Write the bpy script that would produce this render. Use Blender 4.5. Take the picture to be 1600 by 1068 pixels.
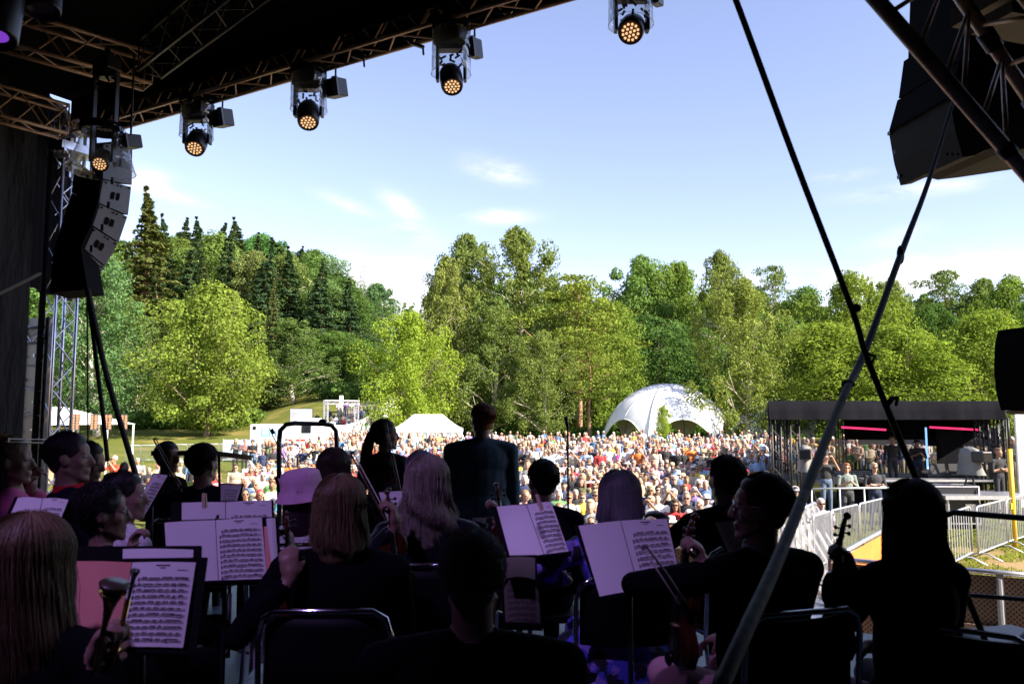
import bpy, math, random
import numpy as np
from mathutils import Vector, Matrix, Euler, noise
for o in list(bpy.data.objects): bpy.data.objects.remove(o)
SC = bpy.context.scene
COL = SC.collection
R = math.radians
rnd = random.Random(7)
# ---------------------------------------------------------------- camera
FPX, CZ, PITCH = 1244.4, 2.95, math.atan(115/1244.4)     # ground z=0, stage deck z=DECK
DECK = 1.31
cam = bpy.data.cameras.new('camera'); cam.lens = 28.0; cam.sensor_width = 36.0
cam.clip_start = .05; cam.clip_end = 3000
cam.dof.use_dof = True; cam.dof.focus_distance = 30; cam.dof.aperture_fstop = 5.6
co = bpy.data.objects.new('camera', cam); COL.objects.link(co)
co.location = (0, 0, CZ); co.rotation_euler = (R(90)+PITCH, 0, 0)
SC.camera = co
# ---------------------------------------------------------------- sky, sun, exposure
SUN_AZ, SUN_EL = R(121), R(35)            # azimuth from +Y (view direction) clockwise towards +X
sdir = Vector((math.sin(SUN_AZ)*math.cos(SUN_EL), math.cos(SUN_AZ)*math.cos(SUN_EL), math.sin(SUN_EL)))
sun = bpy.data.lights.new('sun', 'SUN'); sun.energy = 5.0; sun.angle = R(.5); sun.color = (1, .90, .76)
so = bpy.data.objects.new('sun', sun); COL.objects.link(so); so.rotation_euler = sdir.to_track_quat('Z', 'Y').to_euler()
W = bpy.data.worlds.new('World'); SC.world = W; W.use_nodes = True
wt = W.node_tree; wt.nodes.clear()
def wn(t, **k):
    n = wt.nodes.new(t)
    for a, b in k.items(): setattr(n, a, b)
    return n
sky = wn('ShaderNodeTexSky', sky_type='NISHITA', sun_disc=False, sun_elevation=SUN_EL, sun_rotation=SUN_AZ)
sky.air_density = 1.0; sky.dust_density = .35; sky.ozone_density = 2.2
bg = wn('ShaderNodeBackground'); bg.inputs[1].default_value = .097
out = wn('ShaderNodeOutputWorld')
tc = wn('ShaderNodeTexCoord')
def dirv(px, py):
    u, v = (px-800)/FPX, (534-py)/FPX
    c, s = math.cos(PITCH), math.sin(PITCH)
    return Vector((u, c-v*s, s+v*c)).normalized()
# clouds: soft patches at given directions of the sky, broken up by noise in direction space
nz = wn('ShaderNodeTexNoise'); nz.inputs['Scale'].default_value = 9; nz.inputs['Detail'].default_value = 8; nz.inputs['Roughness'].default_value = .62
mp = wn('ShaderNodeMapping'); mp.inputs['Scale'].default_value = (1, 1, 3.2)
wt.links.new(tc.outputs['Generated'], mp.inputs[0]); wt.links.new(mp.outputs[0], nz.inputs['Vector'])
def patch(px, py, rx, ry, amp, rot=0):
    d = dirv(px, py); h = Vector((d.y, -d.x, 0)).normalized(); v = h.cross(d)*-1
    if v.z < 0: v = -v
    hh = h*math.cos(rot)+v*math.sin(rot); vv = v*math.cos(rot)-h*math.sin(rot)
    def dotn(a, r):
        n = wn('ShaderNodeVectorMath', operation='DOT_PRODUCT'); n.inputs[1].default_value = a/(r/FPX)
        wt.links.new(tc.outputs['Generated'], n.inputs[0])
        s = wn('ShaderNodeMath', operation='SUBTRACT'); s.inputs[1].default_value = d.dot(a)/(r/FPX)
        wt.links.new(n.outputs['Value'], s.inputs[0])
        q = wn('ShaderNodeMath', operation='MULTIPLY'); wt.links.new(s.outputs[0], q.inputs[0]); wt.links.new(s.outputs[0], q.inputs[1])
        return q
    a, b = dotn(hh, rx), dotn(vv, ry)
    s = wn('ShaderNodeMath', operation='ADD'); wt.links.new(a.outputs[0], s.inputs[0]); wt.links.new(b.outputs[0], s.inputs[1])
    e = wn('ShaderNodeMath', operation='MULTIPLY'); e.inputs[1].default_value = -1; wt.links.new(s.outputs[0], e.inputs[0])
    x = wn('ShaderNodeMath', operation='EXPONENT'); wt.links.new(e.outputs[0], x.inputs[0])
    m = wn('ShaderNodeMath', operation='MULTIPLY'); m.inputs[1].default_value = amp; wt.links.new(x.outputs[0], m.inputs[0])
    return m
CL = [(780, 268, 42, 16, 1.0, -.25), (775, 338, 48, 10, .9, 0), (632, 328, 34, 14, .9, -.55), (545, 321, 38, 9, .8, -.35), (640, 366, 48, 14, .8, -.15),
      (250, 300, 45, 8, .7, -.2), (225, 278, 28, 14, .8, 0), (1440, 296, 70, 9, .9, 0), (1315, 276, 30, 7, .6, 0), (1400, 372, 40, 12, .35, .3),
      (590, 450, 95, 38, 1.6, 0), (560, 500, 140, 40, 1.6, 0), (1420, 425, 170, 17, .8, 0.03), (1530, 415, 120, 22, .6, .05), (1380, 460, 260, 26, .5, 0), (1000, 470, 900, 45, .30, 0)]
acc = None
for c in CL:
    m = patch(*c)
    if acc is None: acc = m; continue
    s = wn('ShaderNodeMath', operation='ADD'); wt.links.new(acc.outputs[0], s.inputs[0]); wt.links.new(m.outputs[0], s.inputs[1]); acc = s
nr = wn('ShaderNodeMapRange'); nr.inputs['From Min'].default_value = .36; nr.inputs['From Max'].default_value = .62
wt.links.new(nz.outputs[0], nr.inputs[0])
m2 = wn('ShaderNodeMath', operation='MULTIPLY_ADD', use_clamp=True); m2.inputs[1].default_value = .9
wt.links.new(acc.outputs[0], m2.inputs[0])
wt.links.new(nr.outputs[0], m2.inputs[1]); m2.inputs[2].default_value = 0
big = wn('ShaderNodeMapRange'); big.inputs['From Min'].default_value = 1.0; big.inputs['From Max'].default_value = 1.8; wt.links.new(acc.outputs[0], big.inputs[0])
m3 = wn('ShaderNodeMath', operation='ADD', use_clamp=True); wt.links.new(m2.outputs[0], m3.inputs[0]); wt.links.new(big.outputs[0], m3.inputs[1])
hsv = wn('ShaderNodeHueSaturation'); hsv.inputs['Saturation'].default_value = .88; hsv.inputs['Value'].default_value = 1.0
wt.links.new(sky.outputs[0], hsv.inputs['Color'])
mix = wn('ShaderNodeMixRGB'); mix.inputs[2].default_value = (4.9, 4.88, 5.0, 1)
tn = wn('ShaderNodeVectorMath', operation='MULTIPLY'); tn.inputs[1].default_value = (1.10, .97, 1.06); wt.links.new(hsv.outputs[0], tn.inputs[0])
wt.links.new(m3.outputs[0], mix.inputs[0]); wt.links.new(tn.outputs[0], mix.inputs[1])
wt.links.new(mix.outputs[0], bg.inputs[0]); wt.links.new(bg.outputs[0], out.inputs[0])
SC.view_settings.view_transform = 'Standard'; SC.view_settings.look = 'None'; SC.view_settings.exposure = 1.55; SC.view_settings.gamma = 1
SC.cycles.max_bounces = 6; SC.cycles.transparent_max_bounces = 12; SC.cycles.caustics_reflective = False; SC.cycles.caustics_refractive = False
SC.cycles.use_denoising = True
# ---------------------------------------------------------------- helpers
def P(px, py, D):
    """world point seen at photo pixel (px,py) whose forward distance is D"""
    d = dirv(px, py); return Vector((0, 0, CZ)) + d*(D/d.y)
RV, NV = Vector((.866, -.5, 0)), Vector((.5, .866, 0))     # along the stage front / out to the audience
def S(r, n, z): return RV*r+NV*n+Vector((0, 0, z))
STA = math.atan2(RV.y, RV.x)                                # stage frame rotation about z
def mat(name, col=(.5, .5, .5), rough=.6, metal=0, spec=.5, kind=None, **k):
    m = bpy.data.materials.new(name); m.use_nodes = True
    nt = m.node_tree; b = nt.nodes['Principled BSDF']
    b.inputs['Base Color'].default_value = (*col, 1); b.inputs['Roughness'].default_value = rough
    b.inputs['Metallic'].default_value = metal; b.inputs['Specular IOR Level'].default_value = spec
    amt = k.get('noise', 0)
    L = nt.links
    src = None
    if k.get('objcol'):
        oi = nt.nodes.new('ShaderNodeObjectInfo'); src = oi.outputs['Color']
    if k.get('attr'):
        at = nt.nodes.new('ShaderNodeVertexColor'); at.layer_name = k['attr']; src = at.outputs['Color']
    if amt:
        n = nt.nodes.new('ShaderNodeTexNoise'); n.inputs['Scale'].default_value = k.get('ns', 8); n.inputs['Detail'].default_value = 5
        t = nt.nodes.new('ShaderNodeTexCoord'); L.new(t.outputs['Object'], n.inputs['Vector'])
        if k.get('stretch'):
            q = nt.nodes.new('ShaderNodeMapping'); q.inputs['Scale'].default_value = k['stretch']; L.new(t.outputs['Object'], q.inputs[0]); L.new(q.outputs[0], n.inputs['Vector'])
        mr = nt.nodes.new('ShaderNodeMapRange'); mr.inputs['From Min'].default_value = .3; mr.inputs['From Max'].default_value = .7
        mr.inputs['To Min'].default_value = 1-amt; mr.inputs['To Max'].default_value = 1+amt
        L.new(n.outputs[0], mr.inputs[0])
        mx = nt.nodes.new('ShaderNodeVectorMath'); mx.operation = 'MULTIPLY'
        if src is not None: L.new(src, mx.inputs[0])
        else: mx.inputs[0].default_value = col
        L.new(mr.outputs[0], mx.inputs[1]); src = mx.outputs[0]
        if k.get('bump'):
            bp = nt.nodes.new('ShaderNodeBump'); bp.inputs['Strength'].default_value = k['bump']; bp.inputs['Distance'].default_value = k.get('bd', .01)
            L.new(n.outputs[0], bp.inputs['Height']); L.new(bp.outputs[0], b.inputs['Normal'])
    if src is not None: L.new(src, b.inputs['Base Color'])
    if k.get('emit'): b.inputs['Emission Color'].default_value = (*k['emit'], 1); b.inputs['Emission Strength'].default_value = k.get('es', 1)
    if k.get('sheen'): b.inputs['Sheen Weight'].default_value = k['sheen']
    return m
class MB:
    """collects shapes; build() makes one mesh object"""
    def __init__(s): s.v = []; s.f = []; s.m = []; s.n = 0
    def add(s, vs, fs, mi=0):
        s.v.append(np.asarray(vs, float).reshape(-1, 3)); k = s.n
        s.f += [tuple(i+k for i in f) for f in fs]; s.m += [mi]*len(fs); s.n += len(s.v[-1])
    def box(s, c, d, rz=0, rot=None, mi=0):
        M = rot if rot is not None else Matrix.Rotation(rz, 3, 'Z')
        vs = [Vector(c)+M @ Vector((x*d[0]/2, y*d[1]/2, z*d[2]/2)) for x in (-1, 1) for y in (-1, 1) for z in (-1, 1)]
        s.add([tuple(q) for q in vs], [(0, 1, 3, 2), (4, 6, 7, 5), (0, 4, 5, 1), (2, 3, 7, 6), (0, 2, 6, 4), (1, 5, 7, 3)], mi)
    def tube(s, pts, r, seg=8, mi=0, cap=True):
        pts = [Vector(p) for p in pts]; n = len(pts)
        rs = r if isinstance(r, (list, tuple)) else [r]*n
        V = []; t0 = (pts[1]-pts[0]).normalized()
        a = t0.cross(Vector((0, 0, 1))) if abs(t0.z) < .95 else t0.cross(Vector((1, 0, 0)))
        a.normalize()
        for i, p in enumerate(pts):
            t = (pts[min(i+1, n-1)]-pts[max(i-1, 0)])
            t = t.normalized() if t.length > 1e-9 else t0
            a = (a-t*a.dot(t))
            a = a.normalized() if a.length > 1e-6 else t.orthogonal().normalized()
            b = t.cross(a)
            V += [tuple(p+(a*math.cos(q)+b*math.sin(q))*rs[i]) for q in [2*math.pi*j/seg for j in range(seg)]]
        F = [(i*seg+j, i*seg+(j+1) % seg, (i+1)*seg+(j+1) % seg, (i+1)*seg+j) for i in range(n-1) for j in range(seg)]
        if cap: F += [tuple(range(seg))[::-1], tuple((n-1)*seg+j for j in range(seg))]
        s.add(V, F, mi)
    def ell(s, c, r, rot=None, nu=12, nv=8, mi=0):
        M = rot if rot is not None else Matrix.Identity(3)
        V = [Vector(c)+M @ Vector((0, 0, r[2]))]; F = []
        for i in range(1, nv):
            th = math.pi*i/nv
            for j in range(nu):
                ph = 2*math.pi*j/nu
                V.append(Vector(c)+M @ Vector((r[0]*math.sin(th)*math.cos(ph), r[1]*math.sin(th)*math.sin(ph), r[2]*math.cos(th))))
        V.append(Vector(c)+M @ Vector((0, 0, -r[2])))
        for j in range(nu): F.append((0, 1+j, 1+(j+1) % nu))
        for i in range(nv-2):
            for j in range(nu):
                F.append((1+i*nu+j, 1+(i+1)*nu+j, 1+(i+1)*nu+(j+1) % nu, 1+i*nu+(j+1) % nu))
        e = len(V)-1
        for j in range(nu): F.append((1+(nv-2)*nu+j, e, 1+(nv-2)*nu+(j+1) % nu))
        s.add([tuple(q) for q in V], F, mi)
    def lathe(s, c, prof, rot=None, seg=16, mi=0):
        M = rot if rot is not None else Matrix.Identity(3)
        V = [tuple(Vector(c)+M @ Vector((r*math.cos(2*math.pi*j/seg), r*math.sin(2*math.pi*j/seg), z))) for r, z in prof for j in range(seg)]
        F = [(i*seg+j, i*seg+(j+1) % seg, (i+1)*seg+(j+1) % seg, (i+1)*seg+j) for i in range(len(prof)-1) for j in range(seg)]
        s.add(V, F, mi)
    def quad(s, a, b, c, d, mi=0): s.add([tuple(a), tuple(b), tuple(c), tuple(d)], [(0, 1, 2, 3)], mi)
    def mesh(s, name, mats, smooth=False):
        me = bpy.data.meshes.new(name)
        V = np.concatenate(s.v) if s.v else np.zeros((0, 3))
        me.from_pydata(V.tolist(), [], s.f)
        for m in (mats if isinstance(mats, (list, tuple)) else [mats]): me.materials.append(m)
        me.polygons.foreach_set('material_index', np.array(s.m, dtype=np.int32))
        if smooth: me.polygons.foreach_set('use_smooth', np.ones(len(s.m), bool))
        me.update(); return me
    def build(s, name, mats, parent=None, smooth=False, loc=None):
        o = bpy.data.objects.new(name, s.mesh(name, mats, smooth)); COL.objects.link(o)
        if parent is not None: o.parent = parent
        if loc is not None: o.location = loc
        return o
def tag(o, label=None, cat=None, group=None, kind=None):
    if label: o['label'] = label
    if cat: o['category'] = cat
    if group: o['group'] = group
    if kind: o['kind'] = kind
    return o
def empty(name, loc=(0, 0, 0), rz=0):
    o = bpy.data.objects.new(name, None); COL.objects.link(o); o.location = loc; o.rotation_euler = (0, 0, rz); o.empty_display_size = .2
    return o
def copy_tree(o, parent=None):
    c = o.copy(); COL.objects.link(c)
    if parent is not None: c.parent = parent
    for ch in o.children: copy_tree(ch, c)
    return c
def bev(o, w=.004, seg=2):
    m = o.modifiers.new('bevel', 'BEVEL'); m.width = w; m.segments = seg; m.limit_method = 'ANGLE'; return o
def rot_to(z, up=(0, 0, 1)):
    """3x3 whose Z column is z and Y column is close to up"""
    z = Vector(z).normalized(); x = Vector(up).cross(z)
    x = x.normalized() if x.length > 1e-5 else z.orthogonal().normalized()
    y = z.cross(x); return Matrix((x, y, z)).transposed()
def from_np(name, V, F4, mats, midx=None, smooth=False, col=None):
    """fast mesh from (n,3) verts and (m,4) quads"""
    me = bpy.data.meshes.new(name); me.vertices.add(len(V)); me.vertices.foreach_set('co', V.astype(np.float32).ravel())
    k = F4.shape[1]; me.loops.add(F4.size); me.loops.foreach_set('vertex_index', F4.astype(np.int32).ravel())
    me.polygons.add(len(F4)); me.polygons.foreach_set('loop_start', np.arange(0, F4.size, k, dtype=np.int32))
    for m in mats: me.materials.append(m)
    if midx is not None: me.polygons.foreach_set('material_index', midx.astype(np.int32))
    if smooth: me.polygons.foreach_set('use_smooth', np.ones(len(F4), bool))
    me.update(calc_edges=True)
    if col is not None:
        a = me.color_attributes.new('col', 'FLOAT_COLOR', 'CORNER')
        c = np.ones((F4.size, 4), np.float32); c[:, :3] = np.repeat(col, k, axis=0); a.data.foreach_set('color', c.ravel())
    return me
# ---------------------------------------------------------------- ground, hills, road
def smoothstep(a, b, x):
    t = np.clip((x-a)/(b-a), 0, 1); return t*t*(3-2*t)
def hz(x, y):
    """terrain height: flat field, low rise at the left behind the field, wooded hill beyond"""
    x = np.asarray(x, float); y = np.asarray(y, float)
    u = x/np.maximum(y, 1)                              # bearing
    h = 21*smoothstep(104, 190, y)*smoothstep(-.12, -.30, u)
    h = h+9*smoothstep(125, 220, y)*smoothstep(-.12, .1, u)
    h = h+5.6*smoothstep(66, 112, y)*smoothstep(-.10, -.16, u)*(1-.6*smoothstep(-.22, -.36, u))
    return h
def hzf(x, y): return float(hz(x, y))
# ground sheet: rings of a grid with growing cells
gm = mat('lawn_soil', (.2, .18, .07), 1.0, spec=.1)
nt = gm.node_tree; b = nt.nodes['Principled BSDF']; L = nt.links
t = nt.nodes.new('ShaderNodeTexCoord')
n1 = nt.nodes.new('ShaderNodeTexNoise'); n1.inputs['Scale'].default_value = .22; n1.inputs['Detail'].default_value = 6
n2 = nt.nodes.new('ShaderNodeTexNoise'); n2.inputs['Scale'].default_value = 6; n2.inputs['Detail'].default_value = 8
n3 = nt.nodes.new('ShaderNodeTexNoise'); n3.inputs['Scale'].default_value = 40; n3.inputs['Detail'].default_value = 4
for n in (n1, n2, n3): L.new(t.outputs['Object'], n.inputs['Vector'])
sx = nt.nodes.new('ShaderNodeSeparateXYZ'); L.new(t.outputs['Object'], sx.inputs[0])
far = nt.nodes.new('ShaderNodeMapRange'); far.inputs['From Min'].default_value = 13.5; far.inputs['From Max'].default_value = 20; far.inputs['To Min'].default_value = -.40; far.inputs['To Max'].default_value = .12
L.new(sx.outputs['Y'], far.inputs[0])
ad = nt.nodes.new('ShaderNodeMath'); ad.operation = 'ADD'; L.new(n1.outputs[0], ad.inputs[0]); L.new(far.outputs[0], ad.inputs[1])
ad2 = nt.nodes.new('ShaderNodeMath'); ad2.operation = 'MULTIPLY_ADD'; ad2.inputs[1].default_value = .45; L.new(n2.outputs[0], ad2.inputs[0]); L.new(ad.outputs[0], ad2.inputs[2])
cr = nt.nodes.new('ShaderNodeValToRGB'); e = cr.color_ramp.elements
e[0].position = .42; e[0].color = (.36, .25, .12, 1); e[1].position = .86; e[1].color = (.13, .15, .03, 1)
k = e.new(.62); k.color = (.27, .22, .07, 1)
L.new(ad2.outputs[0], cr.inputs[0])
mx = nt.nodes.new('ShaderNodeMixRGB'); mx.blend_type = 'MULTIPLY'; mx.inputs[0].default_value = .7
c3 = nt.nodes.new('ShaderNodeValToRGB'); c3.color_ramp.elements[0].position = .3; c3.color_ramp.elements[0].color = (.45, .45, .42, 1); c3.color_ramp.elements[1].position = .6
L.new(n3.outputs[0], c3.inputs[0]); L.new(cr.outputs[0], mx.inputs[1]); L.new(c3.outputs[0], mx.inputs[2]); L.new(mx.outputs[0], b.inputs['Base Color'])
bp = nt.nodes.new('ShaderNodeBump'); bp.inputs['Strength'].default_value = .5; bp.inputs['Distance'].default_value = .04; L.new(n3.outputs[0], bp.inputs['Height']); L.new(bp.outputs[0], b.inputs['Normal'])
def terrain(name, xs, ys, z0, m, cut=None):
    X, Y = np.meshgrid(xs, ys); Z = hz(X, Y)+z0
    V = np.stack([X, Y, Z], -1).reshape(-1, 3); nx = len(xs)
    i, j = np.meshgrid(np.arange(len(ys)-1), np.arange(nx-1), indexing='ij'); a = (i*nx+j).ravel()
    F = np.stack([a, a+1, a+nx+1, a+nx], -1)
    o = bpy.data.objects.new(name, from_np(name, V, F, [m], smooth=True)); COL.objects.link(o); return o
xs = np.concatenate([np.linspace(-1600, -260, 12), np.linspace(-240, 240, 121), np.linspace(260, 1600, 12)])
ys = np.concatenate([np.linspace(-900, -40, 8), np.linspace(-30, 62, 24), np.linspace(64, 240, 89), np.linspace(250, 2400, 20)])
tag(terrain('ground', xs, ys, 0, gm), kind='structure')
# road winding up behind the field on the left (grey gravel), pale shoulder
am = mat('road_gravel', (.22, .19, .17), .95, noise=.25, ns=3)
def ribbon(name, pts, w, m, dz=.03):
    V = []; n = len(pts)
    for i, p in enumerate(pts):
        p = Vector(p); t = (Vector(pts[min(i+1, n-1)])-Vector(pts[max(i-1, 0)])); t.z = 0; t.normalize(); s = Vector((t.y, -t.x, 0))
        for k in range(7):
            q = p+s*w*(k/6-.5); V.append((q.x, q.y, hzf(q.x, q.y)+dz))
    F = [(i*7+k, i*7+k+1, (i+1)*7+k+1, (i+1)*7+k) for i in range(n-1) for k in range(6)]
    q = MB(); q.add(V, F); o = q.build(name, m, smooth=True); return tag(o, kind='structure')
def spline(P_, n=12):
    P_ = [Vector(p) for p in P_]; out = []
    Q = [2*P_[0]-P_[1]]+P_+[2*P_[-1]-P_[-2]]
    for i in range(1, len(Q)-2):
        for k in range(n):
            t = k/n; a, b_, c, d = Q[i-1:i+3]
            out.append(.5*((2*b_)+(c-a)*t+(2*a-5*b_+4*c-d)*t*t+(3*b_-a-3*c+d)*t**3))
    out.append(P_[-1]); return out
def gp(px, D): # ground point under photo column px at distance D
    x = (px-800)/FPX*D*1.0; return Vector((x, D, hzf(x, D)))
road = spline([gp(480, 74), gp(520, 80), gp(565, 88), gp(600, 98), gp(625, 110), gp(628, 124), gp(600, 136)], 10)
ribbon('road', road, 5.5, am, .06)
ribbon('path', spline([gp(622, 108), gp(590, 112), gp(545, 118), gp(500, 124)], 8), 6, mat('path_earth', (.36, .28, .22), .95, noise=.3, ns=1), .10)
# ---------------------------------------------------------------- foliage
def leafmat(name, col, var=.25, trans=.45):
    m = bpy.data.materials.new(name); m.use_nodes = True; nt = m.node_tree; nt.nodes.clear(); L = nt.links
    o = nt.nodes.new('ShaderNodeOutputMaterial'); d = nt.nodes.new('ShaderNodeBsdfDiffuse'); tr = nt.nodes.new('ShaderNodeBsdfTranslucent')
    oi = nt.nodes.new('ShaderNodeObjectInfo'); g = nt.nodes.new('ShaderNodeNewGeometry')
    mu = nt.nodes.new('ShaderNodeVectorMath'); mu.operation = 'MULTIPLY'; mu.inputs[1].default_value = col; L.new(oi.outputs['Color'], mu.inputs[0])
    mr = nt.nodes.new('ShaderNodeMapRange'); mr.inputs['To Min'].default_value = 1-var; mr.inputs['To Max'].default_value = 1+var*1.4; L.new(g.outputs['Random Per Island'], mr.inputs[0])
    sc = nt.nodes.new('ShaderNodeVectorMath'); sc.operation = 'MULTIPLY'; L.new(mu.outputs[0], sc.inputs[0]); L.new(mr.outputs[0], sc.inputs[1])
    t = nt.nodes.new('ShaderNodeTexCoord'); n = nt.nodes.new('ShaderNodeTexNoise'); n.inputs['Scale'].default_value = 1.0; n.inputs['Detail'].default_value = 2; L.new(t.outputs['Object'], n.inputs['Vector'])
    m2 = nt.nodes.new('ShaderNodeMapRange'); m2.inputs['From Min'].default_value = .3; m2.inputs['From Max'].default_value = .7; m2.inputs['To Min'].default_value = .72; m2.inputs['To Max'].default_value = 1.3; L.new(n.outputs[0], m2.inputs[0])
    s2 = nt.nodes.new('ShaderNodeVectorMath'); s2.operation = 'MULTIPLY'; L.new(sc.outputs[0], s2.inputs[0]); L.new(m2.outputs[0], s2.inputs[1])
    L.new(s2.outputs[0], d.inputs[0])
    yl = nt.nodes.new('ShaderNodeVectorMath'); yl.operation = 'MULTIPLY'; yl.inputs[1].default_value = (1.2, 1.14, .6); L.new(s2.outputs[0], yl.inputs[0]); L.new(yl.outputs[0], tr.inputs[0])
    mx = nt.nodes.new('ShaderNodeMixShader'); mx.inputs[0].default_value = trans; L.new(d.outputs[0], mx.inputs[1]); L.new(tr.outputs[0], mx.inputs[2]); L.new(mx.outputs[0], o.inputs[0])
    return m
LM = {'birch': leafmat('birch_leaves', (.165, .225, .075), trans=.42), 'broad': leafmat('broad_leaves', (.155, .235, .060), trans=.45),
      'spruce': leafmat('spruce_needles', (.070, .110, .045), trans=.2), 'pine': leafmat('pine_needles', (.13, .17, .05), trans=.25)}
BK = {'birch': mat('birch_bark', (.55, .49, .42), .8, noise=.5, ns=3, stretch=(1, 1, 3)), 'broad': mat('grey_bark', (.22, .17, .12), .9, noise=.4, ns=4),
      'spruce': mat('brown_bark', (.20, .12, .07), .9, noise=.4, ns=4), 'pine': mat('pine_bark', (.33, .19, .11), .9, noise=.4, ns=4)}
def leaves(cent, nrm, w, h, g, droop=0):
    """one quad per centre; cent (n,3) nrm (n,3)"""
    n = len(cent); up = np.tile([0, 0, 1.], (n, 1)); up += g.normal(0, .5 if not droop else .22, (n, 3))
    a = np.cross(up, nrm); a /= np.linalg.norm(a, axis=1, keepdims=True)+1e-9
    b = np.cross(nrm, a); b /= np.linalg.norm(b, axis=1, keepdims=True)+1e-9
    ww = (w*g.uniform(.6, 1.3, (n, 1)))/2; hh = (h*g.uniform(.6, 1.3, (n, 1)))/2
    q = np.stack([cent-b*hh, cent+a*ww+b*hh*.1, cent+b*hh, cent-a*ww+b*hh*.1], 1)
    return q.reshape(-1, 3)
def crown_mesh(kind, seed, H=20., Wd=9., nleaf=15000):
    """crown & trunk for a tree of height H, crown width Wd, base at origin"""
    g = np.random.default_rng(seed); rr = random.Random(seed)
    tb = MB(); C = []; N = []; lw = lh = .3
    lean = np.array([g.normal(0, .02), g.normal(0, .02)])
    def axis(z): return np.array([lean[0]*z+.25*math.sin(z*.35+seed), lean[1]*z+.2*math.cos(z*.3+seed), z])
    if kind in ('birch', 'broad', 'pine'):
        z0 = {'birch': .12, 'broad': .10, 'pine': .38}[kind]*H
        nc = {'birch': 105, 'broad': 110, 'pine': 46}[kind]
        # big lobes give the uneven outline, clumps hang on them
        lob = []
        for i in range(nc):
            t = (i+.5)/nc; z = z0+(H-z0)*(1-(1-t)**1.15 if kind == 'birch' else t)
            f = (z-z0)/(H-z0)
            env = {'birch': (math.sin(math.pi*min(1, (f*.86+.14)))**.5)*(1-.30*f), 'broad': math.sqrt(max(0, 1-(2*f*.93-.80)**2*.95)) if f < .99 else .2, 'pine': (math.sin(math.pi*(f*.8+.15))**.8)}[kind]
            a = i*2.399+rr.uniform(-.5, .5); rad = Wd/2*env*(rr.uniform(.40, 1.12) if i % 4 else rr.uniform(.0, .45))
            rad *= 1+.28*math.sin(a*2+seed)+.12*math.sin(z*1.3+a)
            p = axis(z)+np.array([math.cos(a)*rad, math.sin(a)*rad, 0])
            s = {'birch': rr.uniform(.07, .16), 'broad': rr.uniform(.09, .21), 'pine': rr.uniform(.13, .2)}[kind]*Wd*(.55+.45*env)
            lob.append((p, s, f))
        per = nleaf//nc
        for p, s, f in lob:
            d = g.normal(size=(per, 3)); d /= np.linalg.norm(d, axis=1, keepdims=True)
            r = g.uniform(.25, 1, (per, 1))**.45
            if kind == 'birch':
                loc = d*r*[s, s, s*1.25]; tails = g.random(per) < .45
                loc[tails, 2] -= g.exponential(s*.85, tails.sum())*.9; loc[tails, :2] *= .8
                nr = d*[1, 1, .3]+g.normal(0, .45, (per, 3))
            elif kind == 'broad':
                loc = d*r*[s, s, s*.72]; nr = d+g.normal(0, .5, (per, 3))+[0, 0, .25]
            else:
                loc = d*r*[s*1.1, s*1.1, s*.42]; nr = d+g.normal(0, .7, (per, 3))
            # break each clump up into sprays
            w = np.array([noise.noise(Vector((float(a)*1.9+float(p[0]), float(b)*1.9+float(p[1]), float(c)*1.9+float(p[2])))) for a, b, c in loc])
            keep = w > -.13
            C.append((p+loc)[keep]); N.append(nr[keep])
        lw, lh = {'birch': (.15, .32), 'broad': (.25, .27), 'pine': (.14, .32)}[kind]
        top = H*.93; rt = {'birch': .018, 'broad': .024, 'pine': .018}[kind]*H/1.35
        tb.tube([tuple(axis(top*i/12)-np.array([0, 0, .5 if i == 0 else 0])) for i in range(13)], [rt*(1-.9*(i/12)**.9) for i in range(13)], 8)
        for k, (p, s, f) in enumerate(lob):
            if k % 2 == 0 and f > .02:
                zb = max(H*.08, p[2]-np.linalg.norm(p[:2])*rr.uniform(.5, 1.1)-.5); a0 = axis(zb)
                md = (a0+p)/2+np.array([0, 0, (.25 if kind != 'birch' else .5)])
                r0 = rt*.33*(1-.6*f)
                tb.tube([tuple(a0), tuple(md), tuple(p)], [r0, r0*.6, r0*.22], 5)
                for _ in range(2):
                    q = p+g.normal(0, s*.6, 3); tb.tube([tuple(md), tuple(q)], [r0*.45, r0*.15], 4)
    else:  # spruce: whorls of drooping boughs
        tiers = 48
        for i in range(tiers):
            f = i/(tiers-1); z = H*(.05+.95*f)+rr.uniform(-.25, .25); rad = Wd/2*(1-f)**1.05*rr.uniform(.78, 1.12)+.03
            nb = max(4, int(9-4*f)); a0 = rr.uniform(0, 6)
            for j in range(nb):
                a = a0+2*math.pi*j/nb+rr.uniform(-.25, .25); Lb = rad*rr.uniform(.55, 1.2)
                m = max(12, int(nleaf/tiers/nb*(1.7-1.3*f)))
                u = g.uniform(.12, 1, m)**.75
                dr = -.32*u*u*Lb+.10*u*Lb
                sp = g.normal(0, .20, m)*Lb*(1.15-u)+g.normal(0, .08, m)*(1-.8*f)
                x = math.cos(a)*u*Lb-math.sin(a)*sp; y = math.sin(a)*u*Lb+math.cos(a)*sp
                c = np.stack([x, y, z+dr-abs(g.normal(0, .30, m))*(1-.5*f)], 1)+np.array([axis(z)[0], axis(z)[1], 0])
                C.append(c); n_ = g.normal(0, .6, (m, 3))+[math.cos(a)*.5, math.sin(a)*.5, .6]; N.append(n_)
                tb.tube([(axis(z)[0], axis(z)[1], z), (axis(z)[0]+math.cos(a)*Lb*.9, axis(z)[1]+math.sin(a)*Lb*.9, z-.2*Lb)], [.05, .01], 3)
        lw, lh = .12, .30
        tb.tube([tuple(axis(H*i/8)-np.array([0, 0, .5 if i == 0 else 0])) for i in range(9)], [.013*H*(1-.93*i/8) for i in range(9)], 8)
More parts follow.
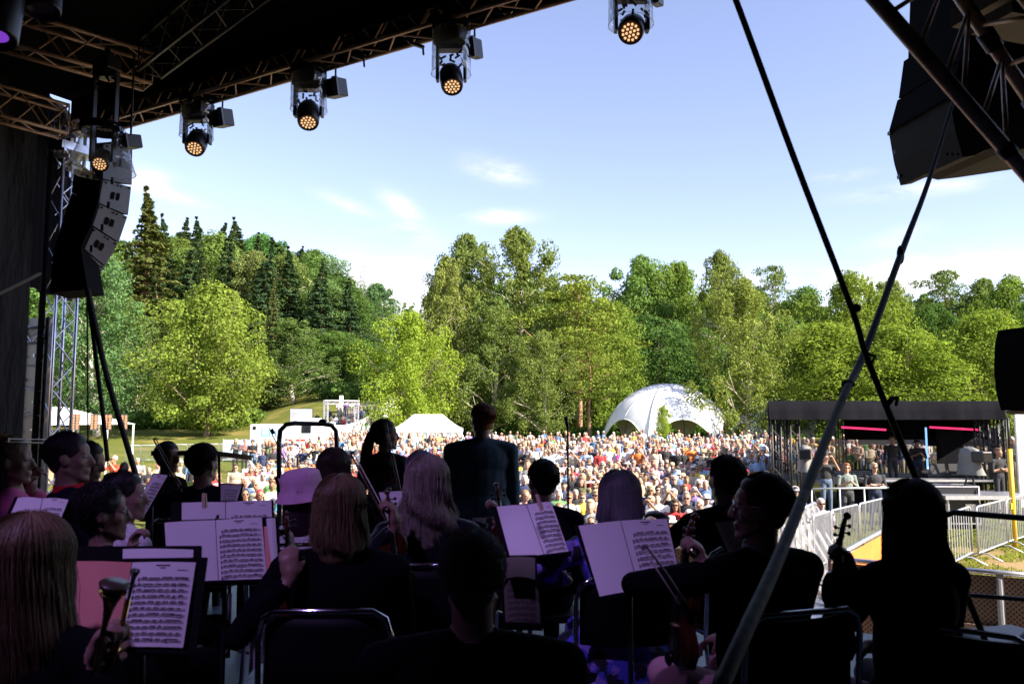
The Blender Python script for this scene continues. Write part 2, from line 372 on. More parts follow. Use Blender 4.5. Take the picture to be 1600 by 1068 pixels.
    C = np.concatenate(C); N = np.concatenate(N); N /= np.linalg.norm(N, axis=1, keepdims=True)+1e-9
    V = leaves(C, N, lw, lh, g, droop=(kind in ('birch',)))
    F = np.arange(len(V)).reshape(-1, 4)
    return from_np(kind+'_crown', V, F, [LM[kind]]), tb.mesh(kind+'_trunk', [BK[kind]], True)
TM = {}
SPEC = {'birch': (3, 22, 9, 36000), 'broad': (4, 16, 12, 42000), 'spruce': (2, 22, 7.5, 24000), 'pine': (2, 19, 8.5, 13000)}
for kd, (nv, H, Wd, nl) in SPEC.items():
    for i in range(nv): TM[kd, i] = (crown_mesh(kd, 11+i*7+len(kd), H, Wd, nl), H, Wd)
def tree(kd, var, px, D, topy, wpx, tint, name, label, cat='tree', group='trees round the festival field', base=None, rz=None):
    (cm, tm), H, Wd = TM[kd, var]
    x = (px-800)/FPX*D; z0 = hzf(x, D)
    top = P(px, topy, D).z; h = max(3., top-z0) if base is None else max(2., top-base)
    zb = z0 if base is None else base
    w = wpx*{'birch': 1.45, 'broad': 1.22, 'spruce': 1.55, 'pine': 1.2}[kd]/FPX*D
    e = empty(name, (x, D, zb-.05), rnd.uniform(0, 6.28) if rz is None else rz); e.scale = (w/Wd, w/Wd, h/H); tag(e, label, cat, group)
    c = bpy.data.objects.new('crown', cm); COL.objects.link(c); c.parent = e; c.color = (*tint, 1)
    t_ = bpy.data.objects.new('trunk', tm); COL.objects.link(t_); t_.parent = e
    return e
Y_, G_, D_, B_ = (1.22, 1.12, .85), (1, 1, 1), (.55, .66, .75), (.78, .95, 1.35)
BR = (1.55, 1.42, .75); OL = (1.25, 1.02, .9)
T = [ # kind, var, px, D, top y, width px, tint, name, label
 ('spruce', 0, 222, 112, 290, 165, (1.5, 1.15, .8), 'spruce_tree', 'tallest sparse brownish spruce rising beside the curved speaker array'),
 ('spruce', 1, 275, 165, 336, 92, G_, 'spruce_tree', 'small pointed spruce top on the ridge, first from the tallest spruce'),
 ('spruce', 0, 303, 163, 341, 100, G_, 'spruce_tree', 'small pointed spruce top on the ridge, second from the tallest spruce'),
 ('spruce', 1, 331, 166, 345, 100, G_, 'spruce_tree', 'small pointed spruce top on the ridge, third from the tallest spruce'),
 ('spruce', 0, 366, 160, 341, 100, (1.2, 1.2, 1), 'spruce_tree', 'lighter green conical spruce standing proud of the ridge line'),
 ('spruce', 1, 430, 170, 369, 100, G_, 'spruce_tree', 'dark blunt spruce top behind the high birches on the hill'),
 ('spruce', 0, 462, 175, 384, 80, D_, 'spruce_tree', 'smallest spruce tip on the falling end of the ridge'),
 ('broad', 0, 400, 172, 371, 100, (.62, .95, 1.0), 'deciduous_tree', 'dark green broad crown topping the ridge between two spruces'),
 ('broad', 1, 488, 170, 394, 90, (.85, .95, 1.0), 'deciduous_tree', 'round ridge tree right of the smallest spruce tip'),
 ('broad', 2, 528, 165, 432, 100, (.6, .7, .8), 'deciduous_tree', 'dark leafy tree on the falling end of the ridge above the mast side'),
 ('broad', 3, 330, 140, 372, 120, (.95, .95, .9), 'deciduous_tree', 'broad mid green tree below the row of small spruces'),
 ('broad', 1, 270, 138, 378, 110, (.9, .85, .8), 'deciduous_tree', 'olive broad tree just right of the tallest spruce'),
 ('birch', 0, 385, 132, 398, 104, (1.1, 1.0, 1.0), 'birch_tree', 'drooping birch with pale trunk on the hill above the bright maple'),
 ('birch', 1, 445, 134, 400, 110, (1.0, 1.0, .9), 'birch_tree', 'high drooping birch halfway down the hill'),
 ('birch', 2, 500, 128, 440, 100, (.85, 1.0, 1.0), 'birch_tree', 'drooping dark birch above the bend of the road'),
 ('broad', 2, 553, 132, 456, 80, (.62, .72, .7), 'deciduous_tree', 'dark oval tree left of the mast'),
 ('birch', 1, 588, 140, 446, 78, (.72, .95, 1.2), 'birch_tree', 'blue green birch under the telecom mast at the end of the hill'),
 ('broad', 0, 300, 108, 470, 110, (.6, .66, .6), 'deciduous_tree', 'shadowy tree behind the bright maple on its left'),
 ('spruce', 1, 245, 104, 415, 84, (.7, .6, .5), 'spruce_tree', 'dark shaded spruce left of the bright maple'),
 ('spruce', 0, 250, 130, 334, 100, (.9, 1, 1), 'spruce_tree', 'dark pointed spruce close right of the tallest spruce'),
 ('spruce', 1, 289, 128, 356, 100, (.8, .9, .9), 'spruce_tree', 'lower dark spruce beneath the row of small ridge spruces'),
 ('spruce', 0, 348, 130, 352, 100, (.85, .95, 1), 'spruce_tree', 'dark spruce filling the gap left of the pale conical one'),
 ('spruce', 1, 410, 126, 378, 96, (.75, .9, 1), 'spruce_tree', 'shadowy spruce in the middle of the hill slope'),
 ('spruce', 0, 448, 128, 384, 96, (.8, .95, 1), 'spruce_tree', 'dark slender spruce right of the blunt spruce top'),
 ('spruce', 1, 494, 122, 408, 90, (.8, .95, 1), 'spruce_tree', 'slender spruce halfway down the falling ridge'),
 ('spruce', 0, 538, 126, 434, 84, (.75, .9, 1), 'spruce_tree', 'small spruce near the lower end of the ridge'),
 ('spruce', 1, 316, 118, 396, 96, (1.1, 1.05, .9), 'spruce_tree', 'olive spruce rising just behind the bright maple crown'),
 ('spruce', 1, 185, 116, 385, 60, (1.1, 1.0, .8), 'spruce_tree', 'greenish spruce half hidden behind the curved speaker array'),
 ('spruce', 0, 395, 156, 362, 80, G_, 'spruce_tree', 'dark spruce between the pale conical one and the broad ridge crown'),
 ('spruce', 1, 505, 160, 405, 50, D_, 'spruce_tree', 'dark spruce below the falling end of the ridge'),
 ('birch', 2, 150, 84, 395, 130, (.75, 1.0, 1.15), 'birch_tree', 'bluish green birch below the speaker array beside the truss tower'),
 ('birch', 0, 196, 96, 470, 90, (.9, 1.0, .8), 'birch_tree', 'slim birch behind the end of the food tent'),
 ('broad', 1, 105, 96, 455, 130, (.8, .9, .9), 'deciduous_tree', 'broad green tree seen through the truss tower'),
 ('spruce', 0, 420, 112, 430, 60, (1.25, 1.0, .8), 'spruce_tree', 'brownish spruce between the bright maple and the birches'),
 ('broad', 3, 328, 84, 450, 160, (1.25, 1.12, .8), 'maple_tree', 'big bright yellow green maple spreading over the left fence'),
 ('birch', 0, 458, 108, 500, 90, (.8, .9, .8), 'birch_tree', 'low drooping birch left of the metal gate arch'),
 ('broad', 0, 520, 120, 520, 100, (.75, .85, .8), 'deciduous_tree', 'mid green tree over the roadside bank'),
 ('broad', 2, 560, 124, 535, 80, (.6, .75, .7), 'deciduous_tree', 'dark tree with bare pale trunk behind the parked van'),
 ('broad', 1, 636, 80, 492, 108, BR, 'maple_tree', 'most vivid yellow green maple between the road and the white tent'),
 ('birch', 1, 730, 106, 372, 104, (1.0, 1.0, .9), 'birch_tree', 'tall loose birch with sky showing through, left of the tallest birch'),
 ('birch', 0, 690, 96, 408, 96, (1.25, 1.1, .9), 'birch_tree', 'yellowish birch at the left end of the tall birches'),
 ('birch', 2, 820, 102, 362, 130, (1.02, .98, .8), 'birch_tree', 'tallest birch in the middle, above the conductor'),
 ('birch', 0, 770, 94, 470, 110, (.88, .9, .75), 'birch_tree', 'shaded birch low between the two tall birches'),
 ('birch', 1, 850, 90, 520, 80, (1.15, 1.1, .9), 'birch_tree', 'short birch with hanging twigs right of the conductor'),
 ('pine', 0, 900, 100, 432, 150, (1.35, 1.35, .8), 'pine_tree', 'layered olive pine right of the tallest birch'),
 ('broad', 2, 905, 112, 450, 120, (1.0, .95, .7), 'deciduous_tree', 'olive broad tree filling in behind the layered pine'),
 ('broad', 3, 955, 108, 478, 110, (1.05, 1.0, .7), 'deciduous_tree', 'yellow green tree left of the dome tent'),
 ('pine', 1, 925, 92, 520, 110, (1.3, 1.35, .8), 'pine_tree', 'lower pine with reddish stem above the standing crowd'),
 ('broad', 0, 1005, 140, 408, 120, (.85, .95, .9), 'deciduous_tree', 'high round tree behind the left half of the dome tent'),
 ('broad', 1, 1060, 142, 416, 110, (1.0, 1.0, .8), 'deciduous_tree', 'lighter round tree behind the middle of the dome tent'),
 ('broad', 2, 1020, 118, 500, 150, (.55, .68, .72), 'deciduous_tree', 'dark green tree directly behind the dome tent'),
 ('broad', 3, 1095, 120, 520, 110, (.7, .8, .75), 'deciduous_tree', 'dark tree behind the right shoulder of the dome tent'),
 ('birch', 2, 1140, 130, 400, 90, (1.05, 1.0, .8), 'birch_tree', 'tall pointed birch high behind the white stemmed birch'),
 ('birch', 1, 1165, 84.6, 442, 118, (1.22, 1.12, .85), 'birch_tree', 'white stemmed birch standing alone right of the dome tent'),
 ('pine', 0, 1214, 132, 417, 76, (1.0, 1.1, .9), 'pine_tree', 'rounded pine top right of the tall pointed birch'),
 ('broad', 0, 1262, 128, 456, 100, (.8, .9, .9), 'deciduous_tree', 'mid green tree left of the crossed straps'),
 ('broad', 1, 1225, 112, 500, 110, (.9, .95, .9), 'deciduous_tree', 'green tree behind the white stemmed birch on its right'),
 ('broad', 2, 1335, 118, 432, 116, (1.15, 1.05, .7), 'deciduous_tree', 'tall knobbly tree behind the crossing of the straps'),
 ('birch', 0, 1400, 130, 440, 96, (1.05, 1.0, .9), 'birch_tree', 'pale birch right of the crossed straps'),
 ('broad', 3, 1295, 88, 508, 180, (1.18, 1.08, .7), 'maple_tree', 'spreading bright maple above the left end of the black mixing tent'),
 ('broad', 0, 1400, 84, 515, 170, (1.2, 1.12, .7), 'maple_tree', 'spreading bright maple above the middle of the black mixing tent'),
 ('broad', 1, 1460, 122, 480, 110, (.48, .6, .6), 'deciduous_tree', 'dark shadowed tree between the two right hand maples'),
 ('pine', 1, 1492, 130, 424, 110, (.9, 1.0, .9), 'pine_tree', 'broad headed pine on the skyline at the right'),
 ('birch', 1, 1545, 128, 440, 90, (.95, 1.0, .9), 'birch_tree', 'birch on the skyline beside the broad headed pine'),
 ('broad', 2, 1590, 120, 438, 110, (1.0, 1.0, .8), 'deciduous_tree', 'tree on the skyline at the right edge of the view'),
 ('broad', 3, 1545, 84, 490, 150, (1.2, 1.12, .75), 'maple_tree', 'bright maple above the right end of the black mixing tent'),
 ('broad', 0, 60, 100, 430, 150, (.7, .85, .9), 'deciduous_tree', 'green tree behind the black side screens'),
 ('broad', 2, 1660, 96, 450, 150, (.9, .95, .8), 'deciduous_tree', 'tree beyond the right edge of the black mixing tent'),
]
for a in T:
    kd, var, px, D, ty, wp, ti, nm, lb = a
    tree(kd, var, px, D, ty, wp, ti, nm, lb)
# closed wood behind the single trees, one mass
SKY_ = [(-200, 430), (180, 372), (260, 352), (370, 360), (450, 386), (500, 408), (530, 432), (560, 462), (600, 505), (616, 560), (650, 590), (664, 470), (720, 430), (860, 430), (945, 470), (1000, 440), (1100, 448), (1140, 440), (1200, 452), (1260, 482), (1330, 470), (1400, 474), (1490, 458), (1540, 470), (1800, 455)]
g = np.random.default_rng(77); WV = []; WF = 0
for row, (D0, dy) in enumerate(((178, 4), (158, 38), (140, 85))):
    for px in range(-150, 1790, 42):
        px = px+g.uniform(-12, 12)+row*14; D = D0+g.uniform(-6, 6); 
        if 590 < px < 655: continue
        if px < 600: D += 8
        ty = np.interp(px, [p[0] for p in SKY_], [p[1] for p in SKY_])+dy+g.uniform(-6, 16)
        kd = 'birch' if g.random() < .35 else 'broad'; (cm, tm), H, Wd = TM[kd, int(g.integers(3))]
        n = len(cm.vertices); v = np.empty(n*3, np.float32); cm.vertices.foreach_get('co', v); v = v.reshape(-1, 4, 3)[::6]
        cc = v.mean(1, keepdims=True); v = cc+(v-cc)*2.2
        x = (px-800)/FPX*D; z0 = hzf(x, D); h = max(6, P(px, ty, D).z-z0); w = g.uniform(85, 120)/FPX*D
        a = g.uniform(0, 6.28); c_, s_ = math.cos(a), math.sin(a)
        v = v*[w/Wd, w/Wd, h/H]; v = np.stack([v[..., 0]*c_-v[..., 1]*s_+x, v[..., 0]*s_+v[..., 1]*c_+D, v[..., 2]+z0], -1)
        WV.append(v.reshape(-1, 3))
WV = np.concatenate(WV)
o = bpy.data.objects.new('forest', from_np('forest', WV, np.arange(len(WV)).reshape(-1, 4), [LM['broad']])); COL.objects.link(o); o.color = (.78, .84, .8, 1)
tag(o, 'dense mixed wood closing the view behind the single trees', 'wood', kind='stuff')
# sapling in front of the dome tent
tree('broad', 2, 1036, 66, 634, 24, BR, 'young_tree', 'thin young tree with bright leaves before the dome tent', 'tree', group=None)
# undergrowth: bushes and shaded thicket under and behind the trees, one mass
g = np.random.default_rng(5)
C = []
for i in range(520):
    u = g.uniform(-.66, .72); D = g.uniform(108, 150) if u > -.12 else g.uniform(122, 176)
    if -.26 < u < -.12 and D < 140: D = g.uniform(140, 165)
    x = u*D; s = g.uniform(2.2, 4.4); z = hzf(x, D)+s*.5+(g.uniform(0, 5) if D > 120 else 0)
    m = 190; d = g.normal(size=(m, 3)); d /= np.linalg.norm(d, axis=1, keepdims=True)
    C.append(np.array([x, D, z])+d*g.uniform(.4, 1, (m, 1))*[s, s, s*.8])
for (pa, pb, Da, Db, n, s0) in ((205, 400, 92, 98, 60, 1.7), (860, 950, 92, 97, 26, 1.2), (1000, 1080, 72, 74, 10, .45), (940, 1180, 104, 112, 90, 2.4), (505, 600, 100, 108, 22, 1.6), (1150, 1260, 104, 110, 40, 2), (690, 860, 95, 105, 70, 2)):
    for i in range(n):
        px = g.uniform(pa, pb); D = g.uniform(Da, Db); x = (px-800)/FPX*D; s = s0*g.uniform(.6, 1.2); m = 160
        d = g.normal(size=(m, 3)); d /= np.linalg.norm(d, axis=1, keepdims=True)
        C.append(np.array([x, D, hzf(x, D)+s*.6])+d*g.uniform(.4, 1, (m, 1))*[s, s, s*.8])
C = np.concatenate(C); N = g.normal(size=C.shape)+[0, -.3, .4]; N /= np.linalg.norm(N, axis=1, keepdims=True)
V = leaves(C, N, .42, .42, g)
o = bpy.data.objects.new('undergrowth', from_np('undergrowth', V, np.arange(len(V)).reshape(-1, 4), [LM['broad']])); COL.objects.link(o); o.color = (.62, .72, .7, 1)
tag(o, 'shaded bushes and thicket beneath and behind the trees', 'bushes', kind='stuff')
# grass tufts on the near lawn at the right and left
C = []
for (pa, pb, Da, Db, n) in ((1370, 1640, 11.5, 27, 26000), (200, 480, 26, 60, 9000), (880, 1240, 62, 80, 7000)):
    D = g.uniform(Da, Db, n); px = g.uniform(pa, pb, n); x = (px-800)/FPX*D
    w = np.array([noise.noise(Vector((float(a)*.6, float(b)*.6, 3))) for a, b in zip(x, D)]); k = (w+(D-Da)/(Db-Da)*.5 > .15)
    C.append(np.stack([x, D, np.full(n, .02)], 1)[k])
C = np.concatenate(C); n = len(C); a = g.uniform(0, 6.28, n); N = np.stack([np.cos(a), np.sin(a), np.full(n, .15)], 1)
V = leaves(C, N, .025, .09, g)
gl = leafmat('grass_blades', (.20, .24, .05))
o = bpy.data.objects.new('grass', from_np('grass', V, np.arange(len(V)).reshape(-1, 4), [gl])); COL.objects.link(o); tag(o, 'patchy grass tufts growing on the dry trodden lawn', 'grass', kind='stuff')
M = {}
M['white_pvc'] = mat('white_tent_fabric', (.84, .83, .81), .6, noise=.07, ns=.9, bump=.3, bd=.06)
M['grey_pvc'] = mat('grey_tent_fabric', (.42, .42, .43), .6, noise=.08, ns=1.2)
M['black_pvc'] = mat('black_tarpaulin', (.0085, .0085, .011), .9, noise=.3, ns=1.1, bump=.5, bd=.12, spec=.03, stretch=(1, 1, .45))
M['black'] = mat('black_cloth', (.004, .004, .005), .95, spec=.08)
M['black_metal'] = mat('black_metal', (.010, .010, .012), .45)
M['alu'] = mat('aluminium', (.62, .62, .65), .36, metal=.85, noise=.12, ns=9)
M['galv'] = mat('galvanised_steel', (.50, .52, .56), .42, metal=.55, noise=.15, ns=20)
M['wood'] = mat('plywood', (.32, .22, .13), .7, noise=.2, ns=10)
M['orange'] = mat('orange_tarpaulin', (.75, .20, .035), .55, noise=.10, ns=4)
M['yellow'] = mat('yellow_plastic', (.78, .48, .03), .5)
M['red'] = mat('red_plastic', (.65, .03, .02), .5)
M['glass'] = mat('dark_glass', (.01, .012, .015), .08)
def dome(name, c, rad, h, rz, label):
    """fabric dome on arched legs: spherical cap with six arched openings, cut along the arch curve"""
    e = empty(name, c, rz); tag(e, label, 'tent', 'white fabric tents')
    nu, nv, nl = 120, 22, 6
    V = []; F = []; 
    def surf(u, t):           # t 0 at top .. 1 at the rim curve for angle u
        ph = u*2*math.pi; k = abs(((u*nl) % 1)-.5)*2         # 1 at a leg, 0 at the arch middle
        arch = .40*(1-k**2.2)                                  # rim height share above ground
        th_end = math.acos(min(1, max(0, arch)))
        th = th_end*t; seam = 1-.020*(1-k**2)*math.sin(min(1, t)*math.pi)
        flare = 1+.05*t**3*k**3
        return (rad*math.sin(th)*math.cos(ph)*seam*flare, rad*math.sin(th)*math.sin(ph)*seam*flare, h*math.cos(th)*seam)
    for s, off in ((0, 0), (1, -.06)):
        q = MB(); V = []
        for i in range(nv+1):
            for j in range(nu):
                x, y, z = surf(j/nu, i/nv); V.append((x*(1+off/rad), y*(1+off/rad), z+off))
        F = [(i*nu+j, (i+1)*nu+j, (i+1)*nu+(j+1) % nu, i*nu+(j+1) % nu) for i in range(nv) for j in range(nu)]
        if s == 0: q.add(V, F); q.build('roof_fabric', M['white_pvc'], e, True)
    q = MB()
    for k in range(nl):
        q = MB(); u = k/nl
        q.tube([surf(u, i/14) for i in range(15)], .085, 6); q.build('arch_beam', M['grey_pvc'], e, True)
    for k in range(nl):
        q = MB(); q.tube([surf((k+.5)/nl, i/14) for i in range(15)], .05, 6); q.build('seam', M['grey_pvc'], e, True)
    q = MB(); pts = [surf(j/nu, 1) for j in range(nu+1)]; q.tube(pts, .05, 6); q.build('hem', M['white_pvc'], e, True)
    return e
dome('dome_tent', (gp(1042, 88).x, 88, 0), 6.9, 6.42, R(3), 'large white dome tent with arched openings and tree shadows on it')
dome('dome_tent', (gp(1222, 97).x, 97, 0), 5.9, 4.95, R(40), 'smaller white arched tent half hidden behind the black mixing tent')
def marquee(name, px, D, wpx, eave_y, top_y, depth, label, wall=True, rz=0, closed=True):
    x = (px-800)/FPX*D; w = wpx/FPX*D; z0 = hzf(x, D); ze = P(px, eave_y, D).z-z0; zt = P(px, top_y, D).z-z0
    e = empty(name, (x, D, z0), rz); tag(e, label, 'tent', 'white fabric tents')
    q = MB(); a, b = w/2, depth/2; rr = w*.22
    V = []; n = 9
    for i in range(n):       # concave hip roof, ridge along x
        t = i/(n-1); s = 1-t; z = ze+(zt-ze)*(t**1.35); hx = rr+(a-rr)*s; hy = b*s+.05
        V += [(-hx, -hy, z), (hx, -hy, z), (hx, hy, z), (-hx, hy, z)]
    F = [(i*4+j, i*4+(j+1) % 4, (i+1)*4+(j+1) % 4, (i+1)*4+j) for i in range(n-1) for j in range(4)]+[(n*4-4, n*4-3, n*4-2, n*4-1)]
    q.add(V, F); q.build('roof', M['white_pvc'], e)
    q = MB(); q.box((0, -b-.012, ze-.14), (w, .02, .30)); q.box((0, b+.012, ze-.14), (w, .02, .30)); q.box((-a, 0, ze-.14), (.02, depth, .30)); q.box((a, 0, ze-.14), (.02, depth, .30)); q.build('valance', M['white_pvc'], e)
    for sx in (-1, 1):
        for sy in (-1, 1):
            q = MB(); q.box((sx*(a-.06), sy*(b-.06), ze/2), (.08, .08, ze)); q.build('pole', M['alu'], e)
    if closed:
        q = MB(); V = []; m = 60
        for i in range(m+1):
            xx = -a+.1+(w-.2)*i/m; yy = -b+.05+.05*math.sin(i*.9)+.03*math.sin(i*2.3)
            V += [(xx, yy, .02), (xx, yy*1.0, ze-.2)]
        q.add(V, [(2*i, 2*i+2, 2*i+3, 2*i+1) for i in range(m)])
        q.quad((-a+.05, -b+.1, 0), (-a+.05, b-.1, 0), (-a+.05, b-.1, ze-.2), (-a+.05, -b+.1, ze-.2)); q.quad((a-.05, -b+.1, 0), (a-.05, b-.1, 0), (a-.05, b-.1, ze-.2), (a-.05, -b+.1, ze-.2))
        q.build('side_wall', M['white_pvc'], e)
    return e
marquee('marquee_tent', 670, 64, 103, 669, 647, 4, 'white marquee tent with hipped roof between the two standing performers')
marquee('marquee_tent', 488, 66, 70, 668, 653, 4, 'small white peaked tent roof beside the metal gate arch')
# second, long white tent wall left of it
q = MB(); V = []
a0, a1 = gp(462, 62), gp(545, 64)
e = empty('white_tent_wall', (0, 0, 0)); tag(e, 'long white fabric side wall behind the standing people and the black rail', 'tent')
for i in range(41):
    p = a0.lerp(a1, i/40); V += [(p.x, p.y+.06*math.sin(i*1.1), p.z), (p.x, p.y+.06*math.sin(i*1.1), p.z+2.2-.02*math.sin(i*.4))]
q.add(V, [(2*i, 2*i+2, 2*i+3, 2*i+1) for i in range(40)]); q.build('fabric', M['white_pvc'], e)
for i in range(5):
    p = a0.lerp(a1, i/4); q = MB(); q.tube([(p.x, p.y+.12, p.z), (p.x, p.y+.12, p.z+2.3)], .03, 6); q.build('post', M['alu'], e)
# food tent at left with hanging menu boards
e = empty('food_tent', (0, 0, 0)); tag(e, 'long white open food tent with menu boards behind the truss tower', 'food tent')
D0, D1 = 34, 37
A, Bq = P(60, 640, D0), P(213, 652, D1+1); A.z = Bq.z = 0
dr = (Bq-A).normalized(); bk = Vector((-dr.y, dr.x, 0))
if bk.y < 0: bk = -bk
ln = (Bq-A).length; ez, tz, dp = 2.55, 3.35, 4.5
q = MB()
def fp(s, d, z): return A+dr*s+bk*d+Vector((0, 0, z))
q.quad(fp(-4, 0, ez), fp(ln, 0, ez), fp(ln-2.2, dp/2, tz), fp(-4, dp/2, tz)); q.quad(fp(-4, dp, ez), fp(-4, dp/2, tz), fp(ln-2.2, dp/2, tz), fp(ln, dp, ez)); q.add([fp(ln, 0, ez), fp(ln, dp, ez), fp(ln-2.2, dp/2, tz)], [(0, 1, 2)])
q.build('roof', M['white_pvc'], e)
for i, s in enumerate((0, 1.6, 3.2, ln-.1)):
    for d in (0.05, dp-.05):
        q = MB(); q.tube([fp(s, d, 0), fp(s, d, ez)], .045, 8); q.build('pole', M['white_pvc'], e)
q = MB(); q.box(fp(2, dp*.6, 1.0), (1.2, .08, 2.0), rz=math.atan2(dr.y, dr.x)); q.box(fp(-1, dp*.6, 1.0), (3.0, .08, 2.0), rz=math.atan2(dr.y, dr.x)); q.build('back_panel', M['grey_pvc'], e)
q = MB(); q.box(fp(1.2, .5, 1.0), (3.4, .5, .06), rz=math.atan2(dr.y, dr.x)); q.box(fp(1.2, .5, .5), (3.3, .4, .94), rz=math.atan2(dr.y, dr.x)); q.build('counter', M['wood'], e)
ink = mat('menu_lettering', (.85, .30, .10), .7); board = mat('menu_board', (.03, .03, .03), .6)
pos = ['first', 'second', 'third', 'fourth']
for i, px in enumerate((118, 147, 169, 194)):
    D = D0-.6+i*.7; c = P(px, 659, D); w, h = (.34, .68) if i else (.36, .68)
    q = MB(); rz = math.atan2(dr.y, dr.x)
    q.box(c, (w, .02, h), rz=rz)
    rr_ = random.Random(i)
    for k in range(9):
        for s_, lw in ((-.1, .1), (.07, rr_.uniform(.08, .16))):
            q.box(c+dr*s_-bk*.013+Vector((0, 0, h*.40-k*.068)), (lw*.9, .003, .026), rz=rz, mi=1)
    o = q.build('menu_board', [board, ink], None); tag(o, 'dark menu board with orange lettering, '+pos[i]+' from the truss tower on the food tent', 'menu board', 'menu boards hanging on the food tent')
# pedestrian barriers
def barrier_mesh(L_=2.3, H=1.1, n=18):
    fr = MB(); fr.tube([(-L_/2, 0, .16), (-L_/2, 0, H-.10), (-L_/2+.03, 0, H-.03), (-L_/2+.10, 0, H), (L_/2-.10, 0, H), (L_/2-.03, 0, H-.03), (L_/2, 0, H-.10), (L_/2, 0, .16)], .020, 8)
    fr.tube([(-L_/2, 0, .18), (L_/2, 0, .18)], .018, 8)
    bars = MB()
    for i in range(1, n+1):
        x = -L_/2+L_*i/(n+1); bars.tube([(x, 0, .18), (x, 0, H)], .008, 5, cap=False)
    ft = MB(); ft.tube([(0, -.36, .02), (0, -.10, .14), (0, .10, .14), (0, .36, .02)], .017, 6)
    return fr.mesh('frame', [M['galv']], True), bars.mesh('bars', [M['galv']], True), ft.mesh('foot', [M['galv']], True)
BM = barrier_mesh()
def barrier(a, b_, label, group='steel crowd barriers', tagc=None):
    a, b_ = Vector(a), Vector(b_); L_ = (b_-a).length
    e = empty('barrier', (a+b_)/2, math.atan2(b_.y-a.y, b_.x-a.x)); e.location.z = hzf(e.location.x, e.location.y); e.scale = (L_/2.34, 1, 1); tag(e, label, 'barrier', group)
    for nm, me in (('frame', BM[0]), ('bars', BM[1])):
        o = bpy.data.objects.new(nm, me); COL.objects.link(o); o.parent = e
    for sx in (-.85, .85):
        o = bpy.data.objects.new('foot', BM[2]); COL.objects.link(o); o.parent = e; o.location = (sx, 0, 0)
    if tagc:
        q = MB(); q.box((tagc[1]*1.0, -.03, .93-tagc[2]), (.10, .008, .13)); q.build('tag', tagc[0], e)
    return e
def gxy(px, D): return Vector(((px-800)/FPX*D, D, 0))
barrier(gxy(1262, 14.9), gxy(1289, 15.75), 'barrier hidden behind the leaning steel braces')
barrier(gxy(1290, 15.8), gxy(1333, 16.95), 'barrier with yellow tag directly above the orange cover', tagc=(M['yellow'], .0, 0))
barrier(gxy(1334, 17.0), gxy(1376, 18.3), 'barrier behind the raised violin scroll next to the woman in pale trousers')
barrier(gxy(1424, 13.9), gxy(1506, 16.6), 'barrier ending at the walkway gap before the flight case', tagc=(M['yellow'], -.95, .3))
barrier(gxy(1514, 16.45), gxy(1560, 17.9), 'barrier on the far side of the walkway gap')
barrier(gxy(1561, 17.95), gxy(1612, 19.6), 'barrier next to the yellow post at the right edge', tagc=(M['yellow'], -.9, 0))
barrier(gxy(1614, 19.7), gxy(1660, 21.3), 'barrier continuing past the right edge of the view')
# far barriers on the left lawn
seq = ['first', 'second', 'third', 'fourth', 'fifth', 'sixth', 'seventh', 'eighth', 'ninth']
pts = [gxy(200+i*24.2, 50+i*.5) for i in range(9)]
for i in range(8): barrier(pts[i], pts[i+1], 'far barrier under the bright maple, '+seq[i]+' from the food tent', 'barriers on the lawn under the maple')
# pale blue banner fence right of them
e = empty('banner_fence', gxy(371, 52), 0); tag(e, 'pale blue and white banner fence behind the standing group on the lawn', 'banner')
q = MB(); q.box((0.45, 0, .75), (2.5, .03, 1.3)); q.build('banner', mat('pale_blue_vinyl', (.45, .62, .78), .5, noise=.25, ns=1.2), e)
for x in (-.8, .45, 1.7): q = MB(); q.tube([(x, .05, 0), (x, .05, 1.45)], .025, 6); q.build('post', M['alu'], e)
# food truck / trailer and name banner
def letters(s, size, m, parent, loc, rot, name='lettering'):
    c = bpy.data.curves.new(name, 'FONT'); c.body = s; c.size = size; c.extrude = .004; c.align_x = 'CENTER'; c.align_y = 'CENTER'
    t_ = bpy.data.objects.new('tmp', c); COL.objects.link(t_); dg = bpy.context.evaluated_depsgraph_get(); me = bpy.data.meshes.new_from_object(t_.evaluated_get(dg)); bpy.data.objects.remove(t_)
    me.materials.clear(); me.materials.append(m); o = bpy.data.objects.new(name, me); COL.objects.link(o); o.parent = parent; o.location = loc; o.rotation_euler = rot; return o
e = empty('city_banner', gxy(426, 50), 0); tag(e, 'white banner with large blue lettering in front of the trailer', 'banner')
q = MB(); q.box((0, 0, 1.80), (1.9, .03, .95)); q.build('banner_sheet', mat('pale_vinyl', (.62, .74, .80), .5), e)
for x in (-.9, .9): q = MB(); q.tube([(x, .05, 0), (x, .05, 2.3)], .03, 6); q.build('post', M['alu'], e)
letters('Lahti', .72, mat('blue_print', (.08, .38, .70), .5), e, (.05, -.022, 1.90), (R(90), 0, 0))
e = empty('trailer', gxy(455, 57), 0); tag(e, 'white box trailer with red stripe and dot beside the city banner', 'trailer')
q = MB(); q.box((0, 0, 1.42), (5.0, 2.2, 1.86)); bev(q.build('body', M['white_pvc'], e), .08)
q = MB(); q.box((.4, -1.112, 1.25), (2.0, .012, .12)); q.build('stripe', M['red'], e)
q = MB(); q.lathe((-.25, -1.11, 2.1), [(.0, .012), (.13, .012), (.13, 0)], rot_to((0, -1, 0))); q.build('dot', M['red'], e)
q = MB(); q.box((1.45, -1.115, 2.0), (.65, .03, .5)); q.build('window', M['glass'], e)
q = MB(); q.box((-1.9, -1.115, 2.1), (.75, .03, .25)); q.build('window', M['glass'], e)
for sx in (-.7, .7):
    q = MB(); q.lathe((sx, -1.0, .36), [(0, -.1), (.36, -.1), (.36, .1), (0, .1)], rot_to((0, 1, 0)), 20); q.build('wheel', M['black_metal'], e)
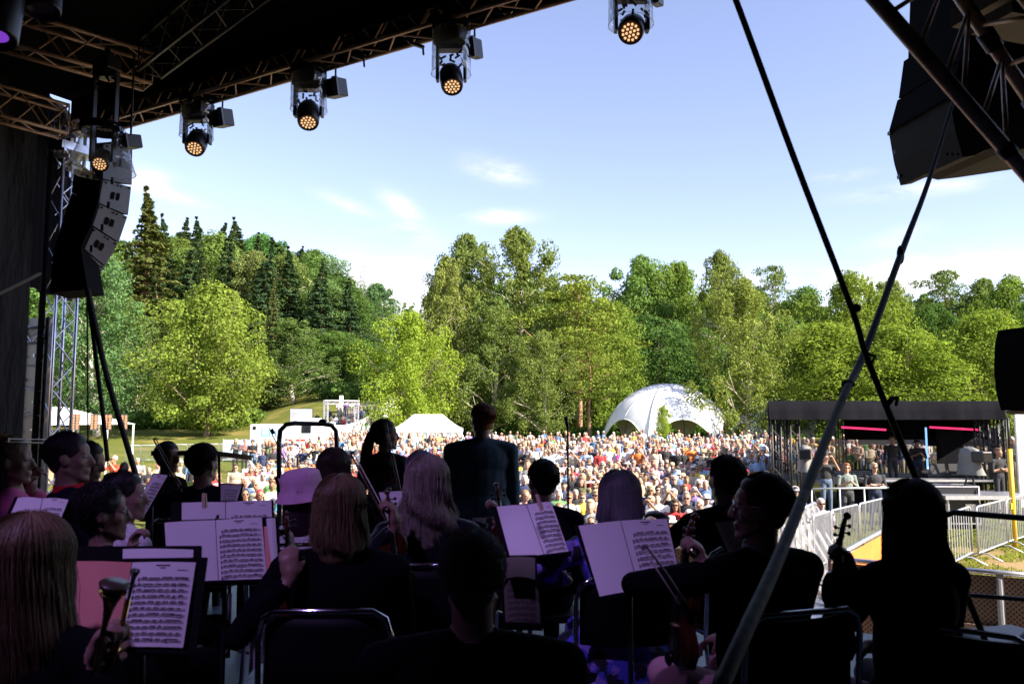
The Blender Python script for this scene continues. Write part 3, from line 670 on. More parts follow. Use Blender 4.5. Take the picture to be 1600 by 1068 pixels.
# video screen
e = empty('video_screen', gxy(472, 68), 0); tag(e, 'pale glowing video screen on posts left of the small peaked tent', 'screen')
sm = mat('screen_picture', (.3, .3, .3), .5, noise=.35, ns=.9); sb = sm.node_tree.nodes['Principled BSDF']; sb.inputs['Emission Color'].default_value = (.45, .50, .62, 1); sb.inputs['Emission Strength'].default_value = .16
zc = P(472, 650, 68).z
q = MB(); q.box((0, 0, zc), (1.85, .1, 1.25)); q.build('panel', sm, e)
q = MB(); q.box((0, .09, zc), (1.95, .08, 1.35)); q.build('frame', M['black_metal'], e)
for x in (-.8, .8): q = MB(); q.tube([(x, .1, hzf(-17.9, 68)), (x, .1, zc)], .05, 8); q.build('post', M['black_metal'], e)
# truss helper
def truss(q, a, b_, w, r=.024, rb=.010, up=(0, 0, 1), step=None, h=None, mi=0, seg=7, three=False):
    a, b_ = Vector(a), Vector(b_); d = (b_-a); L_ = d.length; d.normalize(); u = Vector(up); s = d.cross(u).normalized(); u = s.cross(d).normalized(); h = h or w
    C = [(-w/2, -h/2), (w/2, -h/2), (w/2, h/2), (-w/2, h/2)] if not three else [(-w/2, -h/2), (w/2, -h/2), (0, h/2)]
    off = [s*x+u*y for x, y in C]
    for o in off: q.tube([a+o, b_+o], r, seg, mi)
    n = max(1, round(L_/(step or w*1.1)))
    for k in range(len(off)):
        o1, o2 = off[k], off[(k+1) % len(off)]
        for i in range(n):
            p0, p1 = a+d*(L_*i/n), a+d*(L_*(i+1)/n)
            q.tube([p0+(o1 if i % 2 == 0 else o2), p1+(o2 if i % 2 == 0 else o1)], rb, 5, mi, cap=False)
        q.tube([a+o1, a+o2], rb, 5, mi); q.tube([b_+o1, b_+o2], rb, 5, mi)
# gate arch of truss
e = empty('truss_gate', (0, 0, 0)); tag(e, 'silver truss gate arch standing over the entrance road', 'gate')
gD = 62; g0, g1 = P(509, 660, gD), P(557, 662, gD+2); zt = P(530, 628, gD).z; g0.z = g1.z = 0
q = MB(); truss(q, g0, (g0.x, g0.y, zt), .28, .03, .018, up=(0, 1, 0)); q.build('post', M['alu'], e)
q = MB(); truss(q, g1, (g1.x, g1.y, zt), .28, .03, .018, up=(0, 1, 0)); q.build('post', M['alu'], e)
q = MB(); truss(q, (g0.x-.14, g0.y, zt), (g1.x+.14, g1.y, zt), .28, .03, .018); q.build('cross_beam', M['alu'], e)
# white privacy screen along the road
sp = spline([gp(522, 70)+Vector((0, 0, 0)), gp(560, 76), gp(590, 83), gp(618, 94), gp(640, 104)], 8)
q = MB(); V = []
for p in sp: z = hzf(p.x, p.y); V += [(p.x, p.y, z+.05), (p.x, p.y, z+1.75)]
q.add(V, [(2*i, 2*i+2, 2*i+3, 2*i+1) for i in range(len(sp)-1)])
e = empty('screen_fence', (0, 0, 0)); tag(e, 'white cloth covered fence running up beside the road', 'fence'); q.build('cloth', M['white_pvc'], e)
for p in sp[::3]: q = MB(); z = hzf(p.x, p.y); q.tube([(p.x, p.y+.06, z), (p.x, p.y+.06, z+1.85)], .04, 5); q.build('post', M['alu'], e)
# parked van
def van(px, D, rz, label):
    x = (px-800)/FPX*D; e = empty('parked_van', (x, D, hzf(x, D)+.12), rz); tag(e, label, 'van')
    paint = mat('dark_grey_paint', (.05, .055, .065), .3, metal=.3); paint.node_tree.nodes['Principled BSDF'].inputs['Coat Weight'].default_value = .6
    q = MB(); pr = [(-2.4, .35), (-2.45, .95), (-2.3, 1.15), (-1.5, 1.3), (-.95, 1.95), (2.2, 2.0), (2.4, 1.6), (2.42, .35)]
    n = len(pr); V = [(s*.92*(.9 if z > 1.3 else 1), x_, z) for s in (-1, 1) for x_, z in pr]
    q.add(V, [tuple(range(n))[::-1], tuple(range(n, 2*n))]+[(i, (i+1) % n, n+(i+1) % n, n+i) for i in range(n)]); bev(q.build('body', paint, e), .06)
    q = MB(); q.quad((-.74, -1.46, 1.36), (.74, -1.46, 1.36), (.72, -1.02, 1.88), (-.72, -1.02, 1.88)); q.build('windscreen', M['glass'], e)
    for s in (-1, 1):
        q = MB(); q.quad((s*.86, -.8, 1.38), (s*.86, 2.0, 1.38), (s*.845, 2.0, 1.85), (s*.845, -.75, 1.85)); q.build('side_window', M['glass'], e)
        q = MB(); q.ell((s*.68, -2.42, .85), (.16, .06, .10)); q.build('headlight', M['white_pvc'], e)
        for y in (-1.6, 1.55): q = MB(); q.lathe((s*.85, y, .34), [(0, -.11), (.34, -.11), (.34, .11), (0, .11)], rot_to((1, 0, 0)), 18); q.build('wheel', M['black_metal'], e)
    q = MB(); q.box((0, -2.46, .62), (1.2, .05, .26)); q.build('grille', M['black_metal'], e)
van(594, 103, R(18), 'dark grey van parked at the top of the road bend')
# stone block and brush pile beside the path
e = empty('sign_slab', gp(534, 92), .2); tag(e, 'white upright slab on the grass bank behind the gate arch', 'slab'); q = MB(); q.box((0, 0, .95), (.45, .25, 1.9)); q.box((-.25, -.05, .3), (.4, .5, .6)); bev(q.build('slab', M['white_pvc'], e), .03)
q = MB(); bp_ = gp(576, 122)
for i in range(60):
    a = rnd.uniform(0, 6.28); b1 = bp_+Vector((rnd.gauss(0, 1.3), rnd.gauss(0, .7), rnd.uniform(.1, .9))); q.tube([b1, b1+Vector((math.cos(a)*1.6, math.sin(a)*.6, rnd.uniform(0, 1.4)))], [.09, .03], 5)
tag(q.build('brush_pile', mat('cut_branches', (.42, .30, .20), .9)), 'heap of pale cut branches at the edge of the wood', 'branches')
# telecom mast beyond the hill
e = empty('telecom_mast', (gp(565, 190).x, 190, 0)); tag(e, 'thin white telecom mast sticking up behind the hill trees', 'mast'); zt = P(565, 417, 190).z
q = MB(); truss(q, (0, 0, 10), (0, 0, zt), .9, .09, .05, up=(0, 1, 0), step=1.4); q.build('lattice', M['galv'], e)
for s in (-.7, .7): q = MB(); q.box((s, 0, zt-3.0), (.3, .25, 5.0)); q.build('antenna', M['white_pvc'], e)
# ---------------------------------------------------------------- pit barriers (mesh panels on frames) in front of the stage
tread = mat('diamond_mesh_plate', (.32, .20, .15), .6)
nt = tread.node_tree; b = nt.nodes['Principled BSDF']; t = nt.nodes.new('ShaderNodeTexCoord'); vo = nt.nodes.new('ShaderNodeTexVoronoi'); vo.feature = 'F1'; vo.inputs['Scale'].default_value = 26; vo.inputs['Randomness'].default_value = .0
mpn = nt.nodes.new('ShaderNodeMapping'); mpn.inputs['Rotation'].default_value = (0, R(45), 0); nt.links.new(t.outputs['Object'], mpn.inputs[0]); nt.links.new(mpn.outputs[0], vo.inputs['Vector'])
cr = nt.nodes.new('ShaderNodeValToRGB'); cr.color_ramp.elements[0].position = .25; cr.color_ramp.elements[0].color = (.08, .05, .04, 1); cr.color_ramp.elements[1].position = .45; cr.color_ramp.elements[1].color = (.40, .27, .20, 1)
nt.links.new(vo.outputs['Distance'], cr.inputs[0]); nt.links.new(cr.outputs[0], b.inputs['Base Color'])
def stage_barrier(r0, n0, r1, n1, label, side=-1, brace=True, plate=None):
    a, b_ = S(r0, n0, 0), S(r1, n1, 0); L_ = (b_-a).length
    e = empty('stage_barrier', a, math.atan2(b_.y-a.y, b_.x-a.x)); tag(e, label, 'barrier', 'heavy stage front barriers')
    q = MB(); q.tube([(0.02, 0, 1.22), (L_-.02, 0, 1.22)], .030, 10); q.build('top_rail', M['alu'], e, True)
    q = MB(); q.box((L_/2, 0, .64), (L_-.06, .006, 1.08)); q.box((L_/2, side*.03, .62), (L_-.08, .04, .05)); q.build('panel', plate or tread, e)
    for x in (.04, L_/2, L_-.04):
        q = MB(); q.box((x, side*.022, .62), (.075, .04, 1.2)); q.build('upright', M['alu'], e)
    if brace:
        for x in (.04, L_/2, L_-.04):
            q = MB(); q.tube([(x, side*.04, 1.15), (x, side*.62, .07), (x, side*1.02, .05)], .022, 6); q.build('brace', M['alu'], e)
    q = MB(); q.box((L_/2, side*.55, .03), (L_-.04, 1.1, .03)); q.build('step_plate', M['alu'], e)
    return e
for i in range(8):
    lb = 'mesh stage barrier on the ground before the stage rail, '+seq[i]+' panel from the orange cover'
    stage_barrier(-1.55+i*1.15, 10.5, -1.55+(i+1)*1.15-.02, 10.5, lb)
for i in range(9):
    r1 = -3.1-i*1.15
    stage_barrier(r1-1.13, 10.5, r1, 10.5, 'stage barrier before the seated audience, '+seq[i]+' panel left of the walkway')
# barriers with leaning braces along the walkway
greyp = mat('grey_sheet', (.38, .38, .35), .6, noise=.15, ns=6)
for i in range(6):
    stage_barrier(-2.95+i*.02, 10.7+i*1.05, -2.93+i*.02, 11.72+i*1.05, 'silver walkway barrier with leaning braces, '+seq[i]+' from the stage', side=-1, plate=greyp)
# orange covered barrier line
a, b_ = S(-1.6, 10.62, 0), S(-1.22, 14.2, 0)
e = empty('orange_barrier', a, math.atan2(b_.y-a.y, b_.x-a.x)); tag(e, 'low barrier wrapped in orange tarpaulin right of the violin scroll', 'barrier'); L_ = (b_-a).length
q = MB(); V = []; m = 40
for i in range(m+1):
    x = L_*i/m; w_ = .02*math.sin(i*1.7)+.012*math.sin(i*3.1)
    V += [(x, -.04+w_, .05), (x, -.04, 1.17)]
q.add(V, [(2*i, 2*i+2, 2*i+3, 2*i+1) for i in range(m)]); q.build('cover', M['orange'], e, True)
q = MB(); q.tube([(0, 0, 1.2), (L_, 0, 1.2)], .03, 10); q.build('top_rail', M['alu'], e, True)
for x in (.03, L_/2, L_-.03): q = MB(); q.box((x, .02, .6), (.07, .04, 1.2)); q.build('upright', M['alu'], e)
# red tape on the pit barrier
q = MB(); a = S(-1.62, 10.42, .98); q.tube([a, a+RV*.3+Vector((0, 0, .012)), a+RV*.62], .022, 6); q.tube([a+RV*.18, a+RV*.16+Vector((0, 0, -.5)), a+RV*.22+Vector((0, 0, -.85))], .018, 5)
tag(q.build('marker_tape', M['red']), 'strip of red marker tape tied round the corner barrier', 'tape')
# yellow post
e = empty('yellow_post', gxy(1571, 18.2)); tag(e, 'tall yellow post between the barriers and the tripod camera', 'post')
q = MB(); q.tube([(0, 0, .0), (0, 0, 2.2)], .055, 10); q.build('sleeve', M['yellow'], e, True); q = MB(); q.tube([(0, 0, 2.2), (0, 0, 2.9)], .03, 8); q.build('pole', M['black_metal'], e, True)
# ---------------------------------------------------------------- front-of-house mixing tent
FD = 24.0
def F_(px, py, D=FD): return P(px, py, D)
e = empty('mixing_tent', (0, 0, 0)); tag(e, 'long black mixing tent on truss legs at the right of the crowd', 'mixing tent')
x0, x1 = F_(1203, 640).x, F_(1566, 640).x; zt, zv = F_(1380, 629).z, F_(1380, 655).z; yb = FD+5.0
q = MB(); n = 60; V = []
for i in range(n+1):
    x = x0-.05+(x1-x0+.1)*i/n; s = .03*math.sin(i*.9)+.02*math.sin(i*2.3+1)
    V += [(x, FD-.10+s, zv), (x, FD-.05+s*.5, (zv+zt)/2), (x, FD, zt), (x*yb/FD, yb, zt+.15), (x*yb/FD, yb+.1, zv)]
q.add(V, [(5*i+k, 5*i+5+k, 5*i+6+k, 5*i+1+k) for i in range(n) for k in range(4)])
kf = yb/FD; q.add([(x0-.06, FD, zt), (x0-.06, FD, zv), (x0*kf-.06, yb, zv), (x0*kf-.06, yb, zt+.15)], [(0, 1, 2, 3)]); q.add([(x1+.06, FD, zt), (x1+.06, FD, zv), (x1*kf+.06, yb, zv), (x1*kf+.06, yb, zt+.15)], [(0, 1, 2, 3)])
q.build('canopy', M['black_pvc'], e, True)
for x in (x0+.2, x0+.75, x1-.55, x1-.1):
    q = MB(); truss(q, (x, FD+.2, 0), (x, FD+.2, zv), .26, .028, .012, up=(0, 1, 0)); q.build('truss_leg', M['black_metal'], e, True)
for x in (x0*kf+.3, x0*kf+2.4, x1*kf-.3):
    q = MB(); truss(q, (x, yb-.3, 0), (x, yb-.3, zv), .26, .028, .012, up=(0, 1, 0)); q.build('truss_leg', M['black_metal'], e, True)
q = MB(); truss(q, (x0, FD+.3, zv+.15), (x1, FD+.3, zv+.15), .26, .028, .012); truss(q, (x0*kf, yb-.3, zv+.15), (x1*kf, yb-.3, zv+.15), .26, .028, .012)
q.build('roof_truss', M['black_metal'], e, True)
q = MB(); V = []
for i in range(31):
    t = i/30; x = (x0+.1)*(1+(.5+t*1.8)/FD)+.04*math.sin(i*1.3); V += [(x, FD+.5+t*1.8, 1.2), (x, FD+.5+t*1.8, zv)]
q.add(V, [(2*i, 2*i+2, 2*i+3, 2*i+1) for i in range(30)]); q.build('side_curtain', M['black'], e)
q = MB(); q.box(((x0+x1)/2*kf+.5, yb-1.2, 2.50), (x1-x0-1.9, .06, .76)); q.build('rear_shade_panel', M['black'], e)  # added black sheet standing in for the shade under the canopy
q = MB(); q.box(((x0+x1)/2*kf+.1, yb-1.23, 2.04), (x1-x0-3.6, .05, .16)); q.build('grey_band', M['grey_pvc'], e)
tint = bpy.data.materials.new('tinted_window_foil'); tint.use_nodes = True; nt = tint.node_tree; nt.nodes.clear()
o_, tr_, gl_, mx_ = nt.nodes.new('ShaderNodeOutputMaterial'), nt.nodes.new('ShaderNodeBsdfTransparent'), nt.nodes.new('ShaderNodeBsdfGlossy'), nt.nodes.new('ShaderNodeMixShader')
tr_.inputs[0].default_value = (.40, .37, .36, 1); gl_.inputs['Roughness'].default_value = .15; mx_.inputs[0].default_value = .05
nt.links.new(tr_.outputs[0], mx_.inputs[1]); nt.links.new(gl_.outputs[0], mx_.inputs[2]); nt.links.new(mx_.outputs[0], o_.inputs[0])
q = MB(); q.quad((x0*kf, yb-1.0, .0), (x1*kf-.2, yb-1.0, .0), (x1*kf-.2, yb-1.0, 2.15), (x0*kf, yb-1.0, 2.15)); q.build('rear_window', tint, e)
q = MB(); q.quad((x0+2.4, FD+.95, 0), (x1-.2, FD+.95, 0), (x1-.2, FD+.95, .85), (x0+2.4, FD+.95, .85)); q.build('deck_skirt', M['black'], e)
q = MB(); q.box(((x0+x1)/2, FD+2.6, .9), (x1-x0, 3.6, .08)); q.build('deck', M['black_metal'], e)
q = MB(); q.box(((x0+x1)/2+1.4, FD+.35, 1.02), (x1-x0-2.9, .7, .06)); q.build('front_shelf', M['alu'], e)
led = mat('pink_led', (.9, .05, .2), .5, emit=(1, .03, .15), es=.5)
for pa, pb in ((1315, 1384), (1453, 1528)):
    a, b_ = F_(pa, 667, FD+.8), F_(pb, 671, FD+.8); q = MB(); q.tube([a, b_], .035, 6); o = q.build('light_tube', led)
    tag(o, ('left' if pa < 1400 else 'right')+' one of two glowing pink light tubes inside the mixing tent', 'light tube', 'pink light tubes')
# inner black booth
e2 = empty('booth', (0, 0, 0)); tag(e2, 'dark gazebo booth standing inside the right half of the mixing tent', 'booth')
xa, xb = F_(1448, 700, FD+3.4).x, F_(1560, 700, FD+3.4).x; zz = F_(1500, 678, FD+3.4).z
q = MB(); q.add([(xa, FD+3.4, zz-.25), (xb, FD+3.4, zz-.25), (xb-.4, FD+3.9, zz+.12), (xa+.5, FD+3.9, zz+.12), (xa, FD+3.4, zz-.40), (xb, FD+3.4, zz-.40)], [(0, 1, 2, 3), (4, 5, 1, 0)]); q.build('roof', M['black_pvc'], e2)
for pa, pb in ((1463, 1505), (1545, 1562)):
    q = MB(); a, b_ = F_(pa, 700, FD+3.45), F_(pb, 700, FD+3.45); q.box(((a.x+b_.x)/2, FD+3.45, 1.75), (b_.x-a.x, .03, 1.6)); q.build('wall_panel', M['black_pvc'], e2)
bl = mat('blue_led_edge', (.2, .4, .9), .5, emit=(.25, .5, 1), es=.5)
q = MB(); a = F_(1449, 720, FD+3.38); q.box((a.x, a.y, 1.8), (.05, .04, 1.5)); q.build('blue_edge', bl, e2)
# grey side tarp to the right
e2 = empty('grey_enclosure', (0, 0, 0)); tag(e2, 'grey fabric enclosure adjoining the right end of the mixing tent', 'tarpaulin wall')
q = MB(); V = []; a = F_(1586, 640, FD-.6); 
for i in range(31): V += [(a.x+i*.12, a.y+.05*math.sin(i*1.2)+i*.02, .3), (a.x+i*.12, a.y+.03*math.sin(i*1.2)+i*.02, 3.3)]
q.add(V, [(2*i, 2*i+2, 2*i+3, 2*i+1) for i in range(30)]); q.build('cloth', M['grey_pvc'], e2, True)
q = MB(); q.tube([(a.x-.03, a.y-.02, 0), (a.x-.03, a.y-.02, 3.35)], .04, 8); q.build('post', M['alu'], e2)
# mixing desks, monitors
def desk(px, D, w, label, nmon):
    c = F_(px, 700, D); e3 = empty('mixing_desk', (c.x, D, .94)); tag(e3, label, 'mixing desk', 'mixing desks')
    q = MB(); V = [(-w/2, -.3, .12), (w/2, -.3, .12), (w/2, .35, .30), (-w/2, .35, .30), (-w/2, -.3, 0), (w/2, -.3, 0), (w/2, .35, 0), (-w/2, .35, 0)]
    q.add(V, [(0, 1, 2, 3), (4, 7, 6, 5), (0, 4, 5, 1), (1, 5, 6, 2), (2, 6, 7, 3), (3, 7, 4, 0)]); q.build('console', M['black_metal'], e3)
    q = MB()
    for i in range(int(w/.07)):
        for j in range(3): q.box((-w/2+.05+i*.07, -.22+j*.17, .155+j*.047), (.02, .03, .015))
    q.build('fader', M['alu'], e3)
    for k in range(nmon): q = MB(); q.box((-w/2+.3+k*.6, -.28, .35), (.48, .04, .32), rot=Matrix.Rotation(R(-10), 3, 'X')); q.build('monitor', M['black_metal'], e3)
desk(1330, FD+1.5, 1.5, 'black mixing desk before the man in black in the mixing tent', 1)
desk(1480, FD+1.5, 1.6, 'black mixing desk with two monitor backs under the booth', 2)
# flight case
c = gxy(1476, 21.5); e3 = empty('flight_case', (c.x, c.y, 0), -.08); tag(e3, 'black flight case with silver edges on the grass below the mixing desks', 'flight case')
q = MB(); q.box((0, 0, .62), (1.12, .7, .95)); q.build('body', M['black_metal'], e3)
q = MB()
for x in (-.56, .56):
    for y in (-.35, .35): q.box((x, y, .62), (.04, .04, .98))
for z in (.15, .78, 1.1):
    for y in (-.352, .352): q.box((0, y, z), (1.12, .03, .04))
    for x in (-.562, .562): q.box((x, 0, z), (.03, .70, .04))
q.build('edge_profile', M['alu'], e3)
for x in (-.33, .33): q = MB(); q.box((x, -.37, .55), (.26, .02, .20)); q.build('latch', M['alu'], e3)
for x in (-.45, .45): q = MB(); q.ell((x, -.25, .07), (.04, .07, .07)); q.build('caster', M['black_metal'], e3)
# tripod TV cameras under rain covers
cover = mat('rain_cover', (.17, .165, .155), .7, noise=.15, ns=3, bump=.4, bd=.05)
def tvcam(px, py_lens, D, s, yaw, label):
    c = P(px, py_lens, D); zc = c.z; e3 = empty('broadcast_camera', (c.x, D, 0), yaw); tag(e3, label, 'camera', 'broadcast cameras under grey covers')
    for a in (.3, 2.4, 4.5):
        q = MB(); q.tube([(0, 0, zc-.35*s), (math.cos(a)*.62*s, math.sin(a)*.62*s, .92 if zc > 2 else 0)], .03*s, 6); q.build('leg', M['black_metal'], e3)
    q = MB(); V = []; n = 20
    prof = [(-.62, .36), (-.30, .29), (.0, .27), (.22, .23), (.30, .10)]
    for z, r_ in prof:
        for j in range(n):
            a = 2*math.pi*j/n; rr_ = r_*(1+.10*math.sin(j*2.3+z*6)); V.append((math.cos(a)*rr_*s*.8, math.sin(a)*rr_*s*1.5, (z)*s+zc))
    q.add(V, [(i*n+j, i*n+(j+1) % n, (i+1)*n+(j+1) % n, (i+1)*n+j) for i in range(4) for j in range(n)]+[tuple(4*n+j for j in range(n))]); q.build('rain_cover', cover, e3, True)
    q = MB(); q.box((0, -.5*s, zc+.0), (.40*s, .5*s, .36*s)); bev(q.build('hood', M['black_metal'], e3), .03)
    q = MB(); q.box((0, -.755*s, zc+.0), (.32*s, .012*s, .28*s)); q.build('lens_glass', M['glass'], e3)
tvcam(1515, 712, 21.3, .78, .25, 'broadcast camera under grey cover on a tripod beside the yellow post')
tvcam(1258, 708, 20.5, .72, -.35, 'broadcast camera under pale cover at the left end of the mixing tent')
# platform for the camera
c = gxy(1512, 21.4); e3 = empty('camera_platform', (c.x, c.y, 0)); tag(e3, 'silver edged camera platform on legs right of the flight case', 'platform')
q = MB(); q.box((0, 0, .86), (2.3, 1.5, .10)); q.build('deck', M['alu'], e3)
for x in (-1.05, 1.05):
    for y in (-.65, .65): q = MB(); q.tube([(x, y, 0), (x, y, .82)], .03, 8); q.build('leg', M['alu'], e3)
# hand rail where two people lean
e3 = empty('crowd_rail', (0, 0, 0)); tag(e3, 'silver rail two people lean on before the mixing tent', 'rail')
a, b_ = gxy(1262, 20.3), gxy(1392, 20.6)
q = MB(); q.tube([a+Vector((0, 0, 1.12)), b_+Vector((0, 0, 1.12))], .025, 8)
q.build('rail', M['galv'], e3, True)
for t_ in (0, .33, .62, 1): q = MB(); p = a.lerp(b_, t_); q.tube([p, p+Vector((0, 0, 1.12))], .022, 8); q.build('post', M['galv'], e3, True)
e3 = empty('crowd_rail', (0, 0, 0)); tag(e3, 'silver platform railing left of the mixing tent among standing people', 'rail')
a, b_ = gxy(1150, 31), gxy(1204, 28.5)
for z in (1.35, 1.0): q = MB(); q.tube([a+Vector((0, 0, z)), b_+Vector((0, 0, z))], .028, 8); q.build('rail', M['galv'], e3, True)
for t_ in (0, .5, 1): q = MB(); p = a.lerp(b_, t_); q.tube([p, p+Vector((0, 0, 1.36))], .028, 8); q.build('post', M['galv'], e3, True)
# aisle of paving with short stair in the gap behind the conductor
q = MB(); a = gxy(800, 12.5)
tag(ribbon('walkway', [(gxy(806, 12.2)), (gxy(806, 16)), gxy(806, 20), gxy(806, 26)], 1.3, mat('worn_boards', (.16, .15, .11), .9, noise=.3, ns=6, stretch=(.3, 4, 1)), .02), kind='structure')
# ---------------------------------------------------------------- figures: blobs -> voxel remesh -> one continuous surface
class Blobs:
    """tapered capsules and ellipsoids with a material index; mesh() fuses them into one skin"""
    def __init__(s): s.c = []; s.e = []
    def cap(s, a, b, ra, rb, mi=0): s.c.append((Vector(a), Vector(b), ra, rb, mi))
    def chain(s, pts, rs, mi=0):
        for i in range(len(pts)-1): s.cap(pts[i], pts[i+1], rs[i], rs[i+1], mi)
    def ell(s, c, r, rot=None, mi=0): s.e.append((Vector(c), r, rot if rot is not None else Matrix.Identity(3), mi))
    def mesh(s, name, mats, voxel=.012, smooth=4, nu=16, nv=10, shade=True):
        q = MB()
        for a, b, ra, rb, mi in s.c:
            d = b-a; L_ = d.length
            if L_ < 1e-4: q.ell(a, (ra,)*3, None, nu, nv); continue
            M_ = rot_to(d); prof = []
            for i in range(nv//2+1): t = math.pi/2*i/(nv//2); prof.append((max(1e-5, ra*math.sin(t)), -ra*math.cos(t)))
            for i in range(nv//2+1): t = math.pi/2*i/(nv//2); prof.append((max(1e-5, rb*math.cos(t)), L_+rb*math.sin(t)))
            q.lathe(a, prof, M_, nu)
        for c, r, M_, mi in s.e: q.ell(c, r, M_, nu, nv)
        me = q.mesh('tmp', []); o = bpy.data.objects.new('tmp', me); COL.objects.link(o)
        m = o.modifiers.new('r', 'REMESH'); m.mode = 'VOXEL'; m.voxel_size = voxel; m.adaptivity = 0
        if smooth: m = o.modifiers.new('s', 'SMOOTH'); m.factor = .5; m.iterations = smooth
        dg = bpy.context.evaluated_depsgraph_get(); out = bpy.data.meshes.new_from_object(o.evaluated_get(dg)); bpy.data.objects.remove(o); bpy.data.meshes.remove(me)
        out.name = name; out.materials.clear()
        for m in mats: out.materials.append(m)
        nf = len(out.polygons)
        if len(mats) > 1:
            C = np.empty(nf*3); out.polygons.foreach_get('center', C); C = C.reshape(-1, 3); best = np.full(nf, 9.); idx = np.zeros(nf, np.int32)
            for a, b, ra, rb, mi in s.c:
                a_, d = np.array(a), np.array(b-a); t = np.clip(((C-a_)@d)/max(1e-9, d@d), 0, 1); D = np.linalg.norm(C-a_-t[:, None]*d, axis=1)-(ra+(rb-ra)*t)
                k = D < best; best[k] = D[k]; idx[k] = mi
            for c, r, M_, mi in s.e:
                p = (C-np.array(c))@np.array(M_); l = np.linalg.norm(p/np.array(r), axis=1); D = (l-1)*min(r)
                k = D < best; best[k] = D[k]; idx[k] = mi
            out.polygons.foreach_set('material_index', idx)
        if shade: out.polygons.foreach_set('use_smooth', np.ones(nf, bool))
        out.update(); return out
def skin_mat(name, col, objcol=False):
    m = mat(name, col, .5, noise=.10, ns=25); b = m.node_tree.nodes['Principled BSDF']; b.inputs['Subsurface Weight'].default_value = .0
    return m
def randmat(name, cols, rough=.8, salt=0., **k):
    """colour picked per object from a list (random per object), optional pattern"""
    m = mat(name, (.5, .5, .5), rough, **k); nt = m.node_tree; b = nt.nodes['Principled BSDF']
    oi = nt.nodes.new('ShaderNodeObjectInfo'); a = nt.nodes.new('ShaderNodeMath'); a.operation = 'ADD'; a.inputs[1].default_value = salt; nt.links.new(oi.outputs['Random'], a.inputs[0])
    f = nt.nodes.new('ShaderNodeMath'); f.operation = 'FRACT'; nt.links.new(a.outputs[0], f.inputs[0])
    cr = nt.nodes.new('ShaderNodeValToRGB'); cr.color_ramp.interpolation = 'CONSTANT'; e = cr.color_ramp.elements
    for i, c in enumerate(cols):
        x = e[0] if i == 0 else (e[1] if i == 1 else e.new(i/len(cols))); x.position = i/len(cols); x.color = (*c, 1)
    nt.links.new(f.outputs[0], cr.inputs[0]); nt.links.new(cr.outputs[0], b.inputs['Base Color']); return m
def head_blobs(B, c, M_, s=1., mi=0, fine=True, female=False):
    """c = head centre (mid height), M_ = rotation (local +Y = where the face points), s = scale; about .235 tall"""
    def at(x, y, z): return c+M_ @ Vector((x*s, y*s, z*s))
    B.ell(at(0, -.018, .032), (.076*s, .094*s, .086*s), M_, mi)          # cranium
    B.ell(at(0, .022, -.008), (.064*s, .068*s, .090*s), M_, mi)          # face mass
    B.ell(at(0, .030, .046), (.058*s, .056*s, .042*s), M_, mi)           # forehead
    for x in (-1, 1): B.cap(at(x*.056, .0, -.055), at(x*.018, .068, -.098), .014*s, .014*s, mi)   # jaw line
    B.ell(at(0, .030, -.062), (.050*s, .052*s, .050*s), M_, mi)          # jaw
    B.ell(at(0, .076, -.099), (.022*s, .018*s, .018*s), M_, mi)          # chin
    if fine:
        B.cap(at(0, .086, .018), at(0, .106, -.022), .010*s, .0125*s, mi)  # nose
        B.ell(at(0, .098, -.028), (.017*s, .012*s, .009*s), M_, mi)
        B.ell(at(0, .084, -.056), (.024*s, .013*s, .007*s), M_, mi)       # lips
        B.ell(at(0, .082, -.070), (.021*s, .013*s, .008*s), M_, mi)
        for x in (-1, 1):
            B.ell(at(x*.028, .070, .030), (.022*s, .012*s, .009*s), M_, mi)   # brow
            B.ell(at(x*.038, .058, -.018), (.022*s, .020*s, .022*s), M_, mi)  # cheek
            B.ell(at(x*.077, -.006, -.004), (.010*s, .020*s, .032*s), M_ @ Matrix.Rotation(x*.35, 3, 'Z'), mi)  # ear
def face_marks(parent, c, M_, s, skin_dark, lips=True, eyes=True):
    """eyes as small inset meshes of their own"""
    for x in (-1, 1):
        q = MB(); q.ell(c+M_ @ Vector((x*.031*s, .0795*s, .010*s)), (.013*s, .010*s, .006*s), M_, 10, 6, 0); q.ell(c+M_ @ Vector((x*.031*s, .0875*s, .010*s)), (.0055*s, .004*s, .0055*s), M_, 8, 5, 1)
        q.build('eye', [M['eye_white'], M['pupil']], parent, True)
M['eye_white'] = mat('eye_white', (.5, .48, .45), .2); M['pupil'] = mat('pupil', (.02, .015, .01), .1)
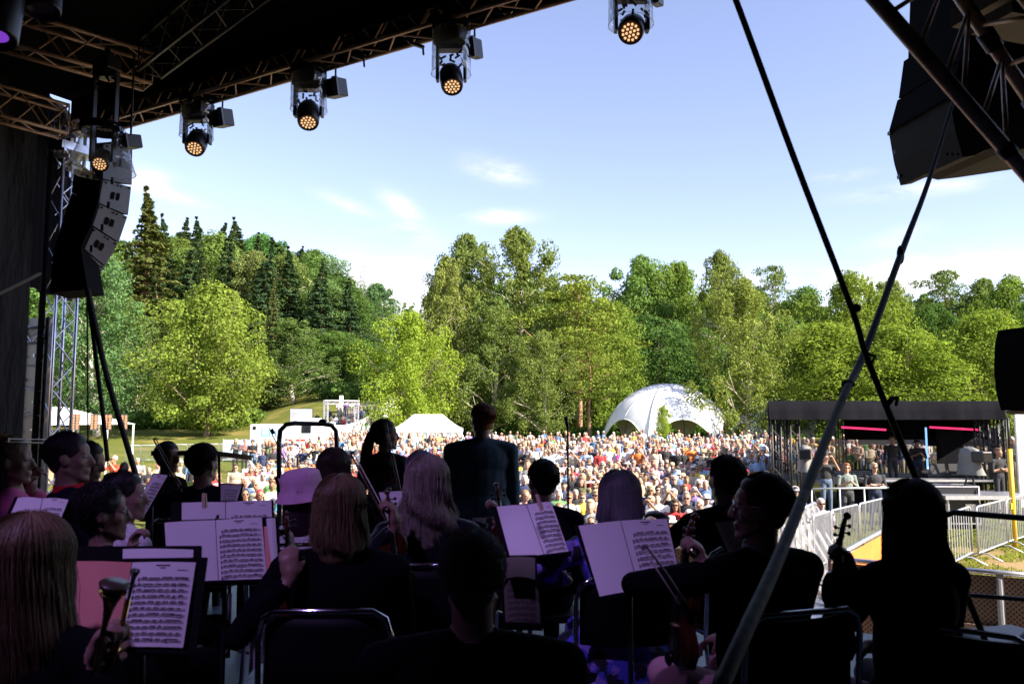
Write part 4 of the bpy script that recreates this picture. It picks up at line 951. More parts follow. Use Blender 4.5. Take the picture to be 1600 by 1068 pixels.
# ---- the audience: shared figures
SKINS = [(.42, .23, .15), (.50, .30, .21), (.38, .20, .13), (.46, .27, .19), (.52, .33, .24), (.34, .18, .11)]
cr_skin = randmat('audience_skin', SKINS, .55)
cr_top = mat('audience_top', (1, 1, 1), .85, objcol=True, noise=.22, ns=9)
PATT = mat('audience_patterned_top', (1, 1, 1), .85, objcol=True, noise=.8, ns=22)
cr_leg = randmat('audience_trousers', [(.03, .05, .10), (.02, .02, .025), (.10, .14, .22), (.30, .26, .20), (.05, .05, .06), (.02, .03, .07)], .85, .37)
cr_hair = mat('audience_hair', (1, 1, 1), .6, objcol=True, noise=.35, ns=30)
M['lens'] = mat('sunglass_lens', (.01, .008, .008), .12); 
cr_hat = mat('hat_felt', (1, 1, 1), .85, objcol=True)
def crowd_fig(name, seated, pose, voxel=.017, seed=0, patt=False):
    """local +Y is where the figure looks"""
    B = Blobs(); g = random.Random(seed); mi_s, mi_t, mi_l = 0, 1, 2
    if seated:
        hip = Vector((0, 0, .50)); ch = Vector((0, .02, .88)); nk = Vector((0, .02, 1.00)); hd = Vector((0, .045, 1.15))
    else:
        hip = Vector((0, 0, .95)); ch = Vector((0, 0, 1.30)); nk = Vector((0, 0, 1.44)); hd = Vector((0, .03, 1.60))
    w = .185+g.uniform(-.02, .02)
    B.ell(hip+Vector((0, 0, .03)), (.17, .125, .14), None, mi_l if not seated else mi_t)
    B.ell((hip+ch)/2, (w*.88, .125, .22), None, mi_t); B.ell(ch, (w*1.0, .125, .16), None, mi_t); B.ell(ch+Vector((0, 0, .07)), (w*1.05, .09, .07), None, mi_t)
    B.cap(nk-Vector((0, 0, .05)), hd-Vector((0, .01, .05)), .052, .048, mi_s)
    head_blobs(B, hd, Matrix.Rotation(g.uniform(-.3, .3), 3, 'Z'), 1.0, mi_s)
    for s in (-1, 1):
        sh = ch+Vector((s*(w+.01), 0, .07)); B.ell(sh, (.065, .07, .065), None, mi_t)
        if pose == 'lap': el = sh+Vector((s*.04, .02, -.28)); wr = Vector((s*.06, .30, el.z-.0))
        elif pose == 'clap': el = sh+Vector((s*.05, .08, -.25)); wr = Vector((s*.03, .32, el.z+.14))
        elif pose == 'down': el = sh+Vector((s*.05, -.02, -.29)); wr = el+Vector((-s*.01, .06, -.25))
        elif pose == 'cross': el = sh+Vector((s*.05, .04, -.27)); wr = Vector((-s*.10, .19, el.z+.07))
        else: el = sh+Vector((s*.10, .16, -.10)); wr = Vector((s*.05, .30, hd.z+.02))    # photo: hands up at the face
        B.cap(sh, el, .055, .042, mi_t); B.cap(el, (el+wr)/2, .040, .034, mi_s if g.random() < .6 else mi_t); B.cap((el+wr)/2, wr, .034, .028, mi_s)
        B.ell(wr+(wr-el).normalized()*.05, (.035, .045, .03), None, mi_s)
        if seated:
            kn = Vector((s*.14, .44, .50)); an = Vector((s*.13, .42, .08)); B.cap(hip+Vector((s*.09, .02, 0)), kn, .085, .062, mi_l); B.cap(kn, an, .058, .042, mi_l); B.ell(an+Vector((0, .06, -.03)), (.045, .12, .04), None, mi_l)
        else:
            kn = Vector((s*.10, .02, .50)); an = Vector((s*.11, -.01, .09)); B.cap(hip+Vector((s*.085, 0, -.03)), kn, .085, .058, mi_l); B.cap(kn, an, .055, .042, mi_l); B.ell(an+Vector((0, .06, -.04)), (.045, .12, .04), None, mi_l)
    return B.mesh(name, [cr_skin, PATT if patt else cr_top, cr_leg], voxel, 2, 12, 8), hd
def hair_mesh(kind, hd, voxel=.014):
    B = Blobs()
    if kind == 'short':
        B.ell(hd+Vector((0, -.030, .048)), (.084, .094, .084)); B.ell(hd+Vector((0, .03, .095)), (.066, .06, .036)); B.ell(hd+Vector((0, -.06, 0)), (.07, .05, .06))
    elif kind == 'bob':
        B.ell(hd+Vector((0, -.030, .045)), (.094, .100, .092)); B.ell(hd+Vector((0, .03, .095)), (.072, .058, .04))
        for s in (-1, 1): B.ell(hd+Vector((s*.078, -.01, -.03)), (.030, .055, .085))
        B.ell(hd+Vector((0, -.075, -.03)), (.085, .045, .09))
    elif kind == 'long':
        B.ell(hd+Vector((0, -.030, .045)), (.090, .098, .090)); B.ell(hd+Vector((0, .03, .095)), (.070, .058, .038))
        for s in (-1, 1): B.ell(hd+Vector((s*.080, .0, -.09)), (.030, .05, .15))
        B.ell(hd+Vector((0, -.075, -.08)), (.09, .045, .16))
    elif kind == 'thin':
        B.ell(hd+Vector((0, -.038, .012)), (.083, .088, .058)); B.ell(hd+Vector((0, -.03, .05)), (.079, .088, .074))
    return B.mesh('hair', [cr_hair], voxel, 1, 12, 8)
def glasses_mesh(hd):
    q = MB()
    for s in (-1, 1):
        q.ell(hd+Vector((s*.034, .094, .012)), (.029, .010, .020), None, 8, 5); q.tube([hd+Vector((s*.06, .088, .016)), hd+Vector((s*.082, .0, .012))], .004, 4)
    q.tube([hd+Vector((-.01, .100, .016)), hd+Vector((.01, .100, .016))], .004, 4); return q.mesh('sunglasses', [M['lens']])
def cap_mesh(hd):
    q = MB(); q.lathe(hd+Vector((0, -.02, .045)), [(.094, -.01), (.096, .03), (.080, .068), (.045, .088), (.001, .094)], None, 14); q.lathe(hd+Vector((0, .07, .043)), [(.001, .006), (.07, .004), (.075, -.004), (.001, -.002)], Matrix.Scale(1.0, 3), 12); return q.mesh('cap', [cr_hat], True)
def brim_mesh(hd):
    q = MB(); q.lathe(hd+Vector((0, -.015, .035)), [(.155, -.015), (.15, -.005), (.100, .005), (.096, .05), (.085, .085), (.05, .094), (.001, .090)], None, 18); return q.mesh('hat', [cr_hat], True)
FIG = []   # (mesh, hd, seated)
for i, (se, po) in enumerate([(True, 'lap'), (True, 'clap'), (True, 'cross'), (True, 'lap'), (True, 'photo'), (False, 'down'), (False, 'cross'), (False, 'clap'), (False, 'down'), (False, 'photo')]):
    me, hd = crowd_fig('person', se, po, seed=i, patt=(i in (3, 8))); FIG.append((me, hd, se, po))
HD_S, HD_T = FIG[0][1], FIG[5][1]
HAIR = {(k, se): hair_mesh(k, hd) for k in ('short', 'bob', 'long', 'thin') for se, hd in ((True, HD_S), (False, HD_T))}
GL = {True: glasses_mesh(HD_S), False: glasses_mesh(HD_T)}; CAPM = {True: cap_mesh(HD_S), False: cap_mesh(HD_T)}; BRM = {True: brim_mesh(HD_S), False: brim_mesh(HD_T)}
TOPS = [('white', (.78, .77, .75), 16), ('navy', (.03, .045, .11), 12), ('black', (.02, .02, .022), 13), ('grey', (.30, .30, .31), 8), ('light blue', (.33, .47, .68), 7), ('red', (.60, .04, .04), 5), ('pink', (.75, .35, .42), 4), ('magenta', (.52, .03, .25), 1),
        ('beige', (.55, .45, .33), 9), ('turquoise', (.06, .40, .48), 2), ('green', (.12, .28, .10), 1), ('orange', (.80, .22, .05), 2), ('purple', (.25, .15, .38), 2), ('denim blue', (.10, .17, .30), 7), ('yellow', (.80, .60, .08), 1), ('olive', (.18, .18, .09), 3)]
HAIRS = [('grey', (.42, .40, .38), 10), ('white', (.75, .72, .68), 8), ('blonde', (.58, .42, .22), 8), ('dark brown', (.06, .035, .02), 9), ('light brown', (.22, .13, .07), 8), ('reddish', (.30, .10, .04), 3)]
def pick(g, lst):
    t = g.uniform(0, sum(x[-1] for x in lst)); 
    for x in lst:
        t -= x[-1]
        if t <= 0: return x
    return lst[-1]
def ppx(v):
    d = Vector(v)-Vector((0, 0, CZ)); c, s = math.cos(PITCH), math.sin(PITCH); f = d.y*c+d.z*s; u = -d.y*s+d.z*c
    return 800+d.x/f*FPX, 534-u/f*FPX
# where people are: rows parallel to the stage front
cg = random.Random(42); PPL = []
def in_area(p, n):
    px, py = ppx((p.x, p.y, 1.2)); D = p.y
    if D < 10.4 or D > 68: return None
    if D < 31 and 786+cg.uniform(-3, 3) < px < 818 and D > 14.5: return None    # the walkway gap
    r = p.x*RV.x+p.y*RV.y
    if n < 19.5 and r > -3.35: return None
    right = 1235 if D < 21 else (1205 if D < 29 else 1222)
    if px > right:
        if 33 < D < 52 and px < 1620: return 'stand' if cg.random() < .55 else None
        return None
    if D < 31.0:
        if px < 372+max(0, (D-22))*3: return 'seat' if (D > 20 and px > 195 and cg.random() < .17) else None
        if px > 1120 and D > 25: return 'stand'
        return 'seat' if cg.random() < .96 else None
    lim = 560-(D-31)*3.2 if D < 45 else 516
    if px < lim:
        return 'stand' if (32 < D < 47 and px > 400-(D-32)*0 and cg.random() < .42) else None
    if D > 72 and px < 560: return None
    if 590 < px < 745 and D > 60: return None
    return ('seat' if (D > 46 and px > 640 and cg.random() < .6) else 'stand') if cg.random() < .92 else None
n = 12.2
while n < 70:
    step = .92 if n < 33 else (1.05 if n < 45 else 1.5); sp = .60 if n < 33 else (.80 if n < 45 else 1.05)
    r = -75.0
    while r < 40:
        rr_, nn = r+cg.gauss(0, .10), n+cg.gauss(0, .13); p = S(rr_, nn, 0); k = in_area(p, nn)
        if k: PPL.append((p.x, p.y, k))
        r += sp
    n += step
# a few picked people
EXTRA = [ # px, D, standing?, facing offset, top, hair, extras, label
 (1298, 20.95, False and 1, 0, 0, 0, 0, '')][:0]
def dress(g, child=False):
    t = pick(g, TOPS); h = pick(g, HAIRS); hk = g.choice(['short', 'short', 'bob', 'long', 'thin'] if h[0] not in ('white', 'grey') else ['short', 'thin', 'bob', 'bob'])
    gl = g.random() < .5; x = g.random(); hat = 'cap' if x < .11 else ('hat' if x < .19 else None); hc = pick(g, [('white', (.75, .74, .70), 5), ('black', (.02, .02, .02), 3), ('red', (.5, .03, .04), 1), ('straw', (.62, .48, .25), 3), ('light blue', (.3, .5, .7), 1), ('olive', (.15, .14, .08), 2)]) if hat else None
    return t, h, hk, gl, hat, hc
def add_person(x, y, seated, d, mesh_i, yaw, sc, label, group='people in the audience', z=0):
    t, h, hk, gl, hat, hc = d
    me, hd, se, po = FIG[mesh_i]; o = bpy.data.objects.new('person', me); COL.objects.link(o); o.location = (x, y, z); o.rotation_euler = (0, 0, yaw); o.scale = (sc, sc, sc)
    j = cg.uniform(.8, 1.15); o.color = (t[1][0]*j, t[1][1]*j, t[1][2]*j, 1); tag(o, label, 'person', group)
    hm = bpy.data.objects.new('hair', HAIR[hk, se]); COL.objects.link(hm); hm.parent = o; j = cg.uniform(.75, 1.2); hm.color = (h[1][0]*j, h[1][1]*j, h[1][2]*j, 1)
    if gl: q = bpy.data.objects.new('sunglasses', GL[se]); COL.objects.link(q); q.parent = o
    if hat: q = bpy.data.objects.new(hat, (CAPM if hat == 'cap' else BRM)[se]); COL.objects.link(q); q.parent = o; q.color = (*hc[1], 1)
    return o
# rough outlines of the musicians, to know who in the audience can be seen at all
OCC = [(705, 630, 793, 800), (577, 655, 640, 820), (635, 712, 735, 870), (425, 742, 625, 1068), (937, 735, 1003, 900), (823, 718, 868, 860), (810, 780, 893, 860), (1105, 712, 1160, 850), (1060, 790, 1230, 1000), (1140, 740, 1225, 900), (293, 693, 345, 800), (257, 745, 440, 1000), (-50, 675, 140, 1068), (178, 737, 260, 900), (245, 690, 285, 800), (435, 735, 505, 900), (497, 700, 548, 800), (900, 810, 1070, 1000), (770, 785, 890, 900), (1370, 750, 1440, 900)]
def visible(px, py): return not any(a < px < c and b_ < py < d_ for a, b_, c, d_ in OCC) and -5 < px < 1600
cand = []
for (x, y, k) in PPL:
    zz = 1.15 if k == 'seat' else 1.6; px, py = ppx((x, y, zz)); v = visible(px, py) and py < 862 and not (px > 1222 and y > 30)
    cand.append([x, y, k, px, py, v])
vis = sorted([c for c in cand if c[5]], key=lambda c: c[1]); IND = vis[:268]; ids = set(id(c) for c in IND); REST = [c for c in cand if id(c) not in ids]
ZONES = [(235, 'below the food tent'), (380, 'below the far lawn barriers'), (432, 'left of the black podium rail'), (530, 'seen through the black podium rail'), (578, 'left of the standing violinist'), (645, 'beside the standing violinist'), (707, 'left of the conductor'),
         (790, 'behind the conductor'), (826, 'just right of the conductor'), (884, 'above the dark-haired man'), (942, 'right of the thin microphone pole'), (1012, 'above the grey-bobbed violinist'), (1075, 'right of the grey-bobbed violinist'), (1110, 'left of the man with outstretched arm'), (1165, 'above the man with outstretched arm'), (1240, 'left of the black mixing tent'), (9999, 'below the black mixing tent')]
ORD = ['', 'second ', 'third ', 'fourth ', 'fifth ', 'sixth ', 'seventh ', 'eighth ', 'ninth ']
seen = {}
for c in IND:
    x, y, k, px, py, v = c; se = k == 'seat'; d = dress(cg); zn = next(z for a, z in ZONES if px < a)
    look = (d[4] and (d[5][0]+' '+d[4])) or (d[1][0]+' '+{'short': 'short hair', 'bob': 'bobbed hair', 'long': 'long hair', 'thin': 'thinning hair'}[d[2]])
    key = (se, d[0][0], look, d[3], zn); i = seen.get(key, 0); seen[key] = i+1
    lab = (ORD[i]+'nearest ' if i else '')+('seated' if se else 'standing')+' spectator, '+d[0][0].replace(' ', '-')+' top, '+look.replace('light ', 'light-').replace('dark ', 'dark-')+(', sunglasses' if d[3] else '')+', '+zn
    c.append((d, lab, key))
for c in IND:
    d, lab, key = c[6]
    if seen[key] > 1 and 'nearest' not in lab: lab = 'nearest '+lab
    x, y, k = c[:3]; se = k == 'seat'
    yaw = R(180)-math.atan2(x-(-.5), y-5)*-1*-1+cg.gauss(0, .22)
    mi = cg.choice([0, 0, 1, 2, 3, 0, 4] if se else [5, 6, 7, 8, 6, 9]); lab = lab if len(lab.split()) < 17 else lab.replace(' spectator', '').replace(' top', '')
    add_person(x, y, se, d, mi, yaw, cg.uniform(.90, 1.07), lab)
# the rest of the crowd: one mass, each figure built of light shapes, clothes and hair in true colours
def lite(se):
    q = MB(); hd = HD_S if se else HD_T; z0 = .5 if se else .95
    q.ell((0, 0, hd.z-.42), (.20, .13, .26), None, 8, 6, 1); q.ell((0, 0, hd.z-.24), (.215, .11, .09), None, 8, 4, 1); q.ell((0, 0, z0), (.17, .14, .16), None, 8, 4, 1)
    for s in (-1, 1):
        q.tube([(s*.21, 0, hd.z-.24), (s*.25, .06, hd.z-.50), (s*.08, .26, hd.z-.46)], [.055, .042, .03], 5, 1); q.ell((s*.06, .29, hd.z-.45), (.04, .04, .035), None, 5, 4, 0)
        if se: q.tube([(s*.1, 0, .5), (s*.13, .42, .48), (s*.12, .4, .05)], [.09, .065, .045], 5, 2)
        else: q.tube([(s*.09, 0, .95), (s*.10, .02, .5), (s*.10, 0, .03)], [.09, .06, .05], 5, 2)
    q.tube([(0, 0, hd.z-.2), (0, .01, hd.z-.05)], .05, 6, 0); q.ell(hd+Vector((0, .015, -.01)), (.068, .080, .105), None, 10, 7, 0); q.ell(hd+Vector((0, .10, -.02)), (.013, .018, .022), None, 5, 4, 0)
    q.ell(hd+Vector((0, -.025, .035)), (.084, .088, .088), None, 10, 7, 3); q.ell(hd+Vector((0, -.07, -.05)), (.085, .045, .09), None, 7, 5, 3)
    for s in (-1, 1): q.ell(hd+Vector((s*.033, .092, .012)), (.026, .010, .018), None, 5, 4, 4)
    V = np.concatenate(q.v); F = [f for f in q.f]; mi = q.m
    F4 = np.array([f if len(f) == 4 else ((f[0], f[1], f[2], f[2]) if len(f) == 3 else f[:4]) for f in F]); return V, F4, np.array(mi), F
LT = {}
for se in (True, False):
    V, F4, mi, F = lite(se)
    T3 = []; m3 = []
    for f, m in zip(F, mi):
        for i in range(1, len(f)-1): T3.append((f[0], f[i], f[i+1])); m3.append(m)
    LT[se] = (V, np.array(T3), np.array(m3))
AV, AF, AC = [], [], []; base_ = 0
LEGC = [(.03, .05, .10), (.02, .02, .025), (.10, .14, .22), (.30, .26, .20)]
REST += [[x, y, 'stand', 0, 0, False] for x, y in [(-14+cg.gauss(0, 1.6)-.28*(y-74), y) for y in [cg.uniform(72, 92) for _ in range(46)]]]
for c in REST:
    x, y, k = c[:3]; se = k == 'seat'; V, T3, m3 = LT[se]; sc = cg.uniform(.86, 1.09); a = R(180)+math.atan2(x, y)*-1+cg.gauss(0, .35); ca, sa = math.cos(a), math.sin(a)
    v = V*sc; v = np.stack([v[:, 0]*ca-v[:, 1]*sa+x, v[:, 0]*sa+v[:, 1]*ca+y, v[:, 2]+hzf(x, y)], -1)
    d = dress(cg); hc = d[5][1] if d[4] else d[1][1]; sk = cg.choice(SKINS)
    pal = np.array([sk, [q_*cg.uniform(.8, 1.1) for q_ in d[0][1]], cg.choice(LEGC), hc, (.01, .01, .01) if d[3] else sk])
    AV.append(v); AF.append(T3+base_); AC.append(pal[m3]); base_ += len(v)
o = bpy.data.objects.new('crowd', from_np('crowd', np.concatenate(AV), np.concatenate(AF), [mat('crowd_colours', (1, 1, 1), .8, attr='col')], None, True, np.concatenate(AC))); COL.objects.link(o)
tag(o, 'dense far crowd of standing and seated spectators filling the field', 'crowd', kind='stuff')
print('people', len(PPL), 'visible', len(vis), 'rest', len(REST))
# picked people round the mixing tent and the walkway
def special(px, D, se, d, mi, yaw, label, z=0, sc=1.0): 
    p = gxy(px, D); return add_person(p.x, D, se, d, mi, yaw, sc, label, group=None, z=z)
W_, Bk = TOPS[0], TOPS[2]
special(1317, 20.9, False, (('', (.16, .19, .17), 1), HAIRS[5], 'bob', True, None, None), 7, R(175), 'woman leaning on the silver rail in dark floral shirt and sunglasses')
special(1360, 21.0, False, (('', (.03, .03, .035), 1), HAIRS[2], 'short', True, None, None), 6, R(170), 'person in black shirt leaning on the silver rail hand at chin')
special(1275, 16.6, True, (('', (.62, .60, .70), 1), HAIRS[1], 'thin', True, None, None), 0, R(172), 'white-haired man in lilac T-shirt and sunglasses at the end of the seated rows')
special(1240, 17.1, True, (('', (.68, .52, .48), 1), HAIRS[2], 'bob', True, None, None), 0, R(176), 'blonde woman in pale pink top beside the man in lilac T-shirt')
special(1222, 16.9, True, (('', (.30, .30, .28), 1), HAIRS[5], 'short', False, None, None), 3, R(178), 'reddish-haired woman in patterned grey top by the walkway barrier')
special(1236, 19.2, True, (('', (.30, .42, .6), 1), HAIRS[3], 'short', True, 'cap', ('', (.5, .5, .6), 1)), 0, R(178), 'man in blue shirt and pale flat cap behind the blonde woman')
special(1389, 26.4, False, (Bk, HAIRS[3], 'short', False, None, None), 5, R(180), 'technician in black standing at the mixing desk', z=.55)
special(1428, 26.6, False, (Bk, HAIRS[3], 'short', False, 'hat', ('', (.015, .015, .015), 1)), 7, R(165), 'technician in black with black hat beside the booth', z=.45)
special(1552, 21.9, False, (Bk, HAIRS[4], 'short', False, None, None), 6, R(200), 'camera operator in black beside the covered camera', z=.35)
special(1285, 22.0, False, (('', (.02, .02, .02), 1), HAIRS[3], 'short', False, None, None), 9, R(185), 'camera operator behind the pale covered camera', z=.2)
special(824, 22.5, False, (('', (.25, .25, .26), 1), HAIRS[4], 'short', False, None, None), 7, R(178), 'standing person at the walkway gap right of the conductor')
special(803, 24.0, False, (('', (.82, .50, .06), 1), HAIRS[2], 'short', True, None, None), 5, R(180), 'standing person in bright yellow top at the walkway gap')
special(398, 41, False, (('', (.02, .02, .022), 1), HAIRS[3], 'short', False, 'cap', ('', (.02, .02, .02), 1)), 6, R(176), 'person in black T-shirt and jeans with folded arms before the blue banner')
special(372, 43, False, (('', (.08, .08, .09), 1), HAIRS[2], 'long', False, None, None), 7, R(176), 'person in dark top before the left end of the blue banner')
special(386, 42, False, (('', (.35, .16, .17), 1), HAIRS[4], 'short', False, 'cap', ('', (.25, .25, .3), 1)), 7, R(176), 'person in reddish checked shirt with yellow straps on the lawn')
special(185, 25, False, (('', (.70, .07, .03), 1), HAIRS[1], 'thin', True, None, None), 9, R(150), 'standing person in bright red T-shirt below the food tent')
special(208, 23, True, (('', (.50, .40, .32), 1), HAIRS[3], 'short', False, 'cap', ('', (.05, .05, .05), 1)), 4, R(150), 'photographer in beige top aiming a camera, below the food tent')
special(163, 22, True, (('', (.72, .70, .68), 1), HAIRS[3], 'bob', True, None, None), 0, R(150), 'seated person in white jacket and sunglasses below the menu boards')
# ---------------------------------------------------------------- the stage
def onN(px, py, n):
    d = dirv(px, py); return Vector((0, 0, CZ))+d*(n/d.dot(NV))
def onZ(px, py, z):
    d = dirv(px, py); return Vector((0, 0, CZ))+d*((z-CZ)/d.z)
RL, RR, NB, NF = -11.35, 4.2, -4.5, 6.72
sfm = mat('stage_deck_paint', (.07, .10, .13), .42, noise=.25, ns=5); sfm.node_tree.nodes['Principled BSDF'].inputs['Specular IOR Level'].default_value = .6
nt = sfm.node_tree; bb = nt.nodes['Principled BSDF']; bt = nt.nodes.new('ShaderNodeTexBrick'); t_ = nt.nodes.new('ShaderNodeTexCoord'); mp_ = nt.nodes.new('ShaderNodeMapping'); mp_.inputs['Rotation'].default_value = (0, 0, -STA)
bt.offset = 0; bt.inputs['Scale'].default_value = 1; bt.inputs['Brick Width'].default_value = 2; bt.inputs['Row Height'].default_value = 1; bt.inputs['Mortar Size'].default_value = .012; bt.inputs['Color1'].default_value = (1, 1, 1, 1); bt.inputs['Color2'].default_value = (.8, .8, .8, 1); bt.inputs['Mortar'].default_value = (.12, .12, .12, 1)
nt.links.new(t_.outputs['Object'], mp_.inputs[0]); nt.links.new(mp_.outputs[0], bt.inputs['Vector']); mm = nt.nodes.new('ShaderNodeMixRGB'); mm.blend_type = 'MULTIPLY'; mm.inputs[0].default_value = 1
src = bb.inputs['Base Color'].links[0].from_socket; nt.links.new(src, mm.inputs[1]); nt.links.new(bt.outputs['Color'], mm.inputs[2]); nt.links.new(mm.outputs[0], bb.inputs['Base Color'])
q = MB(); q.box(S((RL+RR)/2, (NB+NF)/2, DECK-.06), (RR-RL, NF-NB, .12), rz=STA); tag(q.build('stage_floor', sfm), kind='structure')
q = MB(); q.box(S((RL+RR)/2, NF-.06, (DECK-.13)/2), (RR-RL, .03, DECK-.14), rz=STA); tag(q.build('stage_skirt', M['black']), 'black cloth skirt closing the front of the stage below the deck', 'cloth')
drape = mat('drape_cloth', (.003, .003, .004), .8, noise=.7, ns=1.4, bump=.8, bd=.25, stretch=(1, 1, .3))
def curtain(r0, n0, r1, n1, z0, z1, amp=.06, m=90):
    q = MB(); V = []; a, b_ = S(r0, n0, 0), S(r1, n1, 0); d = (b_-a).normalized(); s = Vector((d.y, -d.x, 0)); L_ = (b_-a).length
    for i in range(m+1):
        t = L_*i/m; w = amp*(math.sin(t*9)+.5*math.sin(t*23+1)); p = a+d*t+s*w; p2 = a+d*t+s*w*.4; V += [(p.x, p.y, z0), (p2.x, p2.y, z1)]
    q.add(V, [(2*i, 2*i+2, 2*i+3, 2*i+1) for i in range(m)]); return q
e = empty('shade_screen', (0, 0, 0)); tag(e, 'unseen tall black screen added to shade the right loudspeaker stack', 'screen')  # out-of-view screen added to keep the sun off the right line array
curtain(4.35, 6.95, 4.35, 9.0, .1, 10.6, m=30).build('cloth', M['black'], e, True)
for nn_ in (7.0, 9.0):
    q = MB(); q.tube([S(4.45, nn_, 0), S(4.45, nn_, 10.7)], .05, 8); q.build('post', M['black_metal'], e, True)
e = empty('stage_roof', (0, 0, 0)); tag(e, 'black stage roof and drapes enclosing the orchestra', 'stage roof')
zr = 7.70
q = MB(); q.box(S((RL+RR)/2, (NB+NF)/2+.1, zr+.05), (RR-RL+.6, NF-NB+.7, .1), rz=STA); q.build('roof_sheet', M['black'], e)
q = MB(); q.box(S((RL+RR)/2, NB-.05, zr/2+.3), (RR-RL, .06, zr-.7), rz=STA); q.build('back_drape', M['black'], e)
curtain(RR, NB, RR, 6.9, DECK-.1, zr).build('side_drape', M['black'], e, True)
curtain(RL-.1, NB, RL-.1, 6.2, DECK-.1, zr).build('side_drape', drape, e, True)
curtain(RL-.1, 6.2, -12.35, 7.35, 4.75, zr, m=20).build('side_drape', M['black'], e, True)
q = MB(); q.box(S((RL+RR)/2, 7.06, 7.22+.24), (RR-RL+.6, .02, .48), rz=STA); q.build('front_valance', M['black'], e)
# front truss with the moving heads
def truss_thing(name, ends, label, w=.29, h=.40, r=.025, rb=.011, m=None, up=(0, 0, 1), step=None, group='roof trusses'):
    e = empty(name, (0, 0, 0)); tag(e, label, 'truss', group); q = MB(); truss(q, ends[0], ends[1], w, r, rb, up, step, h); q.build('truss_frame', m or M['truss'], e, True); return e
M['truss'] = mat('warm_lit_truss', (.50, .34, .24), .42, metal=.35, noise=.25, ns=12)  # galvanised tubes with the warm ground bounce put into their colour
M['truss_silver'] = mat('silver_truss', (.60, .62, .72), .30, metal=.9, noise=.15, ns=10)
NT, ZT = 6.79, 7.12
truss_thing('front_truss', (S(RL, NT, ZT+.20), S(RR, NT, ZT+.20)), 'long roof truss along the stage front carrying the moving head lamps')
q = MB(); q.box(S(-4, NT-.19, ZT+.30), (14.6, .02, .30), rz=STA); tag(q.build('truss_cloth', M['black']), 'narrow black cloth hanging behind the front truss', 'cloth')
q = MB(); 
for z_, nn_ in ((ZT+.22, NT-.05), (ZT+.13, NT+.04), (ZT+.05, NT+.1)): q.tube([S(RL+14.5*i/40, nn_+.02*math.sin(i), z_+.03*math.sin(i*1.7)) for i in range(41)], .018, 5)
tag(q.build('cable_loom', M['black']), 'black cables laid along the inside of the front truss', 'cable')
a = onZ(232, 112, 7.38); b_ = onZ(-60, 27, 7.38); truss_thing('roof_truss', (a, b_), 'upper left roof truss running back from the front truss', r=.026)
a = onZ(100, 190, 7.05); b_ = onZ(-60, 146, 7.05); truss_thing('roof_truss', (a, b_), 'lower left truss meeting the corner tower top', r=.024)
a = onZ(235, 92, 7.45); b_ = onZ(400, -40, 7.45); truss_thing('roof_truss', (a, b_), 'dim truss crossing the black roof towards the top edge', m=M['black_metal'])
# corner tower
tw = onN(98, 400, 6.85); tw.z = 0
e = empty('corner_tower', (tw.x, tw.y, 0), STA); tag(e, 'silver truss tower at the left corner of the stage', 'truss tower')
q = MB(); truss(q, (0, 0, .1), (0, 0, 7.3), .32, .026, .012, up=(0, 1, 0), step=.36); q.build('mast', M['truss_silver'], e, True)
q = MB(); q.tube([(-.06, -.23, .2), (-.06, -.23, 7.2)], .045, 8); q.build('cable_duct', M['black'], e, True)
q = MB(); q.box((0, 0, 6.95), (.62, .55, .12)); q.box((0, 0, 7.3), (.5, .5, .1)); q.box((-.3, -.1, 7.15), (.18, .3, .3)); q.build('sleeve_block', M['truss_silver'], e)
q = MB(); q.box((0, 0, .05), (.9, .9, .1)); q.build('base_plate', M['truss_silver'], e)
for i in range(14): q = MB(); q.box((rnd.uniform(-.35, .35), rnd.uniform(-.4, 0), 6.75+rnd.uniform(-.25, .6)), (rnd.uniform(.05, .2), .05, rnd.uniform(.04, .16)), rz=rnd.uniform(0, 1)); q.build('clamp', M['truss_silver'], e)
a = onN(-40, 522, 6.5); b_ = onN(78, 524, 6.75); truss_thing('side_truss', (a, b_), 'silver horizontal truss joining the corner tower at the left edge', w=.2, h=.23, r=.020, rb=.009, m=M['truss_silver'], group=None)
# rear of the video wall at the left edge
e = empty('video_wall', (0, 0, 0)); tag(e, 'dark rear side of a video wall with cables and frames at the left edge', 'video wall')
vg = mat('video_wall_back', (.02, .025, .035), .35, noise=.6, ns=6); vgl = mat('metal_glints', (.25, .30, .38), .3, metal=.9)
c0, c1 = onN(-120, 600, 6.62), onN(76, 600, 6.72); c0.z = c1.z = 0; d = (c1-c0).normalized()
rz = math.atan2(d.y, d.x); W2 = (c1-c0).length; bkv = Vector((d.y, -d.x, 0))
if bkv.y > 0: bkv = -bkv
q = MB(); q.box((c0+c1)/2+Vector((0, 0, 2.7)), (W2, .08, 3.4), rz=rz); q.build('panel', vg, e)
for i in range(9):
    q = MB(); p = c0+d*(W2*(i+.5)/9)+bkv*.07; q.tube([p+Vector((0, 0, 1.3)), p+Vector((0, 0, 4.4))], .018, 5)
    for k in range(9): q.box(p+bkv*.02+Vector((rnd.uniform(-.03, .03), 0, 1.4+k*.34+rnd.uniform(-.06, .06))), (rnd.uniform(.02, .07), .02, rnd.uniform(.015, .05)), rz=rz, mi=1)
    q.build('frame', [M['black_metal'], vgl], e)
for i in range(8):
    q = MB(); z = 1.5+i*.38; pts = [c0+bkv*.10+d*(W2*t/30)+Vector((0, 0, z-.10*abs(math.sin(t*.42+i)))) for t in range(31)]; q.tube(pts, .007, 4); q.build('cable', vgl, e)
